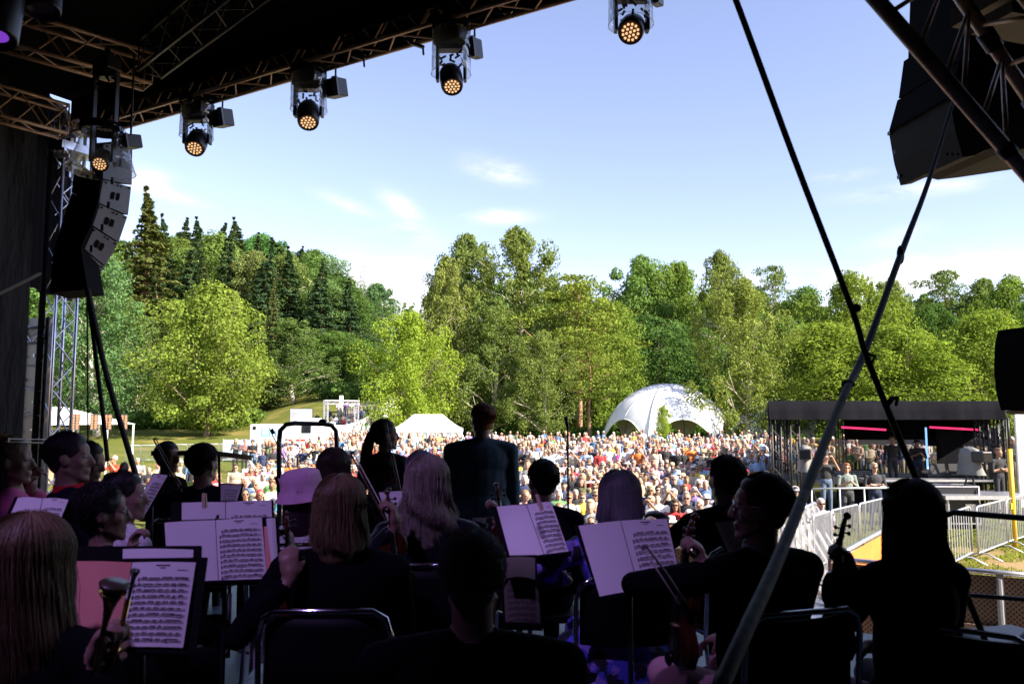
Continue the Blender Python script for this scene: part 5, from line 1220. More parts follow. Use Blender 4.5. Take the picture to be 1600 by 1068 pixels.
# ---- line arrays
arr = mat('array_side_grey', (.10, .10, .125), .55, noise=.06, ns=4)
def extr(pts, D, ext, q, mi=0, dD=None):
    A = [P(x, y, D if dD is None else D+dD[i]) for i, (x, y) in enumerate(pts)]; n = len(A); V = A+[p+ext for p in A]
    q.add([tuple(v) for v in V], [tuple(range(n)), tuple(range(n, 2*n))[::-1]]+[(i, n+i, n+(i+1) % n, (i+1) % n) for i in range(n)], mi)
e = empty('line_array', (0, 0, 0)); tag(e, 'curved hanging stack of grey sided loudspeakers beside the corner tower', 'loudspeaker')
CQ = [[(162, 226), (207, 222), (206, 289), (161, 279)], [(160.5, 281), (205, 292), (200, 336), (155, 317)], [(154.5, 319), (199, 338.5), (185.5, 378), (145, 352)], [(143.5, 354), (184.5, 380), (164.5, 415), (128, 385)], [(126.5, 387), (163.5, 417), (136, 455), (105, 409)]]
for qd in CQ:
    q = MB(); A = [P(x, y, 9.3+(.55 if k_ in (1, 2) else 0)) for k_, (x, y) in enumerate(qd)]; ext = Vector((-.14, -.04, 0)); V = [tuple(p) for p in A+[p+ext for p in A]]
    q.add(V, [(0, 1, 2, 3)], 0); q.add(V, [(4, 7, 6, 5), (0, 4, 5, 1), (1, 5, 6, 2), (2, 6, 7, 3), (3, 7, 4, 0)], 1); cab = q.build('cabinet', [arr, M['black']], e)
    cx = sum((p for p in A), Vector())/4; u = (A[1]-A[0]).normalized(); w = (A[3]-A[0]).normalized(); fr = (A[1]-A[0]).cross(A[3]-A[0]).normalized(); fr = (fr if fr.y < 0 else -fr)*.006
    for t_ in (-.045, .055):
        q = MB(); c_ = cx-u*.03+u*t_+fr; pts = [c_+u*(.030*math.cos(a))*1+w*(.05*math.sin(a)) for a in [math.copysign(1, 1)*2*math.pi*k/12 for k in range(12)]]
        pts = [c_+u*max(-.030, min(.030, (p-c_).dot(u)*1.25))+w*max(-.046, min(.046, (p-c_).dot(w)*1.25)) for p in pts]
        q.add([tuple(p) for p in pts]+[tuple(p+Vector((0, .02, 0))) for p in pts], [tuple(range(12))]+[(k, (k+1) % 12, 12+(k+1) % 12, 12+k) for k in range(12)]); q.build('handle', M['black'], cab)
    for t_ in (.10, .5, .62, .9):
        q = MB(); c_ = A[0].lerp(A[1], t_)+w*.025+fr; q.box(c_, (.035, .012, .018)); q.build('rigging_pin', M['black_metal'], cab)
for i in range(4):       # joints between cabinets, at the back
    q = MB(); p = P(*CQ[i][3], 9.3); q.tube([p+Vector((.1, .03, .02)), p+Vector((.1, .03, -.06))], .02, 6); q.build('link', M['black_metal'], e)
q = MB(); q.tube([P(185, 230, 9.4), P(185, 150, 9.4)], .010, 6); q.build('hanging_chain', M['black'], e)
q = MB(); q.tube([P(150, 240, 9.6), P(150, 150, 9.6)], .010, 6); q.build('hanging_chain', M['black'], e)
e = empty('rear_speaker_stack', (0, 0, 0)); tag(e, 'black backs of loudspeakers hanging left of the grey sided stack', 'loudspeaker')
for qd in ([(118, 250), (158, 280), (152, 318), (112, 300)], [(112, 302), (152, 319), (142, 352), (98, 345)], [(97, 347), (142, 353), (126, 386), (84, 392)], [(83, 394), (126, 387), (137, 452), (78, 457)]):
    q = MB(); extr(qd, 9.25, Vector((-.06, .5, 0)), q); q.build('cabinet', M['black'], e)
e = empty('right_line_array', (0, 0, 0)); e.name = 'line_array'; tag(e, 'huge black loudspeaker stack hanging behind the near truss at top right', 'loudspeaker')
for k, qd in enumerate(([(1424, -60), (1700, -90), (1700, 40), (1419, 92)], [(1412, 96), (1700, 42), (1700, 130), (1404, 154)], [(1402, 157), (1700, 132), (1700, 190), (1440, 200), (1389, 205)])):
    q = MB(); extr(qd, 7.0+k*.03, Vector((.12, -.8, 0)), q); q.build('cabinet', M['black'], e)
brn = mat('dark_brown_cabinet', (.006, .0045, .005), .7, spec=.2)
q = MB(); extr([(1388.5, 206), (1700, 190), (1700, 250), (1600, 262), (1500, 277), (1465, 281), (1448, 277), (1436, 281), (1424, 287), (1407, 290), (1397, 255)], 7.12, Vector((.12, -.8, 0)), q); q.build('cabinet', brn, e)
for x, y in ((1391, 208), (1399, 238), (1406, 276)):
    q = MB(); q.box(P(x, y, 7.1), (.03, .05, .03)); q.build('bolt', M['black_metal'], e)
for x in (1480, 1488, 1497): q = MB(); q.ell(P(x, 241, 6.3), (.012, .01, .012)); q.build('bolt', M['black'], e)
q = MB(); q.tube([P(1500, -40, 6.6), P(1500, -260, 6.6)], .03, 6); q.build('hanging_chain', M['black_metal'], e)
e = empty('side_speaker', (0, 0, 0)); tag(e, 'black loudspeaker with curved front edge at the right edge above the mixing tent', 'loudspeaker')
q = MB(); extr([(1559, 516), (1720, 522), (1720, 625), (1564, 641), (1556, 612), (1553, 575), (1554, 540)], 4.9, Vector((.1, -.5, 0)), q); q.build('cabinet', M['black'], e)
q = MB(); extr([(1566, 642), (1720, 626), (1720, 630), (1580, 647)], 4.92, Vector((.1, -.5, 0)), q); q.build('base_board', M['wood'], e)
q = MB(); q.tube([P(1660, 520, 4.6), P(1660, -400, 4.6)], .025, 8); q.build('hanging_pole', M['black_metal'], e)
# near truss at the top right
e = empty('near_truss', (0, 0, 0)); tag(e, 'close warm-lit tube truss slanting across the top right corner', 'truss')
def tb(a, b_, r, m=None, nm='tube'): q = MB(); q.tube([a, b_], r, 12); return q.build(nm, m or M['truss'], e, True)
A0, A1 = P(1352, -20, 2.55), P(1640, 312, 2.75); B0, B1 = P(1470, -50, 2.95), P(1640, 200, 3.15)
C0, C1 = P(1560, -60, 2.6), P(1700, 120, 2.8)
def to_z(p, q_, z): t_ = (z-p.z)/(q_.z-p.z); return p.lerp(q_, t_)
A0x, A1x, B0x, B1x, C0x, C1x = to_z(A0, A1, 7.6), to_z(A0, A1, DECK+.02), to_z(B0, B1, 7.6), to_z(B0, B1, DECK+.02), to_z(C0, C1, 7.6), to_z(C0, C1, DECK+.02)
for k_ in range(1, 9):
    tb(A1.lerp(A1x, k_/9), B1.lerp(B1x, (k_+.5)/9), .009, nm='brace'); tb(A0.lerp(A0x, k_/9), B0.lerp(B0x, (k_+.5)/9), .009, nm='brace')
for p_, q_ in ((A0x, A0), (A1, A1x), (B0x, B0), (B1, B1x), (C0x, C0), (C1, C1x)): tb(p_, q_, .0265, nm='end_chord')
tb(A0, A1, .027, nm='main_chord'); tb(B0, B1, .026, nm='main_chord'); tb(C0, C1, .026, nm='main_chord')
for t0_, t1_ in ((.12, .05), (.28, .05), (.42, .25), (.52, .25), (.62, .55), (.76, .55), (.88, .80), (.97, .80)):
    tb(A0.lerp(A1, t0_), B0.lerp(B1, t1_), .0085, M['truss'], 'brace')
for t_ in (.1, .35, .6, .85): tb(B0.lerp(B1, t_), C0.lerp(C1, t_+.1), .009, nm='brace')
for t_ in (.44, .86): q = MB(); p = B0.lerp(B1, t_); d = (B1-B0).normalized(); q.tube([p-d*.04, p+d*.04], .034, 12); q.build('coupler', M['black_metal'], e, True)
p = A0.lerp(A1, .76); d = (A1-A0).normalized(); q = MB(); q.tube([p-d*.02, p+d*.02], .031, 12); q.build('coupler', M['black_metal'], e, True)
q = MB(); q.box(P(1590, 15, 3.3), (.42, .3, .08), rz=.3); q.box(P(1600, 38, 3.2), (.36, .2, .05), rz=.3); tag(q.build('clamp_plate', mat('bracket_brown', (.10, .07, .05), .5)), 'brown bracket plate fixed above the close truss in the corner', 'bracket')
# straps crossing at the right
rope = mat('dark_strap', (.012, .012, .014), .8); gst = mat('green_strap', (.03, .045, .02), .8); gry = mat('grey_strap', (.20, .19, .17), .8, noise=.3, ns=30)
def strap(pts, rs, label, mats, split=None):
    P_ = [P(x, y, D) for x, y, D in pts]; sp = spline(P_, 6); k = len(sp); rr_ = [np.interp(i/(k-1), np.linspace(0, 1, len(rs)), rs) for i in range(k)]
    q = MB(); q.tube(sp, rr_, 8)
    if split:
        nf = len(q.m)
        for i in range(nf): q.m[i] = 0 if i/nf < split[0] else (1 if i/nf < split[1] else 2)
    return q, sp
e = empty('guy_strap', (0, 0, 0)); tag(e, 'dark strap running from the top edge down right across the crossing', 'strap', 'crossing guy straps')
q, sp = strap([(1010, -340, 3.0), (1080, -170, 3.05), (1142, -20, 3.1), (1240, 245, 3.15), (1330, 480, 3.2), (1351, 548, 3.22), (1385, 635, 3.25), (1432, 748, 3.3), (1500, 905, 3.35), (1545, 1015, 3.4), (1562, 1068, 3.42)], [.0125, .0125, .0125, .012, .013, .014, .013, .012], '', None, (.66, .84)); q.build('webbing', [rope, gst, rope], e, True)
q = MB(); q.ell(P(1337, 481, 3.2), (.022, .02, .018)); q.build('knot', rope, e, True)
q = MB(); q.tube([P(1386, 632, 3.25), P(1394, 622, 3.24), P(1402, 621, 3.2), P(1400, 634, 3.2)], [.012, .012, .008, .006], 6); q.build('loose_end', rope, e, True)
q = MB(); q.tube([P(1352, 552, 3.2), P(1368, 556, 3.18), P(1362, 566, 3.2)], .007, 5); q.build('loose_end', rope, e, True)
e = empty('guy_strap', (0, 0, 0)); tag(e, 'strap turning thick and grey as it comes down left towards the viewer', 'strap', 'crossing guy straps')
q, sp = strap([(1492, 150, 6.2), (1452, 280, 5.6), (1408, 396, 4.9), (1353, 545, 3.9), (1322, 610, 3.3), (1285, 700, 2.6), (1222, 858, 1.85), (1165, 985, 1.5), (1122, 1080, 1.36)], [.016, .017, .020, .018, .016, .0155, .0145, .0145, .0145], '', None, (.5, .68)); q.build('webbing', [rope, gst, gry], e, True)
q = MB(); q.ell(P(1407, 398, 4.88), (.022, .022, .06)); q.build('knot', rope, e, True)
q = MB(); q.ell(P(1325, 600, 3.4), (.03, .02, .02)); q.build('knot', rope, e, True)
e = empty('cable_drop', (0, 0, 0)); tag(e, 'black cables dropping from the curved speaker stack to the ground', 'cable')
for pts, r in (([(137, 452, 9.2), (152, 520, 9.15), (168, 590, 9.1), (206, 720, 9.0), (220, 770, 8.9)], .032), ([(137, 452, 9.2), (150, 560, 9.15), (160, 640, 9.1), (168, 720, 9.0)], .024), ([(136, 452, 9.2), (137, 600, 9.2), (138, 760, 9.2)], .009)):
    q = MB(); q.tube(spline([P(*p) for p in pts], 5), r, 7); q.build('cable', rope, e, True)
q = MB(); q.tube([P(-10, 462, 8.0), P(62, 427, 8.6)], .024, 8); tag(q.build('support_tube', mat('rusty_tube', (.06, .04, .03), .6)), 'brown slanting tube against the black drape at the left edge', 'tube')
# ---- moving head lamps under the front truss
film = bpy.data.materials.new('clear_plastic_film'); film.use_nodes = True; nt = film.node_tree; nt.nodes.clear()
o_ = nt.nodes.new('ShaderNodeOutputMaterial'); tr_ = nt.nodes.new('ShaderNodeBsdfTransparent'); gl_ = nt.nodes.new('ShaderNodeBsdfGlossy'); di_ = nt.nodes.new('ShaderNodeBsdfTranslucent'); lw = nt.nodes.new('ShaderNodeLayerWeight'); lw.inputs[0].default_value = .45; mx1 = nt.nodes.new('ShaderNodeMixShader'); mx2 = nt.nodes.new('ShaderNodeMixShader')
tr_.inputs[0].default_value = (.93, .95, .97, 1); gl_.inputs['Roughness'].default_value = .12; di_.inputs[0].default_value = (.8, .85, .9, 1)
mr = nt.nodes.new('ShaderNodeMapRange'); mr.inputs['To Min'].default_value = .04; mr.inputs['To Max'].default_value = .75; nt.links.new(lw.outputs['Facing'], mr.inputs[0])
nzf = nt.nodes.new('ShaderNodeTexNoise'); nzf.inputs['Scale'].default_value = 7; tcf = nt.nodes.new('ShaderNodeTexCoord'); nt.links.new(tcf.outputs['Object'], nzf.inputs['Vector']); bpf = nt.nodes.new('ShaderNodeBump'); bpf.inputs['Distance'].default_value = .06; nt.links.new(nzf.outputs[0], bpf.inputs['Height']); nt.links.new(bpf.outputs[0], gl_.inputs['Normal'])
nt.links.new(gl_.outputs[0], mx1.inputs[1]); nt.links.new(di_.outputs[0], mx1.inputs[2]); mx1.inputs[0].default_value = .35
nt.links.new(mr.outputs[0], mx2.inputs[0]); nt.links.new(tr_.outputs[0], mx2.inputs[1]); nt.links.new(mx1.outputs[0], mx2.inputs[2]); nt.links.new(mx2.outputs[0], o_.inputs[0])
ledw = mat('warm_led', (1, .8, .5), .4, emit=(1, .60, .30), es=.42); lensd = mat('lamp_face', (.16, .10, .05), .3); shell = mat('lamp_shell', (.012, .012, .014), .35)
def moving_head(px, py_head, hw, cov, label, box, D=None, tilt=(.12, -.50, -.86)):
    """px,py_head: middle of the lamp head; hw: its width in photo pixels; cov: cover (x0,x1,y0,y1,flare)"""
    D = D or onN(px, 60, NT).y; c = P(px, py_head, D); s = hw/FPX*D/.30
    e = empty('moving_head_lamp', (0, 0, 0)); tag(e, label, 'stage lamp', 'moving head lamps under the front truss')
    zt = ZT-.03; q = MB(); q.box((c.x, c.y, zt-.10), (.36*s, .22*s, .16), rz=STA); bev(q.build('base', shell, e), .012)
    q = MB(); q.tube([(c.x, c.y, zt+.10), (c.x, c.y, zt-.05)], .03, 8); q.box((c.x, c.y, zt+.02), (.10, .10, .08)); q.build('clamp', M['black_metal'], e)
    yk = empty('yoke', (0, 0, 0)); bpy.data.objects.remove(yk)
    q = MB(); z0 = zt-.2
    q.box((c.x, c.y, z0-.02), (.34*s, .14*s, .06))
    for sx in (-1, 1): q.box((c.x+sx*.155*s, c.y, (z0+c.z)/2), (.035*s, .11*s, z0-c.z+.06))
    bev(q.build('yoke', shell, e), .01)
    Mh = rot_to(Vector(tilt)); r = .125*s
    q = MB(); q.lathe(c, [(.001, -.17*s), (r*.75, -.165*s), (r*1.0, -.10*s), (r*1.04, .02*s), (r*1.0, .12*s), (r*.93, .155*s), (r*.86, .155*s), (r*.84, .135*s), (.001, .135*s)], Mh, 24); hd = q.build('head', shell, e, True)
    q = MB(); q.lathe(c, [(.001, .139*s), (r*.83, .139*s)], Mh, 20); q.build('lens_plate', lensd, hd)
    q = MB()
    for rr_, n_ in ((0, 1), (.38, 6), (.72, 12)):
        for k in range(n_):
            a = 2*math.pi*k/n_+.2; p = Vector((rr_*.82*r*math.cos(a), rr_*.82*r*math.sin(a), .147*s)); q.lathe(c+Mh @ p, [(.001, .006), (r*.09, .004), (r*.105, 0)], Mh, 8)
    q.build('led_array', ledw, hd)
    q = MB(); g_ = random.Random(int(px))
    for k in range(16): p = Vector((c.x+g_.uniform(-.14, .14)*s, c.y+g_.uniform(-.08, .08), z0-.06-g_.uniform(0, .16)*s)); q.tube([p, p+Vector((g_.uniform(-.06, .06), 0, g_.uniform(-.07, .07)))], .012, 4)
    q.build('cable_knot', M['black'], e)
    x0_, x1_, y0_, y1_, fl = cov; t, bt = P((x0_+x1_)/2, y0_, D), P((x0_+x1_)/2, y1_, D); ra = (x1_-x0_)/2/FPX*D; H_ = t.z-bt.z
    n_ = 28; V = []; m_ = 9; g_ = random.Random(int(px)+5); ph = [g_.uniform(0, 6) for _ in range(4)]
    for i in range(m_):
        f = i/(m_-1)
        for j in range(n_):
            a = 2*math.pi*j/n_; rr_ = ra*((1/fl)+(1-1/fl)*f**1.3)*(1+.02*math.sin(3*a+ph[0]+f*2)+.018*math.sin(5*a+ph[1]-f*3)); V.append((bt.x+rr_*math.cos(a), bt.y+rr_*math.sin(a), t.z-H_*f+.01*math.sin(2*a+ph[2])*f))
    q = MB(); q.add(V, [(i*n_+j, i*n_+(j+1) % n_, (i+1)*n_+(j+1) % n_, (i+1)*n_+j) for i in range(m_-1) for j in range(n_)]); cv = q.build('rain_cover', film, e, True)
    q = MB(); q.tube(V[-n_:]+[V[-n_]], .006, 5); q.build('cover_rim', film, cv, True)
    q = MB(); q.lathe((t.x, t.y, t.z), [(ra/fl*1.04, .04), (ra/fl*1.04, -.05), (ra/fl*.98, -.05)], None, 24); q.build('cover_band', M['black'], e, True)
    if box:
        bx0, bx1, by0, by1 = box; cc = P((bx0+bx1)/2, (by0+by1)/2, D+.1); w_ = (bx1-bx0)/FPX*D; h_ = (by1-by0)/FPX*D
        e2 = empty('flood_lamp', (0, 0, 0)); tag(e2, 'black boxy flood lamp hanging beside the '+label.split(' moving')[0].split('the ')[-1]+' moving head', 'stage lamp', 'boxy flood lamps under the front truss')
        q = MB(); rm = Matrix.Rotation(-.45, 3, 'Z') @ Matrix.Rotation(.25, 3, 'X'); q.box(cc, (w_*.95, .20, h_*.8), rot=rm); bev(q.build('housing', shell, e2), .015)
        q = MB(); q.box(cc+rm @ Vector((w_*.36, -.11, 0)), (w_*.3, .03, h_*.85), rot=rm); q.build('end_cap', mat('grey_plastic', (.12, .13, .16), .45), e2)
        q = MB(); q.tube([cc+Vector((0, 0, h_*.35)), Vector((cc.x, cc.y, ZT+.05))], .012, 6); q.build('hanger', M['black_metal'], e2)
moving_head(160, 250, 34, (108, 210, 200, 268, 1.65), 'first moving head lamp from the corner tower under a flared plastic cover', (192, 216, 208, 235), D=8.9, tilt=(.15, -.75, -.65))
moving_head(308, 222, 38, (281, 333, 158, 214, 1.04), 'second moving head lamp from the corner tower in a clear cylinder', (332, 362, 168, 202), tilt=(.05, -.62, -.78))
moving_head(482, 179, 41, (453, 511, 112, 172, 1.04), 'third moving head lamp from the corner tower in a clear cylinder', (508, 540, 120, 156))
moving_head(705, 123, 43, (673, 737, 42, 115, 1.04), 'fourth moving head lamp from the corner tower in a clear cylinder', (733, 750, 57, 95))
moving_head(987, 45, 50, (949, 1022, -30, 38, 1.04), 'last moving head lamp, before the open sky at the top edge', (1018, 1034, -20, 12), tilt=(-.2, -.75, -.62))
for i, (px, py) in enumerate(((560, 97), (652, 78))):
    p = P(px, py, onN(px, 60, NT).y); q = MB(); q.box(p+Vector((0, 0, .05)), (.16, .04, .03), rot=Matrix.Rotation(.3, 3, 'Y')); q.tube([p+Vector((.06, 0, .05)), p+Vector((.07, 0, -.06))], .012, 5)
    tag(q.build('truss_clamp', M['black_metal']), ('small clamp hanging under the truss right of the third moving head', 'small clamp hanging under the truss left of the fourth moving head')[i], 'clamp', 'small clamps under the truss')
# purple stage lamps above the orchestra
pur = mat('purple_lens', (.2, .05, .4), .3, emit=(.22, .05, .6), es=.3)
def wash(p, aim, label, r=.13, power=0, spot=1.1, col=(.52, .33, 1.0), lit=True):
    e = empty('wash_lamp', (0, 0, 0)); tag(e, label, 'stage lamp', 'wash lamps over the orchestra'); d = (Vector(aim)-p).normalized(); Mh = rot_to(d)
    q = MB(); q.lathe(p, [(.001, -.22), (r*.8, -.21), (r, -.12), (r, .10), (r*.95, .12), (r*.88, .10), (.001, .09)], Mh, 24); q.build('housing', shell, e, True)
    q = MB(); q.lathe(p, [(.001, .097), (r*.86, .097)], Mh, 20); q.build('lens', pur if lit else lensd, e)
    q = MB(); q.tube([p-d*.1, Vector((p.x, p.y, p.z+.35)), Vector((p.x, p.y, zr))], .02, 6); q.build('hanger', M['black_metal'], e)
    if power:
        l = bpy.data.lights.new('wash_beam', 'SPOT'); l.energy = power; l.color = col; l.spot_size = spot; l.spot_blend = .6; l.shadow_soft_size = .09
        o = bpy.data.objects.new('wash_beam', l); COL.objects.link(o); o.location = p+d*.14; o.rotation_euler = (-d).to_track_quat('Z', 'Y').to_euler(); o.parent = e
wash(P(-6, 24, 3.4), (-2.3, 2.9, 1.3), 'purple glowing wash lamp at the top left edge', r=.10, power=0)
wash(P(70, -14, 3.6), (-1.9, 3.0, 1.3), 'grey rimmed wash lamp cut by the top edge near the purple one', r=.075, lit=False)
wash(Vector((-2.6, .5, 6.75)), (-1.45, 3.3, 2.2), 'purple wash lamp high above the left of the orchestra', power=170, spot=.72)
wash(Vector((-.1, .4, 6.75)), (.30, 3.5, 2.1), 'purple wash lamp high above the right of the orchestra', power=120, spot=.27)
# ---- front rail and small stage furniture
e = empty('stage_rail', (0, 0, 0)); tag(e, 'black tube guard rail on the stage edge at the right', 'rail')
nr = 6.55
def rz_(px, py, n=nr): return onN(px, py, n)
q = MB(); q.tube([rz_(1462, 1012), rz_(1461, 850), rz_(1464, 822), rz_(1474, 806), rz_(1490, 800), rz_(1640, 812)], .021, 10); q.build('top_tube', M['black_metal'], e, True)
q = MB(); q.tube([rz_(1462, 925), rz_(1640, 939)], .016, 8); q.build('mid_tube', M['black_metal'], e, True)
q = MB(); q.tube([rz_(1470, 1005), rz_(1640, 1024)], .014, 8); q.build('low_tube', M['black_metal'], e, True)
q = MB(); q.tube([P(1490, 1090, 3.7), P(1640, 960, 4.3)], .020, 8); q.tube([P(1510, 1045, 3.9), P(1640, 1058, 3.9)], .014, 8); tag(q.build('stair_rail', M['black_metal']), 'black slanting tube of the stage stairs in the bottom right corner', 'rail')
e = empty('stage_edge_monitor', (0, 0, 0)); tag(e, 'grey box and cables on the stage edge behind the folding chair at right', 'floor monitor')
c = onN(1570, 1010, 6.1); c.z = DECK; q = MB(); q.box(c+Vector((0, 0, .13)), (.5, .35, .26), rz=.3); bev(q.build('box', mat('grey_box', (.25, .25, .26), .5), e), .02)
q = MB(); q.tube(spline([c+Vector((-.3, -.2, .02)), c+Vector((-.5, -.5, .02)), c+Vector((-.1, -.8, .02)), c+Vector((.4, -.5, .02))], 8), .012, 6); q.build('cable', M['black'], e, True)
# podium rail
e = empty('podium_rail', (0, 0, 0)); tag(e, 'black rounded tube frame of the conductor podium before the crowd', 'rail')
Dp = 5.4
q = MB(); q.tube([P(437, 1000, Dp), P(436, 690, Dp), P(438, 672, Dp), P(447, 663, Dp), P(460, 661, Dp+.05), P(505, 662, Dp+.2), P(518, 664, Dp+.23), P(525, 673, Dp+.25), P(526, 690, Dp+.25), P(527, 1000, Dp+.25)], .0165, 10); q.build('frame_tube', mat('satin_tube', (.10, .10, .11), .3, metal=.7), e, True)
q = MB(); q.tube([P(437, 768, Dp), P(527, 776, Dp+.25)], .016, 8); q.build('cross_tube', M['black_metal'], e, True)
q = MB(); q.ell(P(504, 658, Dp+.2), (.03, .02, .018)); q.build('knob', M['black_metal'], e, True)
# microphone stand
def mic_stand(px, py0, py1, D, label):
    e = empty('microphone_stand', (0, 0, 0)); tag(e, label, 'microphone stand'); t = P(px, py0, D)
    q = MB(); q.tube([(t.x, t.y, DECK+.02), (t.x, t.y, DECK+.62)], .014, 8); q.tube([(t.x, t.y, DECK+.6), t], .009, 6); q.build('pole', M['black_metal'], e, True)
    q = MB(); q.tube([t, t+Vector((-.01, 0, .05))], [.012, .016], 8); q.ell(t+Vector((-.012, 0, .07)), (.018, .018, .022)); q.build('microphone', M['black_metal'], e, True)
    for a in (0.4, 2.5, 4.6): q = MB(); q.tube([(t.x, t.y, DECK+.06), (t.x+.3*math.cos(a), t.y+.3*math.sin(a), DECK+.012)], .01, 6); q.build('leg', M['black_metal'], e, True)
mic_stand(887, 668, 0, 6.3, 'thin black microphone pole standing upright right of the conductor')
# grand piano with raised lid
e = empty('grand_piano', (0, 0, 0)); tag(e, 'black grand piano with raised lid left of the podium rail', 'piano'); lac = mat('black_lacquer', (.008, .008, .009), .12)
def pz(px, z, D): p = P(px, 700, D); return Vector((p.x, D, DECK+z))
out_ = [pz(232, 0, 7.0), pz(330, 0, 7.0), pz(336, 0, 7.5), pz(330, 0, 8.0), pz(300, 0, 8.3), pz(275, 0, 8.6), pz(240, 0, 8.7)]
q = MB(); n = len(out_); V = [tuple(p+Vector((0, 0, .62))) for p in out_]+[tuple(p+Vector((0, 0, .96))) for p in out_]; q.add(V, [tuple(range(n))[::-1], tuple(range(n, 2*n))]+[(i, (i+1) % n, n+(i+1) % n, n+i) for i in range(n)]); bev(q.build('case', lac, e), .01)
q = MB(); a, b_, c, d = P(236, 704, 7.6), P(330, 703, 7.0), P(393, 711, 7.3), P(330, 707, 8.4); A = [a, b_, c, d]; V = [tuple(p) for p in A]+[tuple(p-Vector((0, 0, .045))) for p in A]
q.add(V, [(0, 1, 2, 3), (4, 7, 6, 5)]+[(i, 4+i, 4+(i+1) % 4, (i+1) % 4) for i in range(4)]); q.build('lid', lac, e)
q = MB(); q.tube([P(342, 711, 7.1), P(344, 800, 7.0)], .012, 6); q.build('lid_prop', lac, e)
for p in (out_[0], out_[1], out_[5]): q = MB(); q.tube([p+Vector((.05, .1, .62-.0)), (p.x+.05, p.y+.1, DECK)], [.06, .035], 8); q.build('leg', lac, e, True)
# ---------------------------------------------------------------- the orchestra
FM = {}
def cloth(name, col, **k):
    if name not in FM: FM[name] = mat(name, col, .95, spec=.05, **k)
    return FM[name]
cloth('black_wool', (.0035, .0035, .005), noise=.3, ns=8); cloth('navy_wool', (.008, .009, .018), noise=.3, ns=8); cloth('black_leather', (.012, .012, .016)); FM['black_leather'].node_tree.nodes['Principled BSDF'].inputs['Roughness'].default_value = .38
cloth('pink_blazer', (.85, .18, .40), noise=.15, ns=6); cloth('denim', (.10, .15, .20), noise=.3, ns=14); cloth('tweed', (.70, .66, .68), noise=.35, ns=160)
cloth('teal_jacket', (.02, .05, .06), noise=.2, ns=6); cloth('pink_trousers', (.55, .30, .34), noise=.12, ns=6); cloth('crochet', (.58, .55, .56), noise=.5, ns=90)
cloth('red_shirt', (.55, .02, .03)); cloth('pale_shirt', (.45, .50, .60)); cloth('white_shirt', (.7, .7, .72)); cloth('grey_collar', (.25, .25, .28)); cloth('pink_hat', (.62, .36, .52), noise=.08, ns=30); cloth('dark_band', (.03, .03, .035))
def floral(name, base, spots, sc, thr=.46):
    m = mat(name, base, .85); nt = m.node_tree; b = nt.nodes['Principled BSDF']; t = nt.nodes.new('ShaderNodeTexCoord'); v = nt.nodes.new('ShaderNodeTexVoronoi'); v.inputs['Scale'].default_value = sc; n = nt.nodes.new('ShaderNodeTexNoise'); n.inputs['Scale'].default_value = sc*.8; n.inputs['Detail'].default_value = 3
    nt.links.new(t.outputs['Object'], v.inputs['Vector']); nt.links.new(t.outputs['Object'], n.inputs['Vector'])
    cr = nt.nodes.new('ShaderNodeValToRGB'); cr.color_ramp.interpolation = 'CONSTANT'; e = cr.color_ramp.elements; e[0].color = (*spots[0], 1); e[1].position = .5; e[1].color = (*spots[1], 1); nt.links.new(v.outputs['Color'], cr.inputs[0])
    mr = nt.nodes.new('ShaderNodeMapRange'); mr.inputs['From Min'].default_value = thr; mr.inputs['From Max'].default_value = thr+.04; nt.links.new(n.outputs[0], mr.inputs[0])
    mx = nt.nodes.new('ShaderNodeMixRGB'); mx.inputs[1].default_value = (*base, 1); nt.links.new(mr.outputs[0], mx.inputs[0]); nt.links.new(cr.outputs[0], mx.inputs[2]); nt.links.new(mx.outputs[0], b.inputs['Base Color']); FM[name] = m
floral('blue_floral', (.008, .008, .015), ((.06, .07, .55), (.25, .16, .60)), 16); floral('dark_floral', (.008, .008, .01), ((.01, .10, .12), (.16, .01, .07)), 14, .56); floral('skirt_print', (.012, .012, .015), ((.5, .5, .52), (.4, .4, .42)), 20, .50); floral('orange_floral', (.006, .006, .008), ((.35, .07, .01), (.2, .03, .01)), 9, .55); floral('purple_floral', (.006, .006, .008), ((.12, .02, .12), (.08, .02, .09)), 12, .58)
SKN = {'fair': mat('fair_skin', (.27, .155, .115), .5, noise=.08, ns=20), 'tan': mat('tan_skin', (.27, .16, .10), .5, noise=.08, ns=20)}
def hairmat(name, col, tip=None):
    m = bpy.data.materials.new(name); m.use_nodes = True; nt = m.node_tree; b = nt.nodes['Principled BSDF']; b.inputs['Roughness'].default_value = .55; b.inputs['Specular IOR Level'].default_value = .3
    g = nt.nodes.new('ShaderNodeNewGeometry'); mr = nt.nodes.new('ShaderNodeMapRange'); mr.inputs['To Min'].default_value = .65; mr.inputs['To Max'].default_value = 1.35; nt.links.new(g.outputs['Random Per Island'], mr.inputs[0])
    mu = nt.nodes.new('ShaderNodeVectorMath'); mu.operation = 'MULTIPLY'; mu.inputs[0].default_value = col; nt.links.new(mr.outputs[0], mu.inputs[1]); nt.links.new(mu.outputs[0], b.inputs['Base Color']); return m
HM = {'blonde': hairmat('blonde_hair', (.17, .115, .06)), 'ash': hairmat('ash_blonde_hair', (.30, .25, .20)), 'grey': hairmat('grey_hair', (.20, .19, .205)), 'dark': hairmat('dark_hair', (.012, .009, .009)), 'brown': hairmat('brown_hair', (.045, .026, .018)), 'red': hairmat('reddish_hair', (.26, .09, .035)), 'stubble': hairmat('short_grey_hair', (.085, .075, .07)), 'plum': hairmat('plum_hair', (.025, .010, .018))}
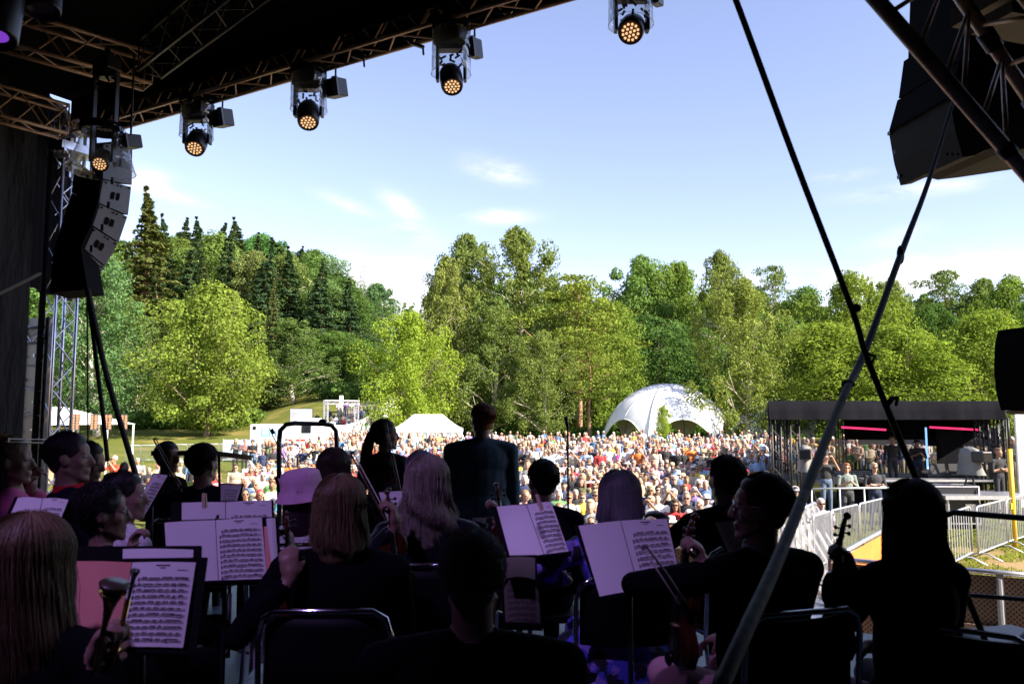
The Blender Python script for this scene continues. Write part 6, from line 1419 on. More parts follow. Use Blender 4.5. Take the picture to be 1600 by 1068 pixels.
def strands(hd, M_, kind, L_, n, seed, wave=0., r=.0019, face=.95, s=1., wid=1., mess=0.):
    """thin hair strands combed from the crown over the skull and hanging down"""
    g = random.Random(seed); V = []; F = []; k = 0; c0 = Vector((0, -.022, .035)); rad = (.088, .103, .094)
    for i in range(n):
        ph = g.uniform(0, 2*math.pi); th0 = abs(g.gauss(0, .35))+.05; fly = g.uniform(.02, .09) if g.random() < .035 else 0; lift = 1.02+abs(g.gauss(0, {'crop': .008, 'short': .022}.get(kind, .025)))+fly; wv = ph*2.6+g.gauss(0, .35); wa = wave*g.uniform(.7, 1.2); wl = .085
        fr = math.cos(ph-math.pi/2)        # 1 towards the face
        if kind == 'crop': th_end = g.uniform(.1, 2.25) if fr < .2 else g.uniform(.1, 1.2)
        elif kind == 'short': th_end = (g.uniform(.5, 2.35) if fr < -.25 else g.uniform(.5, 1.75)) if fr < .35 else (g.uniform(.4, .98) if fr > .75 else g.uniform(.5, 1.22))
        else: th_end = 1.72
        if fr > math.cos(face) and kind not in ('short', 'crop'):      # sweep to the sides
            ph += math.copysign(g.uniform(.3, .9), math.sin(ph-math.pi/2+1e-4)*1 if False else (1 if math.cos(ph) < 0 else -1)); fr = 0
        pts = []; m = 8 if kind in ('short', 'crop') else 6
        segL = .5 if kind in ('short', 'crop') else 1
        t0 = th0 if kind not in ('short', 'crop') else (max(.03, th_end-g.uniform(.45, .9)) if kind == 'short' else th_end-.12)
        for j in range(m+1):
            th = t0+(th_end-t0)*j/m; lf = lift if kind not in ('short', 'crop') else 1.0+(lift-1.0)*(1-j/m)+.012*math.sin(j/m*3.1); x = rad[0]*lf*math.sin(th)*math.cos(ph)*wid; y = rad[1]*lf*math.sin(th)*math.sin(ph); z = rad[2]*lf*math.cos(th)
            j_ = mess*(.3+j/m); pts.append(c0+Vector((x+g.gauss(0, .0008+j_), y+g.gauss(0, .0008+j_), z+g.gauss(0, j_))))
        if kind not in ('short', 'crop'):
            p = pts[-1].copy(); Lx = L_*g.uniform(.68, 1.07)*(1+.05*math.sin(ph*5+seed)); mm = 7; out = Vector((pts[-1].x, pts[-1].y, 0)); out = out.normalized() if out.length > 1e-4 else Vector((0, -1, 0)); sway = g.gauss(0, .012)
            for j in range(1, mm+1):
                t = j/mm; z = -Lx*t; w_ = wa*math.sin(wv+z/wl*6.28*.5)*min(1, t*2); inn = -.022*math.sin(min(1, t*1.1)*math.pi)*0
                pts.append(p+Vector((out.x*(w_+.012*t*(1 if kind == 'long' else -.6))+sway*t, out.y*(w_-.010*t), z+wa*.3*math.cos(wv+z/wl*3))))
        pts = [hd+M_ @ (q_*s) for q_ in pts]
        for j, p in enumerate(pts):
            t = (pts[min(j+1, len(pts)-1)]-pts[max(j-1, 0)]); a = t.cross(Vector((.3, .2, 1))).normalized() if t.length > 1e-7 else Vector((1, 0, 0)); b_ = t.cross(a).normalized(); rr_ = r*s*(1 if j < len(pts)-2 else .5)
            for q_ in (0, 2.1, 4.2): V.append(tuple(p+(a*math.cos(q_)+b_*math.sin(q_))*rr_))
        for j in range(len(pts)-1):
            for q_ in range(3): F.append((k+j*3+q_, k+j*3+(q_+1) % 3, k+(j+1)*3+(q_+1) % 3, k+(j+1)*3+q_))
        k += len(pts)*3
    return V, F
def hairdo(parent, hd, M_, kind, colour, L_=.2, seed=1, s=1., n=None, wave=0., bulk=1., mess=0.):
    B = Blobs(); at = lambda x, y, z: hd+M_ @ Vector((x*s, y*s, z*s))
    kc = .93 if kind == 'crop' else 1
    B.ell(at(0, -.026, .040), (.086*s*kc, .100*s*kc, .088*s), M_); B.ell(at(0, .012, .088), (.066*s, .056*s, .034*s), M_)
    if kind == 'crop': B.ell(at(0, -.054, -.012), (.066*s, .054*s, .066*s), M_)
    elif kind == 'short': B.ell(at(0, -.052, -.010), (.070*s*bulk, .048*s, .066*s), M_); B.ell(at(0, -.022, .048), (.085*s*bulk, .098*s, .084*s), M_)
    else:
        B.ell(at(0, -.062, -.01-L_/2), (.082*s*bulk, .048*s, .05*s+L_*.55*s), M_); B.ell(at(0, -.02, .05), (.09*s*bulk, .10*s, .086*s), M_)
        for x in (-1, 1): B.ell(at(x*.076*bulk, -.012, -.01-L_*.42), (.026*s, .050*s, .04*s+L_*.44*s), M_)
    if kind == 'tail': pass
    me = B.mesh('hair', [HM[colour]], .007, 1, 14, 8)
    o = bpy.data.objects.new('hair', me); COL.objects.link(o); o.parent = parent
    V, F = strands(hd, M_, kind, L_, n or {'crop': 4000, 'short': 3600}.get(kind, 6000), seed, wave, {'crop': .0008, 'short': .0010}.get(kind, .0009), s=s, wid=bulk, mess=mess)
    q = MB(); q.add(V, F); so_ = q.build('hair_strands', HM[colour], o, False); return o
def hand(B, wr, d, p, curl=1., side=1, s=1., mi=0):
    """five fingers closed round whatever lies on the palm side p; d runs wrist to knuckles"""
    d = Vector(d).normalized(); p = (Vector(p)-d*Vector(p).dot(d)).normalized(); sd = d.cross(p)*side
    B.ell(wr+d*.045*s, (.040*s, .052*s, .018*s), Matrix((sd, d, p)).transposed(), mi); B.cap(wr, wr+d*.03*s, .026*s, .028*s, mi)
    for i, (off, ln) in enumerate(((.031, .92), (.011, 1.04), (-.010, 1.0), (-.030, .82))):
        k = wr+d*(.085-.006*abs(i-1))*s+sd*off*s; a1, a2, a3 = (.7*curl, 1.7*curl, 2.5*curl); L1, L2, L3 = .042*ln*s, .026*ln*s, .020*ln*s
        j1 = k+(d*math.cos(a1)+p*math.sin(a1))*L1; j2 = j1+(d*math.cos(a2)+p*math.sin(a2))*L2; t = j2+(d*math.cos(a3)+p*math.sin(a3))*L3
        B.chain([k, j1, j2, t], [.0098*s, .0090*s, .0082*s, .0070*s], mi)
    b0 = wr+d*.025*s+sd*.032*s; b1 = b0+(d*.6+sd*.45+p*.55).normalized()*.040*s; b2 = b1+(d*.55+p*.8-sd*.1).normalized()*.030*s
    B.chain([b0, b1, b2], [.013*s, .0105*s, .0085*s], mi)
def ik(sh, wr, l1, l2, hint):
    d = wr-sh; L_ = min(d.length, (l1+l2)*.995); dn = d.normalized(); wr = sh+dn*L_; a = (l1*l1-l2*l2+L_*L_)/(2*L_); h = math.sqrt(max(0, l1*l1-a*a)); hv = Vector(hint); hv = (hv-dn*hv.dot(dn)).normalized(); return sh+dn*a+hv*h, wr
def musician(label, px, pyt, D, yaw=0, hyaw=0, tilt=0, seated=True, top='black_wool', leg='black_wool', skin='fair', hair=('short', 'dark'), L=None, Rr=None, wide=1., s=None, voxel=.010, lean=0., sleeves=1., collar=None, hkw={}, fine=True, fem=False, roll=0., skirt=False):
    """px,pyt: top of the head in the photo. L/R: (px,py,D,dir,palm,curl) hand targets in the world, or None (hands in the lap)"""
    htop = 1.335 if seated else 1.745; tp = P(px, pyt, D); sc = s or max(.9, min(1.1, (tp.z-DECK)/htop)); zb = tp.z-htop*sc
    Mw = Matrix.Rotation(R(yaw), 3, 'Z'); root = Vector((tp.x, D, zb)); hx = Mw @ Vector((0, lean, 0)); root = root-hx*sc; root.z = zb
    W = lambda v: root+Mw @ (Vector(v)*sc)
    Mh = Matrix.Rotation(R(yaw+hyaw), 3, 'Z') @ Matrix.Rotation(R(tilt), 3, 'X') @ Matrix.Rotation(R(roll), 3, 'Y')
    B = Blobs(); w = (.185 if not fem else .165)*wide
    hip, ch = ((0, 0, .52), (0, lean*.6, .90)) if seated else ((0, 0, .95), (0, lean*.5, 1.31)); hdz = 1.205 if seated else 1.615
    nk = W((0, lean*.8, hdz-.165)); hd = W((0, lean, hdz)); hip, ch = Vector(hip), Vector(ch)
    up = Vector((0, 0, 1))
    B.ell(W(hip+up*.03), (.19*wide*sc, .14*sc, .15*sc), Mw, 1); B.ell(W((hip+ch)/2), (w*.92*sc, .128*sc, .31*sc), Mw, 1)
    B.ell(W(ch), (w*1.02*sc, .125*sc, .17*sc), Mw, 1); B.ell(W(ch+up*.085), (w*1.02*sc, .085*sc, .065*sc), Mw, 1); [B.cap(nk+Mw @ Vector((x_*.025, -.01, -.012)), W(ch+Vector((x_*w*.86, 0, .085))), .052*sc, .064*sc, 1) for x_ in (-1, 1)]
    B.cap(nk-up*.03, hd+Mh @ Vector((0, -.012, -.05)), .056*sc if not fem else .050*sc, .056*sc if not fem else .046*sc, 0); head_blobs(B, hd, Mh, sc, 0, fine)
    for sx, tg in ((-1, L), (1, Rr)):
        sh = W(ch+Vector((sx*(w+.005), 0, .075))); B.ell(sh, (.064*sc,)*3, None, 1)
        if tg is None: wr = W((sx*.07, .30, .66 if seated else .95)); d = Mw @ Vector((-sx*.5, .6, -.2)); pm = Vector((0, 0, -1)); cu = .6
        elif tg == 'down': wr = W((sx*(w+.045), .05, .60 if seated else .84)); d = Vector((0, 0, -1)); pm = Mw @ Vector((-sx, 0, 0)); cu = .5
        else: wr = P(*tg[0:3]); d = Vector(tg[3]); pm = Vector(tg[4]); cu = tg[5]
        el, wr2 = ik(sh, wr, .29*sc, .26*sc, Mw @ (Vector((sx*.7, -.25, -.8)) if tg != 'down' else Vector((sx*.25, -1, 0))))
        cut = el.lerp(wr2, .82*sleeves)
        B.chain([sh, el, cut], [.060*sc, .046*sc, .036*sc], 1); B.cap(cut, wr2, .029*sc, .024*sc, 0); hand(B, wr2, d, pm, cu, sx, sc, 0)
        if seated:
            kn = W((sx*.15, .44, .50)); an = W((sx*.15, .40, .07)); B.cap(W((sx*.09, .02, .50)), kn, .092*sc, .068*sc, 2); B.cap(kn, an, .062*sc, .045*sc, 2); B.ell(an+Mw @ Vector((0, .07, -.03)), (.045, .125, .04), Mw, 2)
        else:
            kn = W((sx*.09, .02, .50)); an = W((sx*.10, -.02, .08)); B.cap(W((sx*.085, 0, .90)), kn, .09*sc, .06*sc, 2); B.cap(kn, an, .055*sc, .040*sc, 2 if not skirt else 0); B.ell(an+Mw @ Vector((0, .07, -.04)), (.042, .12, .04), Mw, 2)
    me = B.mesh('person', [SKN[skin], FM[top], FM[leg]], voxel, 3, 18, 10)
    o = bpy.data.objects.new('person', me); COL.objects.link(o); tag(o, label, 'person', 'musicians and soloists on stage')
    o['_hd'] = 0; del o['_hd']
    if hair: hairdo(o, hd, Mh, hair[0], hair[1], s=sc, seed=int(px), **hkw)
    if collar:
        q = MB(); c = nk+up*.005; q.lathe(c, [(.062*sc, .035*sc), (.060*sc, .0), (.082*sc, -.030*sc), (.088*sc, -.034*sc), (.070*sc, .005), (.067*sc, .036*sc), (.062*sc, .035*sc)], Matrix.Rotation(R(yaw), 3, 'Z') @ Matrix.Rotation(.12, 3, 'X'), 22); q.build('collar', FM[collar], o, True)
    if skirt:
        q = MB(); pr = [(.185, .90), (.215, .84), (.235, .70), (.25, .35), (.262, .30)]; n_ = 40; V = []
        for r_, z_ in pr:
            for j in range(n_): a = 2*math.pi*j/n_; k_ = r_*(1+.05*math.sin(a*9)*(1-z_)); p = W((math.cos(a)*k_, math.sin(a)*k_*.78, z_)); V.append(tuple(p))
        q.add(V, [(i*n_+j, i*n_+(j+1) % n_, (i+1)*n_+(j+1) % n_, (i+1)*n_+j) for i in range(len(pr)-1) for j in range(n_)]); q.build('skirt', FM[leg], o, True)
    if fine and abs(((yaw+hyaw+180) % 360)-180) > 40: face_marks(o, hd, Mh, sc, False)
    return o, dict(hd=hd, Mh=Mh, W=W, Mw=Mw, s=sc, nk=nk, root=root)
def spectacles(o, I, m=None, z=.010):
    hd, Mh, s = I['hd'], I['Mh'], I['s']; q = MB(); at = lambda x, y, z: hd+Mh @ Vector((x*s, y*s, z*s))
    for x in (-1, 1):
        q.tube([at(x*.034+.024*math.cos(a), .093, z+.017*math.sin(a)) for a in [i*math.pi/6 for i in range(13)]], .0016, 5); q.tube([at(x*.058, .091, z+.006), at(x*.082, .03, z+.006), at(x*.083, -.01, z)], .0016, 5)
    q.tube([at(-.010, .096, z+.004), at(.010, .096, z+.004)], .0016, 5); q.build('glasses', m or M['black_metal'], o)
# ---- instruments
vwood = mat('violin_varnish', (.065, .015, .006), .25, noise=.3, ns=9, stretch=(1, 1, .2)); vebony = mat('ebony', (.006, .005, .005), .3); silver = mat('silver_string', (.5, .5, .5), .3, metal=1)
def violin(bottom, top, face, label, s=1., group='violins and violas held upright'):
    """bottom: end button, top: scroll; face: where the front of the body looks"""
    b_, t_ = Vector(bottom), Vector(top); ax = (t_-b_).normalized(); f = Vector(face); f = (f-ax*f.dot(ax)).normalized(); x_ = ax.cross(f); k = (t_-b_).length/.60
    e = empty('violin', (0, 0, 0)); tag(e, label, 'violin', group); A = lambda x, y, z: b_+(x_*x+ax*y+f*z)*k
    half = [(0, 0), (.045, .004), (.085, .022), (.103, .065), (.100, .100), (.086, .125), (.078, .138), (.068, .150), (.058, .175), (.055, .195), (.060, .212), (.074, .224), (.083, .245), (.084, .275), (.076, .310), (.058, .338), (.03, .352), (0, .355)]
    out_ = half+[(-x, y) for x, y in half[-2:0:-1]]; n = len(out_); q = MB(); V = []
    rings = [(.93, -.022), (1.0, -.016), (.975, -.013), (.975, .013), (1.0, .016), (.93, .021)]
    for sc_, z in rings: V += [tuple(A(x*sc_, .178+(y-.178)*sc_, z)) for x, y in out_]
    V += [tuple(A(0, .178, -.030)), tuple(A(0, .178, .030))]
    F = [(i*n+j, i*n+(j+1) % n, (i+1)*n+(j+1) % n, (i+1)*n+j) for i in range(5) for j in range(n)]+[(6*n, (j+1) % n, j) for j in range(n)]+[(6*n+1, 5*n+j, 5*n+(j+1) % n) for j in range(n)]
    q.add(V, F); q.build('body', vwood, e, True)
    q = MB(); q.tube([A(0, .345, .004), A(0, .42, .008), A(0, .487, .010)], [.013*k, .011*k, .0115*k], 10); nk_ = q.build('neck', vwood, e, True)
    q = MB(); q.tube([A(0, .485, .008), A(0, .52, .004), A(0, .556, -.004), A(0, .575, -.010)], [.0125*k, .012*k, .0105*k, .009*k], 8)
    pts = [A(0, .580+.014*math.sin(a)*(1-a/11), -.018+.016*math.cos(a)*(1-a/11)) for a in [i*.5 for i in range(17)]]; q.tube(pts, .0065*k, 7); q.tube([A(-.016, .582, -.017), A(.016, .582, -.017)], .0075*k, 8); q.build('scroll', vwood, nk_, True)
    q = MB(); q.add([tuple(A(x, y, z)) for y, w in ((.20, .021), (.485, .012)) for x, z in ((-w, .022 if y > .3 else .033), (w, .022 if y > .3 else .033), (w*.8, .014), (-w*.8, .014))], [(0, 1, 5, 4), (1, 2, 6, 5), (2, 3, 7, 6), (3, 0, 4, 7), (0, 3, 2, 1), (4, 5, 6, 7)]); q.build('fingerboard', vebony, e)
    for i in range(4):
        y = .498+.015*i; sx = 1 if i % 2 else -1; q = MB(); q.tube([A(-sx*.014, y, .004), A(sx*.022, y, .004), A(sx*.030, y, .004)], [.0032*k, .004*k, .0045*k], 7); q.ell(A(sx*.040, y, .004), (.010*k, .010*k, .005*k), Matrix((x_, ax, f)).transposed(), 8, 6); q.build('peg', vebony, e, True)
    q = MB(); q.box(A(0, .165, .034), (.040*k, .004*k, .030*k), rot=Matrix((x_, ax, f)).transposed()); q.build('bridge', mat('maple_bridge', (.45, .28, .12), .5), e)
    q = MB(); q.add([tuple(A(x, y, z)) for x, y, z in ((-.020, .135, .034), (.020, .135, .034), (.010, .012, .028), (-.010, .012, .028))], [(0, 1, 2, 3)]); q.build('tailpiece', vebony, e)
    q = MB()
    for i in range(4): x = -.011+.0073*i; q.tube([A(x, .13, .036), A(x*1.2, .165, .052), A(x*.7, .487, .022)], .0007*k, 4, cap=False)
    q.build('strings', silver, e); q = MB(); q.ell(A(-.05, .018, .03), (.03*k, .03*k, .012*k), Matrix((x_, ax, f)).transposed()); q.build('chin_rest', vebony, e, True); return e
bowm = mat('bow_stick', (.08, .03, .015), .3); bhair = mat('bow_hair', (.62, .56, .46), .6)
def bow(a, b_, label, side=(0, -1, 0), w=1.):
    a, b_ = Vector(a), Vector(b_); d = (b_-a).normalized(); s_ = Vector(side); s_ = (s_-d*s_.dot(d)).normalized(); L_ = (b_-a).length
    e = empty('violin_bow', (0, 0, 0)); tag(e, label, 'bow', 'violin bows'); q = MB(); q.tube([a, a.lerp(b_, .3)-s_*.004, a.lerp(b_, .6)-s_*.006, b_], [.0045*w, .0042*w, .0036*w, .003*w], 7); q.build('stick', bowm, e, True)
    q = MB(); q.tube([a+d*.05+s_*.016, b_+s_*.014], .0022*w, 5); q.build('hair_ribbon', bhair, e)
    q = MB(); q.box(a+d*.04+s_*.010, (.012, .035, .022), rot=rot_to(s_, d)); q.build('frog', vebony, e)
    q = MB(); q.box(b_+s_*.008, (.007, .014, .022), rot=rot_to(s_, d)); q.build('tip', vebony, e)
# ---- music stands with open scores
paper = mat('score_paper', (.72, .70, .68), .8, noise=.04, ns=3); pinkp = mat('pink_paper', (.72, .28, .22), .8, noise=.05, ns=5); shadep = mat('shaded_grey_paper', (.13, .11, .085), .8); inkm = mat('printed_ink', (.03, .025, .03), .7); deskm = mat('stand_black', (.003, .003, .004), .7, spec=.08)  # shaded_grey_paper has the shade of the dim stand put into its colour
bluei = mat('blue_pen', (.05, .12, .5), .6)
def quadpt(Q, u, v):
    a = Q[0].lerp(Q[1], u); b_ = Q[3].lerp(Q[2], u); return a.lerp(b_, v)
def page(Q, mats, parent, inked=None, seed=0, name='page', curl=.012):
    g = random.Random(seed); q = MB(); nu, nv = 8, 3; nrm = (Q[1]-Q[0]).cross(Q[3]-Q[0]).normalized()
    if nrm.y > 0: nrm = -nrm
    def pt(u, v, h=0): return quadpt(Q, u, v)+nrm*(curl*math.sin(u*math.pi)*(.6+.4*v)+h)
    V = [tuple(pt(i/nu, j/nv)) for j in range(nv+1) for i in range(nu+1)]; n0 = len(V)
    q.add(V, [(j*(nu+1)+i, j*(nu+1)+i+1, (j+1)*(nu+1)+i+1, (j+1)*(nu+1)+i) for j in range(nv) for i in range(nu)], 0)
    if inked:
        st, v0, v1, u0, u1 = inked
        def bar(ua, ub, va, vb, h=.0012):
            m = 6
            for i in range(m):
                a, b_ = ua+(ub-ua)*i/m, ua+(ub-ua)*(i+1)/m; q.add([tuple(pt(a, va, h)), tuple(pt(b_, va, h)), tuple(pt(b_, vb, h)), tuple(pt(a, vb, h))], [(0, 1, 2, 3)], 1)
        def blob(ua, ub, va, vb): q.add([tuple(pt(ua, va, .0016)), tuple(pt(ub, va, .0016)), tuple(pt(ub, vb, .0016)), tuple(pt(ua, vb, .0016))], [(0, 1, 2, 3)], 1)
        blob(.40, .62, .035, .050); blob(.46, .56, .068, .076); blob(.74, .90, .095, .101)
        for k in range(st):
            v = v0+(v1-v0)*k/max(1, st-1); hh = (v1-v0)/max(1, st-1)*.42; ul = u0+(.05 if k == 0 else 0)
            for l in range(5): vv = v+hh*l/4; bar(ul, u1, vv-.0011, vv+.0011)
            blob(ul, ul+.022, v-hh*.2, v+hh*1.3); u = ul+.06; up = g.random() < .5
            while u < u1-.05:
                m = g.choice([4, 4, 3, 8]); w = .014*g.uniform(.9, 1.2); y = g.uniform(0, 1)
                for i in range(m):
                    if u > u1-.03: break
                    vy = v+hh*(y+g.uniform(-.3, .3)); blob(u-.007, u+.007, vy-hh*.16, vy+hh*.16); blob(u+.004, u+.0065, vy-hh*.8, vy); u += w*1.55
                blob(u-w*1.55*m, u-w, v-hh*.42+hh*(y-.5)*.4, v-hh*.18+hh*(y-.5)*.4); u += .022
            for k2 in range(1, 5): uu = ul+(u1-ul)*k2/4; blob(uu-.0015, uu+.0015, v, v+hh)
        blob(.05, .22, .965, .972)
    return q.build(name, mats, parent)
STN = 0
def stand(desk, D, pages, label, tilt=.10, base=True, ledge=True, ddesk=None):
    """desk: photo corners TL,TR,BR,BL of the black desk at distance D (bottom); pages: list of (corners, material, ink)"""
    global STN; STN += 1
    dist = lambda k: D+(tilt if k < 2 else 0)
    e = empty('music_stand', (0, 0, 0)); tag(e, label, 'music stand', 'music stands'); A = [P(x, y, dist(i)) for i, (x, y) in enumerate(desk)]
    n = (A[1]-A[0]).cross(A[3]-A[0]).normalized(); n = n if n.y > 0 else -n; q = MB(); V = [tuple(p+n*.008) for p in A]+[tuple(p+n*.018) for p in A]
    q.add(V, [(0, 1, 2, 3), (4, 7, 6, 5)]+[(i, 4+i, 4+(i+1) % 4, (i+1) % 4) for i in range(4)]); q.build('desk', deskm, e)
    if ledge:
        q = MB(); a, b_ = A[3], A[2]; r_ = rot_to((b_-a).normalized(), -n); q.box((a+b_)/2-n*.02+Vector((0, 0, -.006)), (.010, .065, (b_-a).length+.01), rot=rot_to((b_-a), -n)); q.build('ledge', deskm, e)
    if base:
        c = (A[0]+A[1]+A[2]+A[3])/4+n*.03; q = MB(); q.tube([c, (c.x, c.y+.02, c.z-.25), (c.x, c.y+.02, DECK+.12)], .011, 8); q.build('pole', M['black_metal'], e, True); q = MB(); q.tube([(c.x, c.y+.02, DECK+.5), (c.x, c.y+.02, DECK+.1)], .017, 8); q.build('lower_tube', silver if STN % 3 == 0 else M['black_metal'], e, True)
        for a in (.5, 2.6, 4.7): q = MB(); q.tube([(c.x, c.y+.02, DECK+.16), (c.x+.16*math.cos(a), c.y+.02+.16*math.sin(a), DECK+.10), (c.x+.30*math.cos(a), c.y+.02+.30*math.sin(a), DECK+.012)], .009, 6); q.build('leg', M['black_metal'], e, True)
    s = empty('sheet_music', (0, 0, 0)); tag(s, 'pages on the '+label, 'sheet music', 'scores on the music stands')
    for k, (Qp, m, ink) in enumerate(pages):
        Q = [P(x, y, dist(i)-.004-.003*k) for i, (x, y) in enumerate(Qp)]; page(Q, [m, inkm], s, ink, seed=STN*10+k)
    return e
stand([(22, 774), (109, 778), (86, 842), (-10, 842)], 3.3, [([(28, 777), (66, 778), (54, 836), (2, 836)], paper, None), ([(67, 778), (107, 780), (84, 838), (55, 836)], paper, (6, .30, .95, .08, .92))], 'music stand before the woman in pink, half covered by long hair')
stand([(239, 738), (264, 740), (226, 811), (203, 802)], 4.55, [([(240, 740), (262, 742), (224, 808), (206, 800)], paper, (10, .22, .94, .30, .95))], 'narrow slanting music stand right of the woman in pale tweed', tilt=.04)
stand([(266, 783), (426, 780), (430, 868), (266, 868)], 4.1, [([(284, 785), (352, 784), (352, 866), (284, 866)], paper, None), ([(353, 784), (424, 781), (427, 866), (353, 866)], paper, (6, .30, .95, .08, .92))], 'wide music stand seen above the big purple one', base=False)
stand([(256, 812), (434, 806), (438, 906), (262, 912)], 3.4, [([(257, 816), (336, 812), (341, 908), (263, 911)], paper, None), ([(416, 810), (430, 809), (436, 902), (424, 903)], paper, None), ([(408, 823), (424, 822), (430, 903), (416, 904)], pinkp, None), ([(337, 812), (409, 808), (417, 904), (342, 908)], paper, (10, .19, .93, .07, .96))], 'big music stand in strong purple light at left centre')
stand([(112, 852), (313, 851), (312, 960), (112, 960)], 2.9, [([(192, 857), (302, 858), (300, 950), (190, 950)], paper, None)], 'music stand hidden behind the one with the pink page', base=False)
stand([(118, 872), (322, 869), (302, 1018), (120, 1012)], 2.4, [([(118, 876), (206, 878), (181, 1010), (112, 1008)], pinkp, None), ([(207, 878), (306, 878), (286, 1011), (182, 1010)], paper, (11, .20, .92, .10, .95))], 'music stand with pink left page beside the blonde in front')
stand([(343, 754), (380, 755), (372, 786), (343, 785)], 5.2, [([(345, 756), (378, 757), (370, 783), (345, 782)], paper, (4, .35, .9, .2, .9))], 'small dark purple music stand beyond the man in the dark suit', tilt=.03)
stand([(427, 744), (503, 739), (520, 806), (448, 808)], 5.15, [([(434, 747), (502, 742), (516, 802), (455, 804)], paper, None)], 'tilted pale music stand left of the pink hat', tilt=.06)
stand([(582, 768), (642, 764), (646, 812), (600, 820)], 4.5, [([(592, 769), (641, 766), (644, 808), (606, 816)], paper, None)], 'music stand behind the wavy blonde violinist', tilt=.05)
stand([(766, 791), (860, 782), (891, 864), (795, 876)], 3.7, [([(776, 791), (822, 788), (850, 867), (798, 873)], paper, None), ([(823, 788), (861, 783), (889, 862), (851, 867)], paper, (9, .20, .92, .14, .95))], 'music stand tilted right behind the cropped-haired man')
stand([(778, 866), (838, 865), (846, 978), (786, 976)], 2.62, [([(784, 872), (836, 871), (836, 905), (785, 905)], shadep, None), ([(786, 892), (839, 893), (845, 975), (790, 974)], shadep, (7, .25, .95, .10, .92))], 'dim unlit music stand right of the cropped-haired man', base=True)
stand([(897, 819), (1043, 809), (1068, 914), (936, 934)], 3.3, [([(904, 821), (969, 813), (998, 921), (937, 931)], paper, None), ([(970, 813), (1042, 810), (1065, 911), (999, 921)], paper, (9, .21, .93, .14, .95))], 'large music stand in purple light at right centre')
stand([(1112, 815), (1152, 810), (1176, 858), (1136, 866)], 3.7, [([(1117, 816), (1151, 812), (1172, 856), (1138, 862)], paper, None)], 'music stand half hidden by the face of the man in glasses', tilt=.04)
# clothes pegs
for (px, py, D, lb, rx) in ((318, 782, 4.05, 'wooden clothes peg clipped on the wide stand at left', .05), (842, 785, 3.62, 'pale clothes peg clipped on the stand tilted right', .3)):
    q = MB(); p = P(px, py, D); q.box(p, (.012, .012, .075), rot=Matrix.Rotation(-rx, 3, 'Y')); q.box(p+Vector((.007, .012, 0)), (.010, .010, .07), rot=Matrix.Rotation(-rx-.06, 3, 'Y')); tag(q.build('clothes_peg', mat('peg_wood', (.60, .42, .30), .7)), lb, 'clothes peg', 'clothes pegs on the stands')
# ---- folding chairs
chrome = mat('chrome_tube', (.7, .7, .72), .12, metal=1); vinyl = mat('black_vinyl', (.003, .003, .004), .6, spec=.15)
def chair_mesh():
    out_ = []
    q = MB(); V = []; n = 12
    for j, z in enumerate((.60, .70, .82, .86)):
        for i in range(n+1): t = i/n*2-1; V.append((t*(.215-.012*(j == 3)), -.20+.05*(1-t*t)*-1+.045*(z-.6)*-1, z))
    q.add(V, [(j*(n+1)+i, j*(n+1)+i+1, (j+1)*(n+1)+i+1, (j+1)*(n+1)+i) for j in range(3) for i in range(n)]); out_.append(('backrest', q.mesh('backrest', [vinyl], True), True))
    q = MB(); q.box((0, .02, .455), (.42, .40, .035)); out_.append(('seat', q.mesh('seat', [vinyl]), False))
    q = MB(); q.tube([(-.235, -.30, .0), (-.235, -.20, .42), (-.232, -.235, .80), (-.215, -.245, .86), (-.17, -.25, .885), (.17, -.25, .885), (.215, -.245, .86), (.232, -.235, .80), (.235, -.20, .42), (.235, -.30, .0)], .011, 8); out_.append(('back_frame', q.mesh('back_frame', [chrome], True), False))
    for sx in (-1, 1): q = MB(); q.tube([(sx*.22, -.18, .47), (sx*.22, .20, .43), (sx*.225, .24, .40), (sx*.235, .26, .0)], .011, 8); out_.append(('leg', q.mesh('leg', [chrome], True), False))
    q = MB(); q.tube([(-.235, -.27, .16), (.235, -.27, .16)], .008, 6); out_.append(('stretcher', q.mesh('stretcher', [chrome], True), False)); return out_
CHM = chair_mesh()
def chair(root, yaw, label, z=None, s=1.):
    e = empty('folding_chair', (root.x, root.y, DECK if z is None else z), R(yaw)); e.scale = (s, s, s); tag(e, label, 'chair', 'black folding chairs of the orchestra')
    for nm, me, sol in CHM:
        o = bpy.data.objects.new(nm, me); COL.objects.link(o); o.parent = e
        if sol: m = o.modifiers.new('thick', 'SOLIDIFY'); m.thickness = .02
    return e
# ---- the players, far to near
LAP = None
def chr_(I, yaw, lb): r_ = I['root'].copy(); chair(r_, yaw, lb, z=max(DECK, r_.z), s=I['s'])
o, I = musician('standing violinist in dark floral jacket with long ponytail looking right', 603, 655, 6.0, yaw=-8, hyaw=-66, seated=False, top='dark_floral', leg='black_wool', hair=('short', 'dark'), L=(598, 788, 5.75, (0, .2, 1), (1, 0, 0), .8), Rr='down', fem=True, wide=.92, voxel=.009, hkw=dict(bulk=.95))
hd = I['hd']; B = Blobs(); B.chain([hd+Vector((-.055, -.02, .03)), hd+Vector((-.11, -.01, -.0)), hd+Vector((-.135, -.01, -.10)), hd+Vector((-.16, -.02, -.28)), hd+Vector((-.17, -.03, -.40))], [.034, .036, .046, .036, .008]); h = bpy.data.objects.new('ponytail', B.mesh('ponytail', [HM['brown']], .008, 2)); COL.objects.link(h); h.parent = o
bow(P(633, 812, 5.6), P(601, 662, 5.55), 'bow of the standing violinist rising before her face', (1, 0, 0), 1.3)
o, I = musician('conductor with short reddish hair, denim jacket and black white patterned skirt', 752, 630, 6.1, yaw=8, hyaw=28, seated=False, top='denim', leg='skirt_print', hair=('short', 'red'), L='down', Rr='down', wide=1.20, voxel=.010, collar='denim', hkw=dict(bulk=1.03), skirt=True)
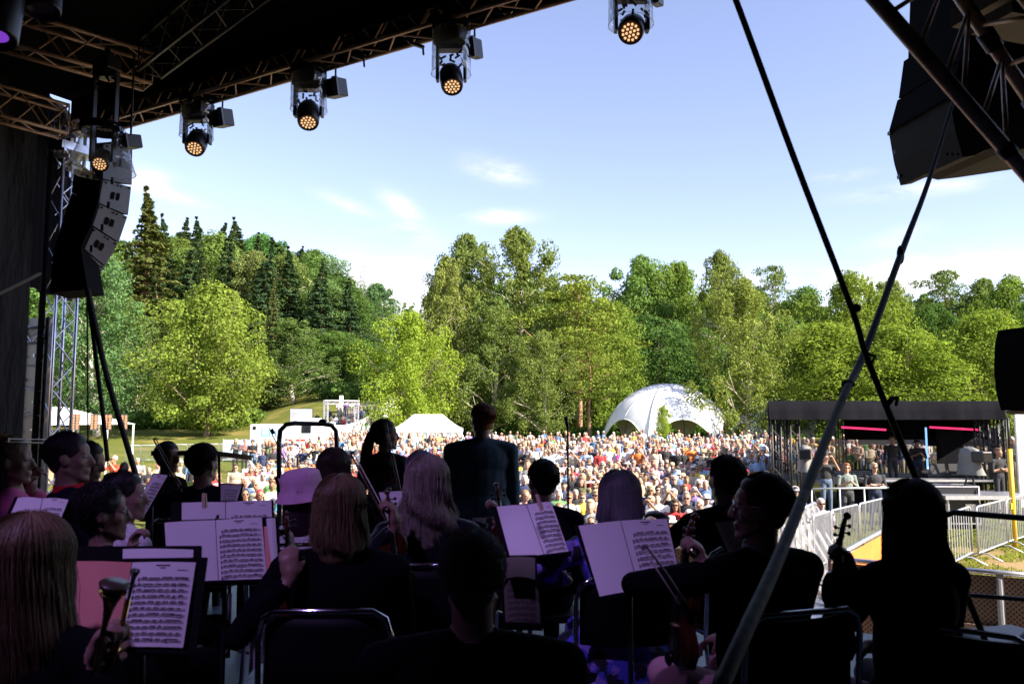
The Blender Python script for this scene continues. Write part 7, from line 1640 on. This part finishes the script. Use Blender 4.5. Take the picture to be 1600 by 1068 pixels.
q = MB(); q.box(Vector((I['root'].x, I['root'].y, DECK+.0)), (1.1, 1.0, .04)); tag(q.build('podium', M['black_metal']), 'low black podium board under the conductor', 'podium')
o, I = musician('man in black with neat dark hair by the piano, face turned right', 264, 690, 7.3, yaw=-95, hyaw=-20, top='black_wool', skin='tan', hair=('short', 'dark'), L=None, s=1.12, voxel=.010)
o, I = musician('man with dark bushy hair in dark suit seen from behind, before the piano lid', 320, 693, 5.5, yaw=0, hyaw=-25, top='navy_wool', hair=('short', 'dark'), s=1.06, wide=1.02, hkw=dict(bulk=1.04, mess=.004)); chr_(I, 0, 'chair of the bushy-haired man in the dark suit')
o, I = musician('woman with light brown long hair and sunglasses pushed up on her head', 523, 700, 5.0, yaw=0, top='black_wool', hair=('long', 'brown'), fem=True, hkw=dict(L_=.20)); gl = I
q = MB(); at = lambda x, y, z: gl['hd']+gl['Mh'] @ Vector((x, y, z))
q.tube([at(.095*math.cos(a), .02+.05*math.sin(a), .085+.02*math.sin(a)) for a in [math.pi*i/12 for i in range(13)]], .007, 6); q.build('sunglasses', mat('tortoise_frame', (.30, .12, .06), .3), o)
o, I = musician('grey-haired player just behind the wavy blonde violinist', 657, 704, 5.0, yaw=0, hyaw=10, top='black_wool', hair=('short', 'grey'), fem=True)
o, I = musician('dark haired man in suit with white collar left of the thin pole', 846, 718, 4.9, yaw=10, hyaw=18, top='navy_wool', hair=('short', 'dark'), collar='white_shirt', hkw=dict(bulk=1.03), L=(778, 812, 4.7, (-.1, 0, 1), (-1, 0, 0), 1.15), wide=1.03); chr_(I, 10, 'chair of the dark-haired man left of the thin pole')
violin(P(792, 905, 4.66), P(776, 752, 4.66), (.3, -1, 0), 'upright violin left of the tilted stand, before the patterned skirt')
o, I = musician('man in dark suit reaching out an arm to the left, right of centre', 1131, 712, 4.6, yaw=14, hyaw=12, top='navy_wool', hair=('short', 'dark'), collar='grey_collar', L=(1040, 810, 4.9, (-.6, .6, .3), (0, .3, -1), .6), wide=1.08, s=1.06, hkw=dict(bulk=1.02, mess=.003)); chr_(I, 14, 'chair of the man reaching out his arm')
o, I = musician('woman in pink blazer with hair tied back at the left edge', 22, 682, 4.7, yaw=-52, hyaw=-28, top='pink_blazer', leg='pink_blazer', hair=('short', 'blonde'), s=1.12, fem=True, L=(48, 765, 4.85, (.1, .1, 1), (1, 0, 0), 1.1))
hd = I['hd']; B = Blobs(); B.chain([hd+Vector((-.08, -.02, .02)), hd+Vector((-.12, 0, -.04)), hd+Vector((-.125, 0, -.22)), hd+Vector((-.12, 0, -.30))], [.032, .040, .034, .01]); h = bpy.data.objects.new('ponytail', B.mesh('ponytail', [HM['blonde']], .008, 2)); COL.objects.link(h); h.parent = o
o, I = musician('reddish curly head just behind the woman in pink', -6, 683, 5.3, yaw=-30, top='black_wool', hair=('short', 'red'), s=1.1, fem=True, hkw=dict(bulk=1.15, mess=.012))
o, I = musician('dark-haired man in teal jacket with blue shirt bending behind the red collar', 139, 690, 5.5, yaw=-80, hyaw=-8, tilt=-12, top='teal_jacket', hair=('short', 'dark'), s=1.1, collar='pale_shirt', L=(168, 745, 5.3, (1, 0, .2), (0, 0, 1), .9))
spectacles(o, I)
o, I = musician('man in dark suit with bright red collar and dark hair facing right', 112, 675, 4.6, yaw=-48, hyaw=-30, top='navy_wool', hair=('short', 'plum'), s=1.15, collar='red_shirt', wide=1.05, hkw=dict(bulk=1.03)); chr_(I, -48, 'chair of the man with the red collar')
o, I = musician('woman with dark pinned-up hair in pale tweed jacket facing right', 199, 737, 4.2, yaw=-42, hyaw=-34, top='tweed', hair=('short', 'dark'), fem=True, hkw=dict(bulk=.96)); chr_(I, -42, 'chair of the woman in pale tweed')
o, I = musician('woman in pink bucket hat and pale crocheted cardigan', 473, 740, 4.7, yaw=4, top='crochet', leg='crochet', hair=('bob', 'plum'), fem=True, hkw=dict(L_=.17, n=60), L=(452, 862, 4.33, (.05, .1, 1), (-1, 0, 0), 1.15), s=1.06, sleeves=.9); chr_(I, 4, 'chair under the woman in the bucket hat')
hd = I['hd']; q = MB(); q.lathe(hd+Vector((0, -.015, .055)), [(.158, -.052), (.152, -.050), (.134, -.014), (.122, .0), (.118, .045), (.110, .090), (.090, .106), (.001, .112)], Matrix.Rotation(-.10, 3, 'Y') @ Matrix.Rotation(.12, 3, 'X'), 30); q.lathe(hd+Vector((0, -.015, .055)), [(.158, -.054), (.132, -.019), (.120, -.004)], Matrix.Rotation(-.10, 3, 'Y') @ Matrix.Rotation(.12, 3, 'X'), 30); tag(q.build('bucket_hat', FM['pink_hat'], None, True), 'pinkish bucket hat with soft brim worn by the woman in the cardigan', 'hat')
q = MB(); W = I['W']; V = []     # cardigan tail hanging beside the chair
for i in range(13):
    for j in range(9): u = i/12; v = j/8; p = P(388+u*46+(1-v)*6-8*math.sin(u*3.1), 905+v*(150-30*u), 4.5+.05*math.sin(u*9)); V.append(tuple(p))
q.add(V, [(i*9+j, (i+1)*9+j, (i+1)*9+j+1, i*9+j+1) for i in range(12) for j in range(8)]); q.build('cardigan_tail', FM['crochet'], o, True)
violin(P(458, 975, 4.25), P(447, 797, 4.25), (.2, -1, 0), 'upright violin held right of the big purple stand')
bow(P(640, 880, 4.4), P(548, 708, 4.4), 'bow slanting over the crowd left of the standing violinist', (0, 0, 1), 1.6)
bow(P(420, 668, 5.2), P(480, 780, 4.9), 'thin bow seen through the podium rail', (1, 0, 0), .8)
bow(P(8, 690, 4.2), P(96, 690, 5.3), 'bow crossing before the truss tower at left', (0, 0, 1), 1.2)
o, I = musician('violinist with long wavy blonde hair in black leather jacket', 669, 712, 3.95, yaw=2, hyaw=-4, top='black_leather', hair=('long', 'ash'), fem=True, wide=1.12, L=(618, 822, 3.66, (-.1, 0, 1), (-1, 0, 0), 1.15), s=1.06, voxel=.008, hkw=dict(L_=.26, wave=.016, bulk=1.06, n=9000)); chr_(I, 2, 'chair of the wavy blonde violinist')
violin(P(622, 925, 3.66), P(605, 765, 3.66), (.3, -1, 0), 'upright violin held by the wavy blonde violinist')
o, I = musician('woman with grey bob in blue floral dress', 967, 735, 3.9, yaw=2, hyaw=0, top='blue_floral', leg='blue_floral', hair=('bob', 'grey'), fem=True, hkw=dict(L_=.125, bulk=1.04, n=8000, wave=.003), L=(884, 905, 3.9, (0, .9, -.3), (0, 0, 1), .6), wide=1.12); chr_(I, 2, 'chair of the woman with the grey bob')
W = I['W']; q = MB(); V = []; n_ = 30   # skirt of the dress spread over the chair
for r_, z_, y_ in ((.17, .62, 0), (.27, .56, .06), (.33, .45, .10), (.35, .30, .10)):
    for j in range(n_): a = 2*math.pi*j/n_; V.append(tuple(W((math.cos(a)*r_*(1+.03*math.sin(7*a)), math.sin(a)*r_*.95+y_, z_))))
q.add(V, [(i*n_+j, i*n_+(j+1) % n_, (i+1)*n_+(j+1) % n_, (i+1)*n_+j) for i in range(3) for j in range(n_)]); q.build('skirt', FM['blue_floral'], o, True)
o, I = musician('woman with short purple tinted dark hair and glasses facing right', 164, 755, 3.5, yaw=-28, hyaw=-36, top='black_wool', hair=('short', 'dark'), fem=True, hkw=dict(bulk=1.08, mess=.005), L=(205, 868, 3.45, (.1, 0, 1), (1, 0, 0), 1.1)); spectacles(o, I); chr_(I, -28, 'chair of the woman with glasses and dark short hair')
o, I = musician('woman with reddish blonde bob in wide black sweater', 534, 742, 3.25, yaw=0, hyaw=-3, top='black_wool', leg='orange_floral', hair=('bob', 'blonde'), fem=False, wide=1.10, hkw=dict(L_=.15, bulk=1.02, n=9000, wave=.003), collar='black_wool', L=(455, 905, 3.1, (-.15, .1, 1), (-.3, 1, 0), 1.1)); chr_(I, 0, 'chair of the woman with the reddish blonde bob')
o, I = musician('man with glasses in black sweater and pink trousers, face in left profile', 1185, 740, 3.0, yaw=22, hyaw=54, top='black_wool', leg='pink_trousers', hair=('short', 'brown'), collar='grey_collar', wide=1.14, L=(1098, 888, 2.95, (-.15, 0, 1), (-1, 0, 0), 1.15), voxel=.006, s=.99, hkw=dict(bulk=.92, n=6000)); spectacles(o, I, silver); chr_(I, 18, 'chair of the man with glasses and pink trousers')
c = I['nk']; q = MB(); q.lathe(c+Vector((0, 0, -.012)), [(.090, -.030), (.094, -.022), (.088, -.008)], Matrix.Rotation(.2, 3, 'X'), 26); tag(q.build('lanyard', FM['dark_band'], None, True), 'dark lanyard band round the neck of the man in glasses', 'lanyard')
violin(P(1064, 1042, 3.0), P(1080, 800, 2.97), (-1, -.25, 0), 'upright violin held by the man in glasses')
bow(P(1085, 965, 2.6), P(1010, 853, 2.75), 'bow slanting across the page of the right stand', (-1, 0, 0), 1.2)
o, I = musician('woman with very long dark hair seen from behind at the right', 1418, 750, 3.05, yaw=14, hyaw=4, top='black_wool', leg='purple_floral', hair=('long', 'dark'), fem=True, wide=1.02, L=(1330, 900, 3.0, (-.12, 0, 1), (-1, 0, 0), 1.15), s=1.03, voxel=.0075, hkw=dict(L_=.31, bulk=.93, n=9000, wave=.008))
violin(P(1303, 1030, 3.0), P(1319, 798, 3.02), (-1, -.35, 0), 'upright violin silhouetted against the barriers at the right')
bow(P(1345, 952, 2.9), P(1262, 898, 3.2), 'bow reaching left from the silhouetted violin', (0, 0, 1), 1.2)
p = P(1500, 700, 3.15); chair(Vector((p.x-.02, 3.1, DECK)), -38, 'empty folding chair turned sideways in the lower right corner', s=1.0)
o, I = musician('broad man in black with cropped greying hair seen from behind, nearest the middle', 739, 825, 2.2, yaw=0, hyaw=0, top='black_wool', hair=('crop', 'stubble'), wide=1.30, voxel=.0075, s=None, hkw=dict(n=9000)); chr_(I, 0, 'chair of the man with cropped hair')
o, I = musician('woman with long blonde hair at the lower left edge holding a trumpet', 58, 802, 2.2, yaw=-12, hyaw=-8, top='black_wool', hair=('long', 'blonde'), fem=True, wide=1.1, Rr=(148, 1040, 2.12, (.15, 0, 1), (1, 0, 0), 1.15), voxel=.0075, hkw=dict(L_=.28, bulk=1.10, n=14000, wave=.005)); chr_(I, -12, 'chair of the blonde woman with the trumpet')
# trumpet with black mute in its raised bell
brass = mat('lacquered_brass', (.55, .34, .10), .2, metal=1); e = empty('trumpet', (0, 0, 0)); tag(e, 'brass trumpet held upright with a dark mute in its bell', 'trumpet')
a, t = P(158, 1000, 2.08), P(176, 925, 2.06); d = (t-a).normalized(); Mt = rot_to(d); L_ = (t-a).length
q = MB(); q.lathe(a, [(.006, -.14), (.006, 0), (.008, L_*.4), (.012, L_*.65), (.019, L_*.85), (.031, L_), (.034, L_+.003), (.030, L_-.004)], Mt, 24); q.build('bell', brass, e, True)
q = MB(); q.lathe(a, [(.014, L_*.92), (.030, L_+.010), (.034, L_+.014), (.037, L_+.022), (.034, L_+.026), (.001, L_+.027)], Mt, 24); q.build('mute', mat('mute_dark', (.05, .035, .02), .35), e, True)
sx = Mt @ Vector((1, 0, 0))
for k in range(3): q = MB(); q.tube([a-d*(.02+.03*k)+sx*.03, a-d*(.02+.03*k)+sx*.03+Vector((0, .10, .0))], .010, 8); q.build('valve', brass, e, True)
q = MB(); q.tube([a-d*.14, a-d*.17+sx*.02, a-d*.14+sx*.045, a-d*.02+sx*.05, a+d*.10+sx*.05], .0065, 8); q.build('tubing', brass, e, True); q = MB(); q.lathe(a+sx*.05, [(.004, .10), (.006, .16), (.012, .175), (.012, .18)], Mt, 12); q.build('mouthpiece', silver, e, True)
# cello behind the woman in pink
e = empty('cello', (0, 0, 0)); tag(e, 'cello neck and shoulder seen between the woman in pink and the man with red collar', 'cello')
a, t = P(70, 830, 4.9), P(28, 724, 4.9)
q = MB(); q.tube([a, a.lerp(t, .75), t], [.02, .017, .014], 8); q.build('neck', vwood, e, True)
q = MB(); pts = [t+Vector((.02*math.cos(x), 0, .025+.02*math.sin(x)))*(1) for x in [i*.5 for i in range(12)]]; q.tube(pts, .010, 7); q.build('scroll', vwood, e, True)
q = MB(); d = (a-t).normalized(); Mc = rot_to(d, (0, 1, 0)); c = a+d*.30; q.ell(c-d*.12, (.15, .07, .20), Mc); q.ell(c+d*.20, (.20, .07, .24), Mc); q.build('body', vwood, e, True)
for k in range(2): q = MB(); p = t.lerp(a, .12+.1*k); q.tube([p-Vector((.05, 0, .02)), p+Vector((.05, 0, .02))], .005, 6); q.build('peg', vebony, e, True)
# small double bass scroll and raised hand behind the podium at the far left
e = empty('viola', (0, 0, 0)); bpy.data.objects.remove(e)
bow(P(284, 768, 5.2), P(240, 686, 5.6), 'purplish bow crossing before the man in black by the piano', (1, 0, 0), 1.6)
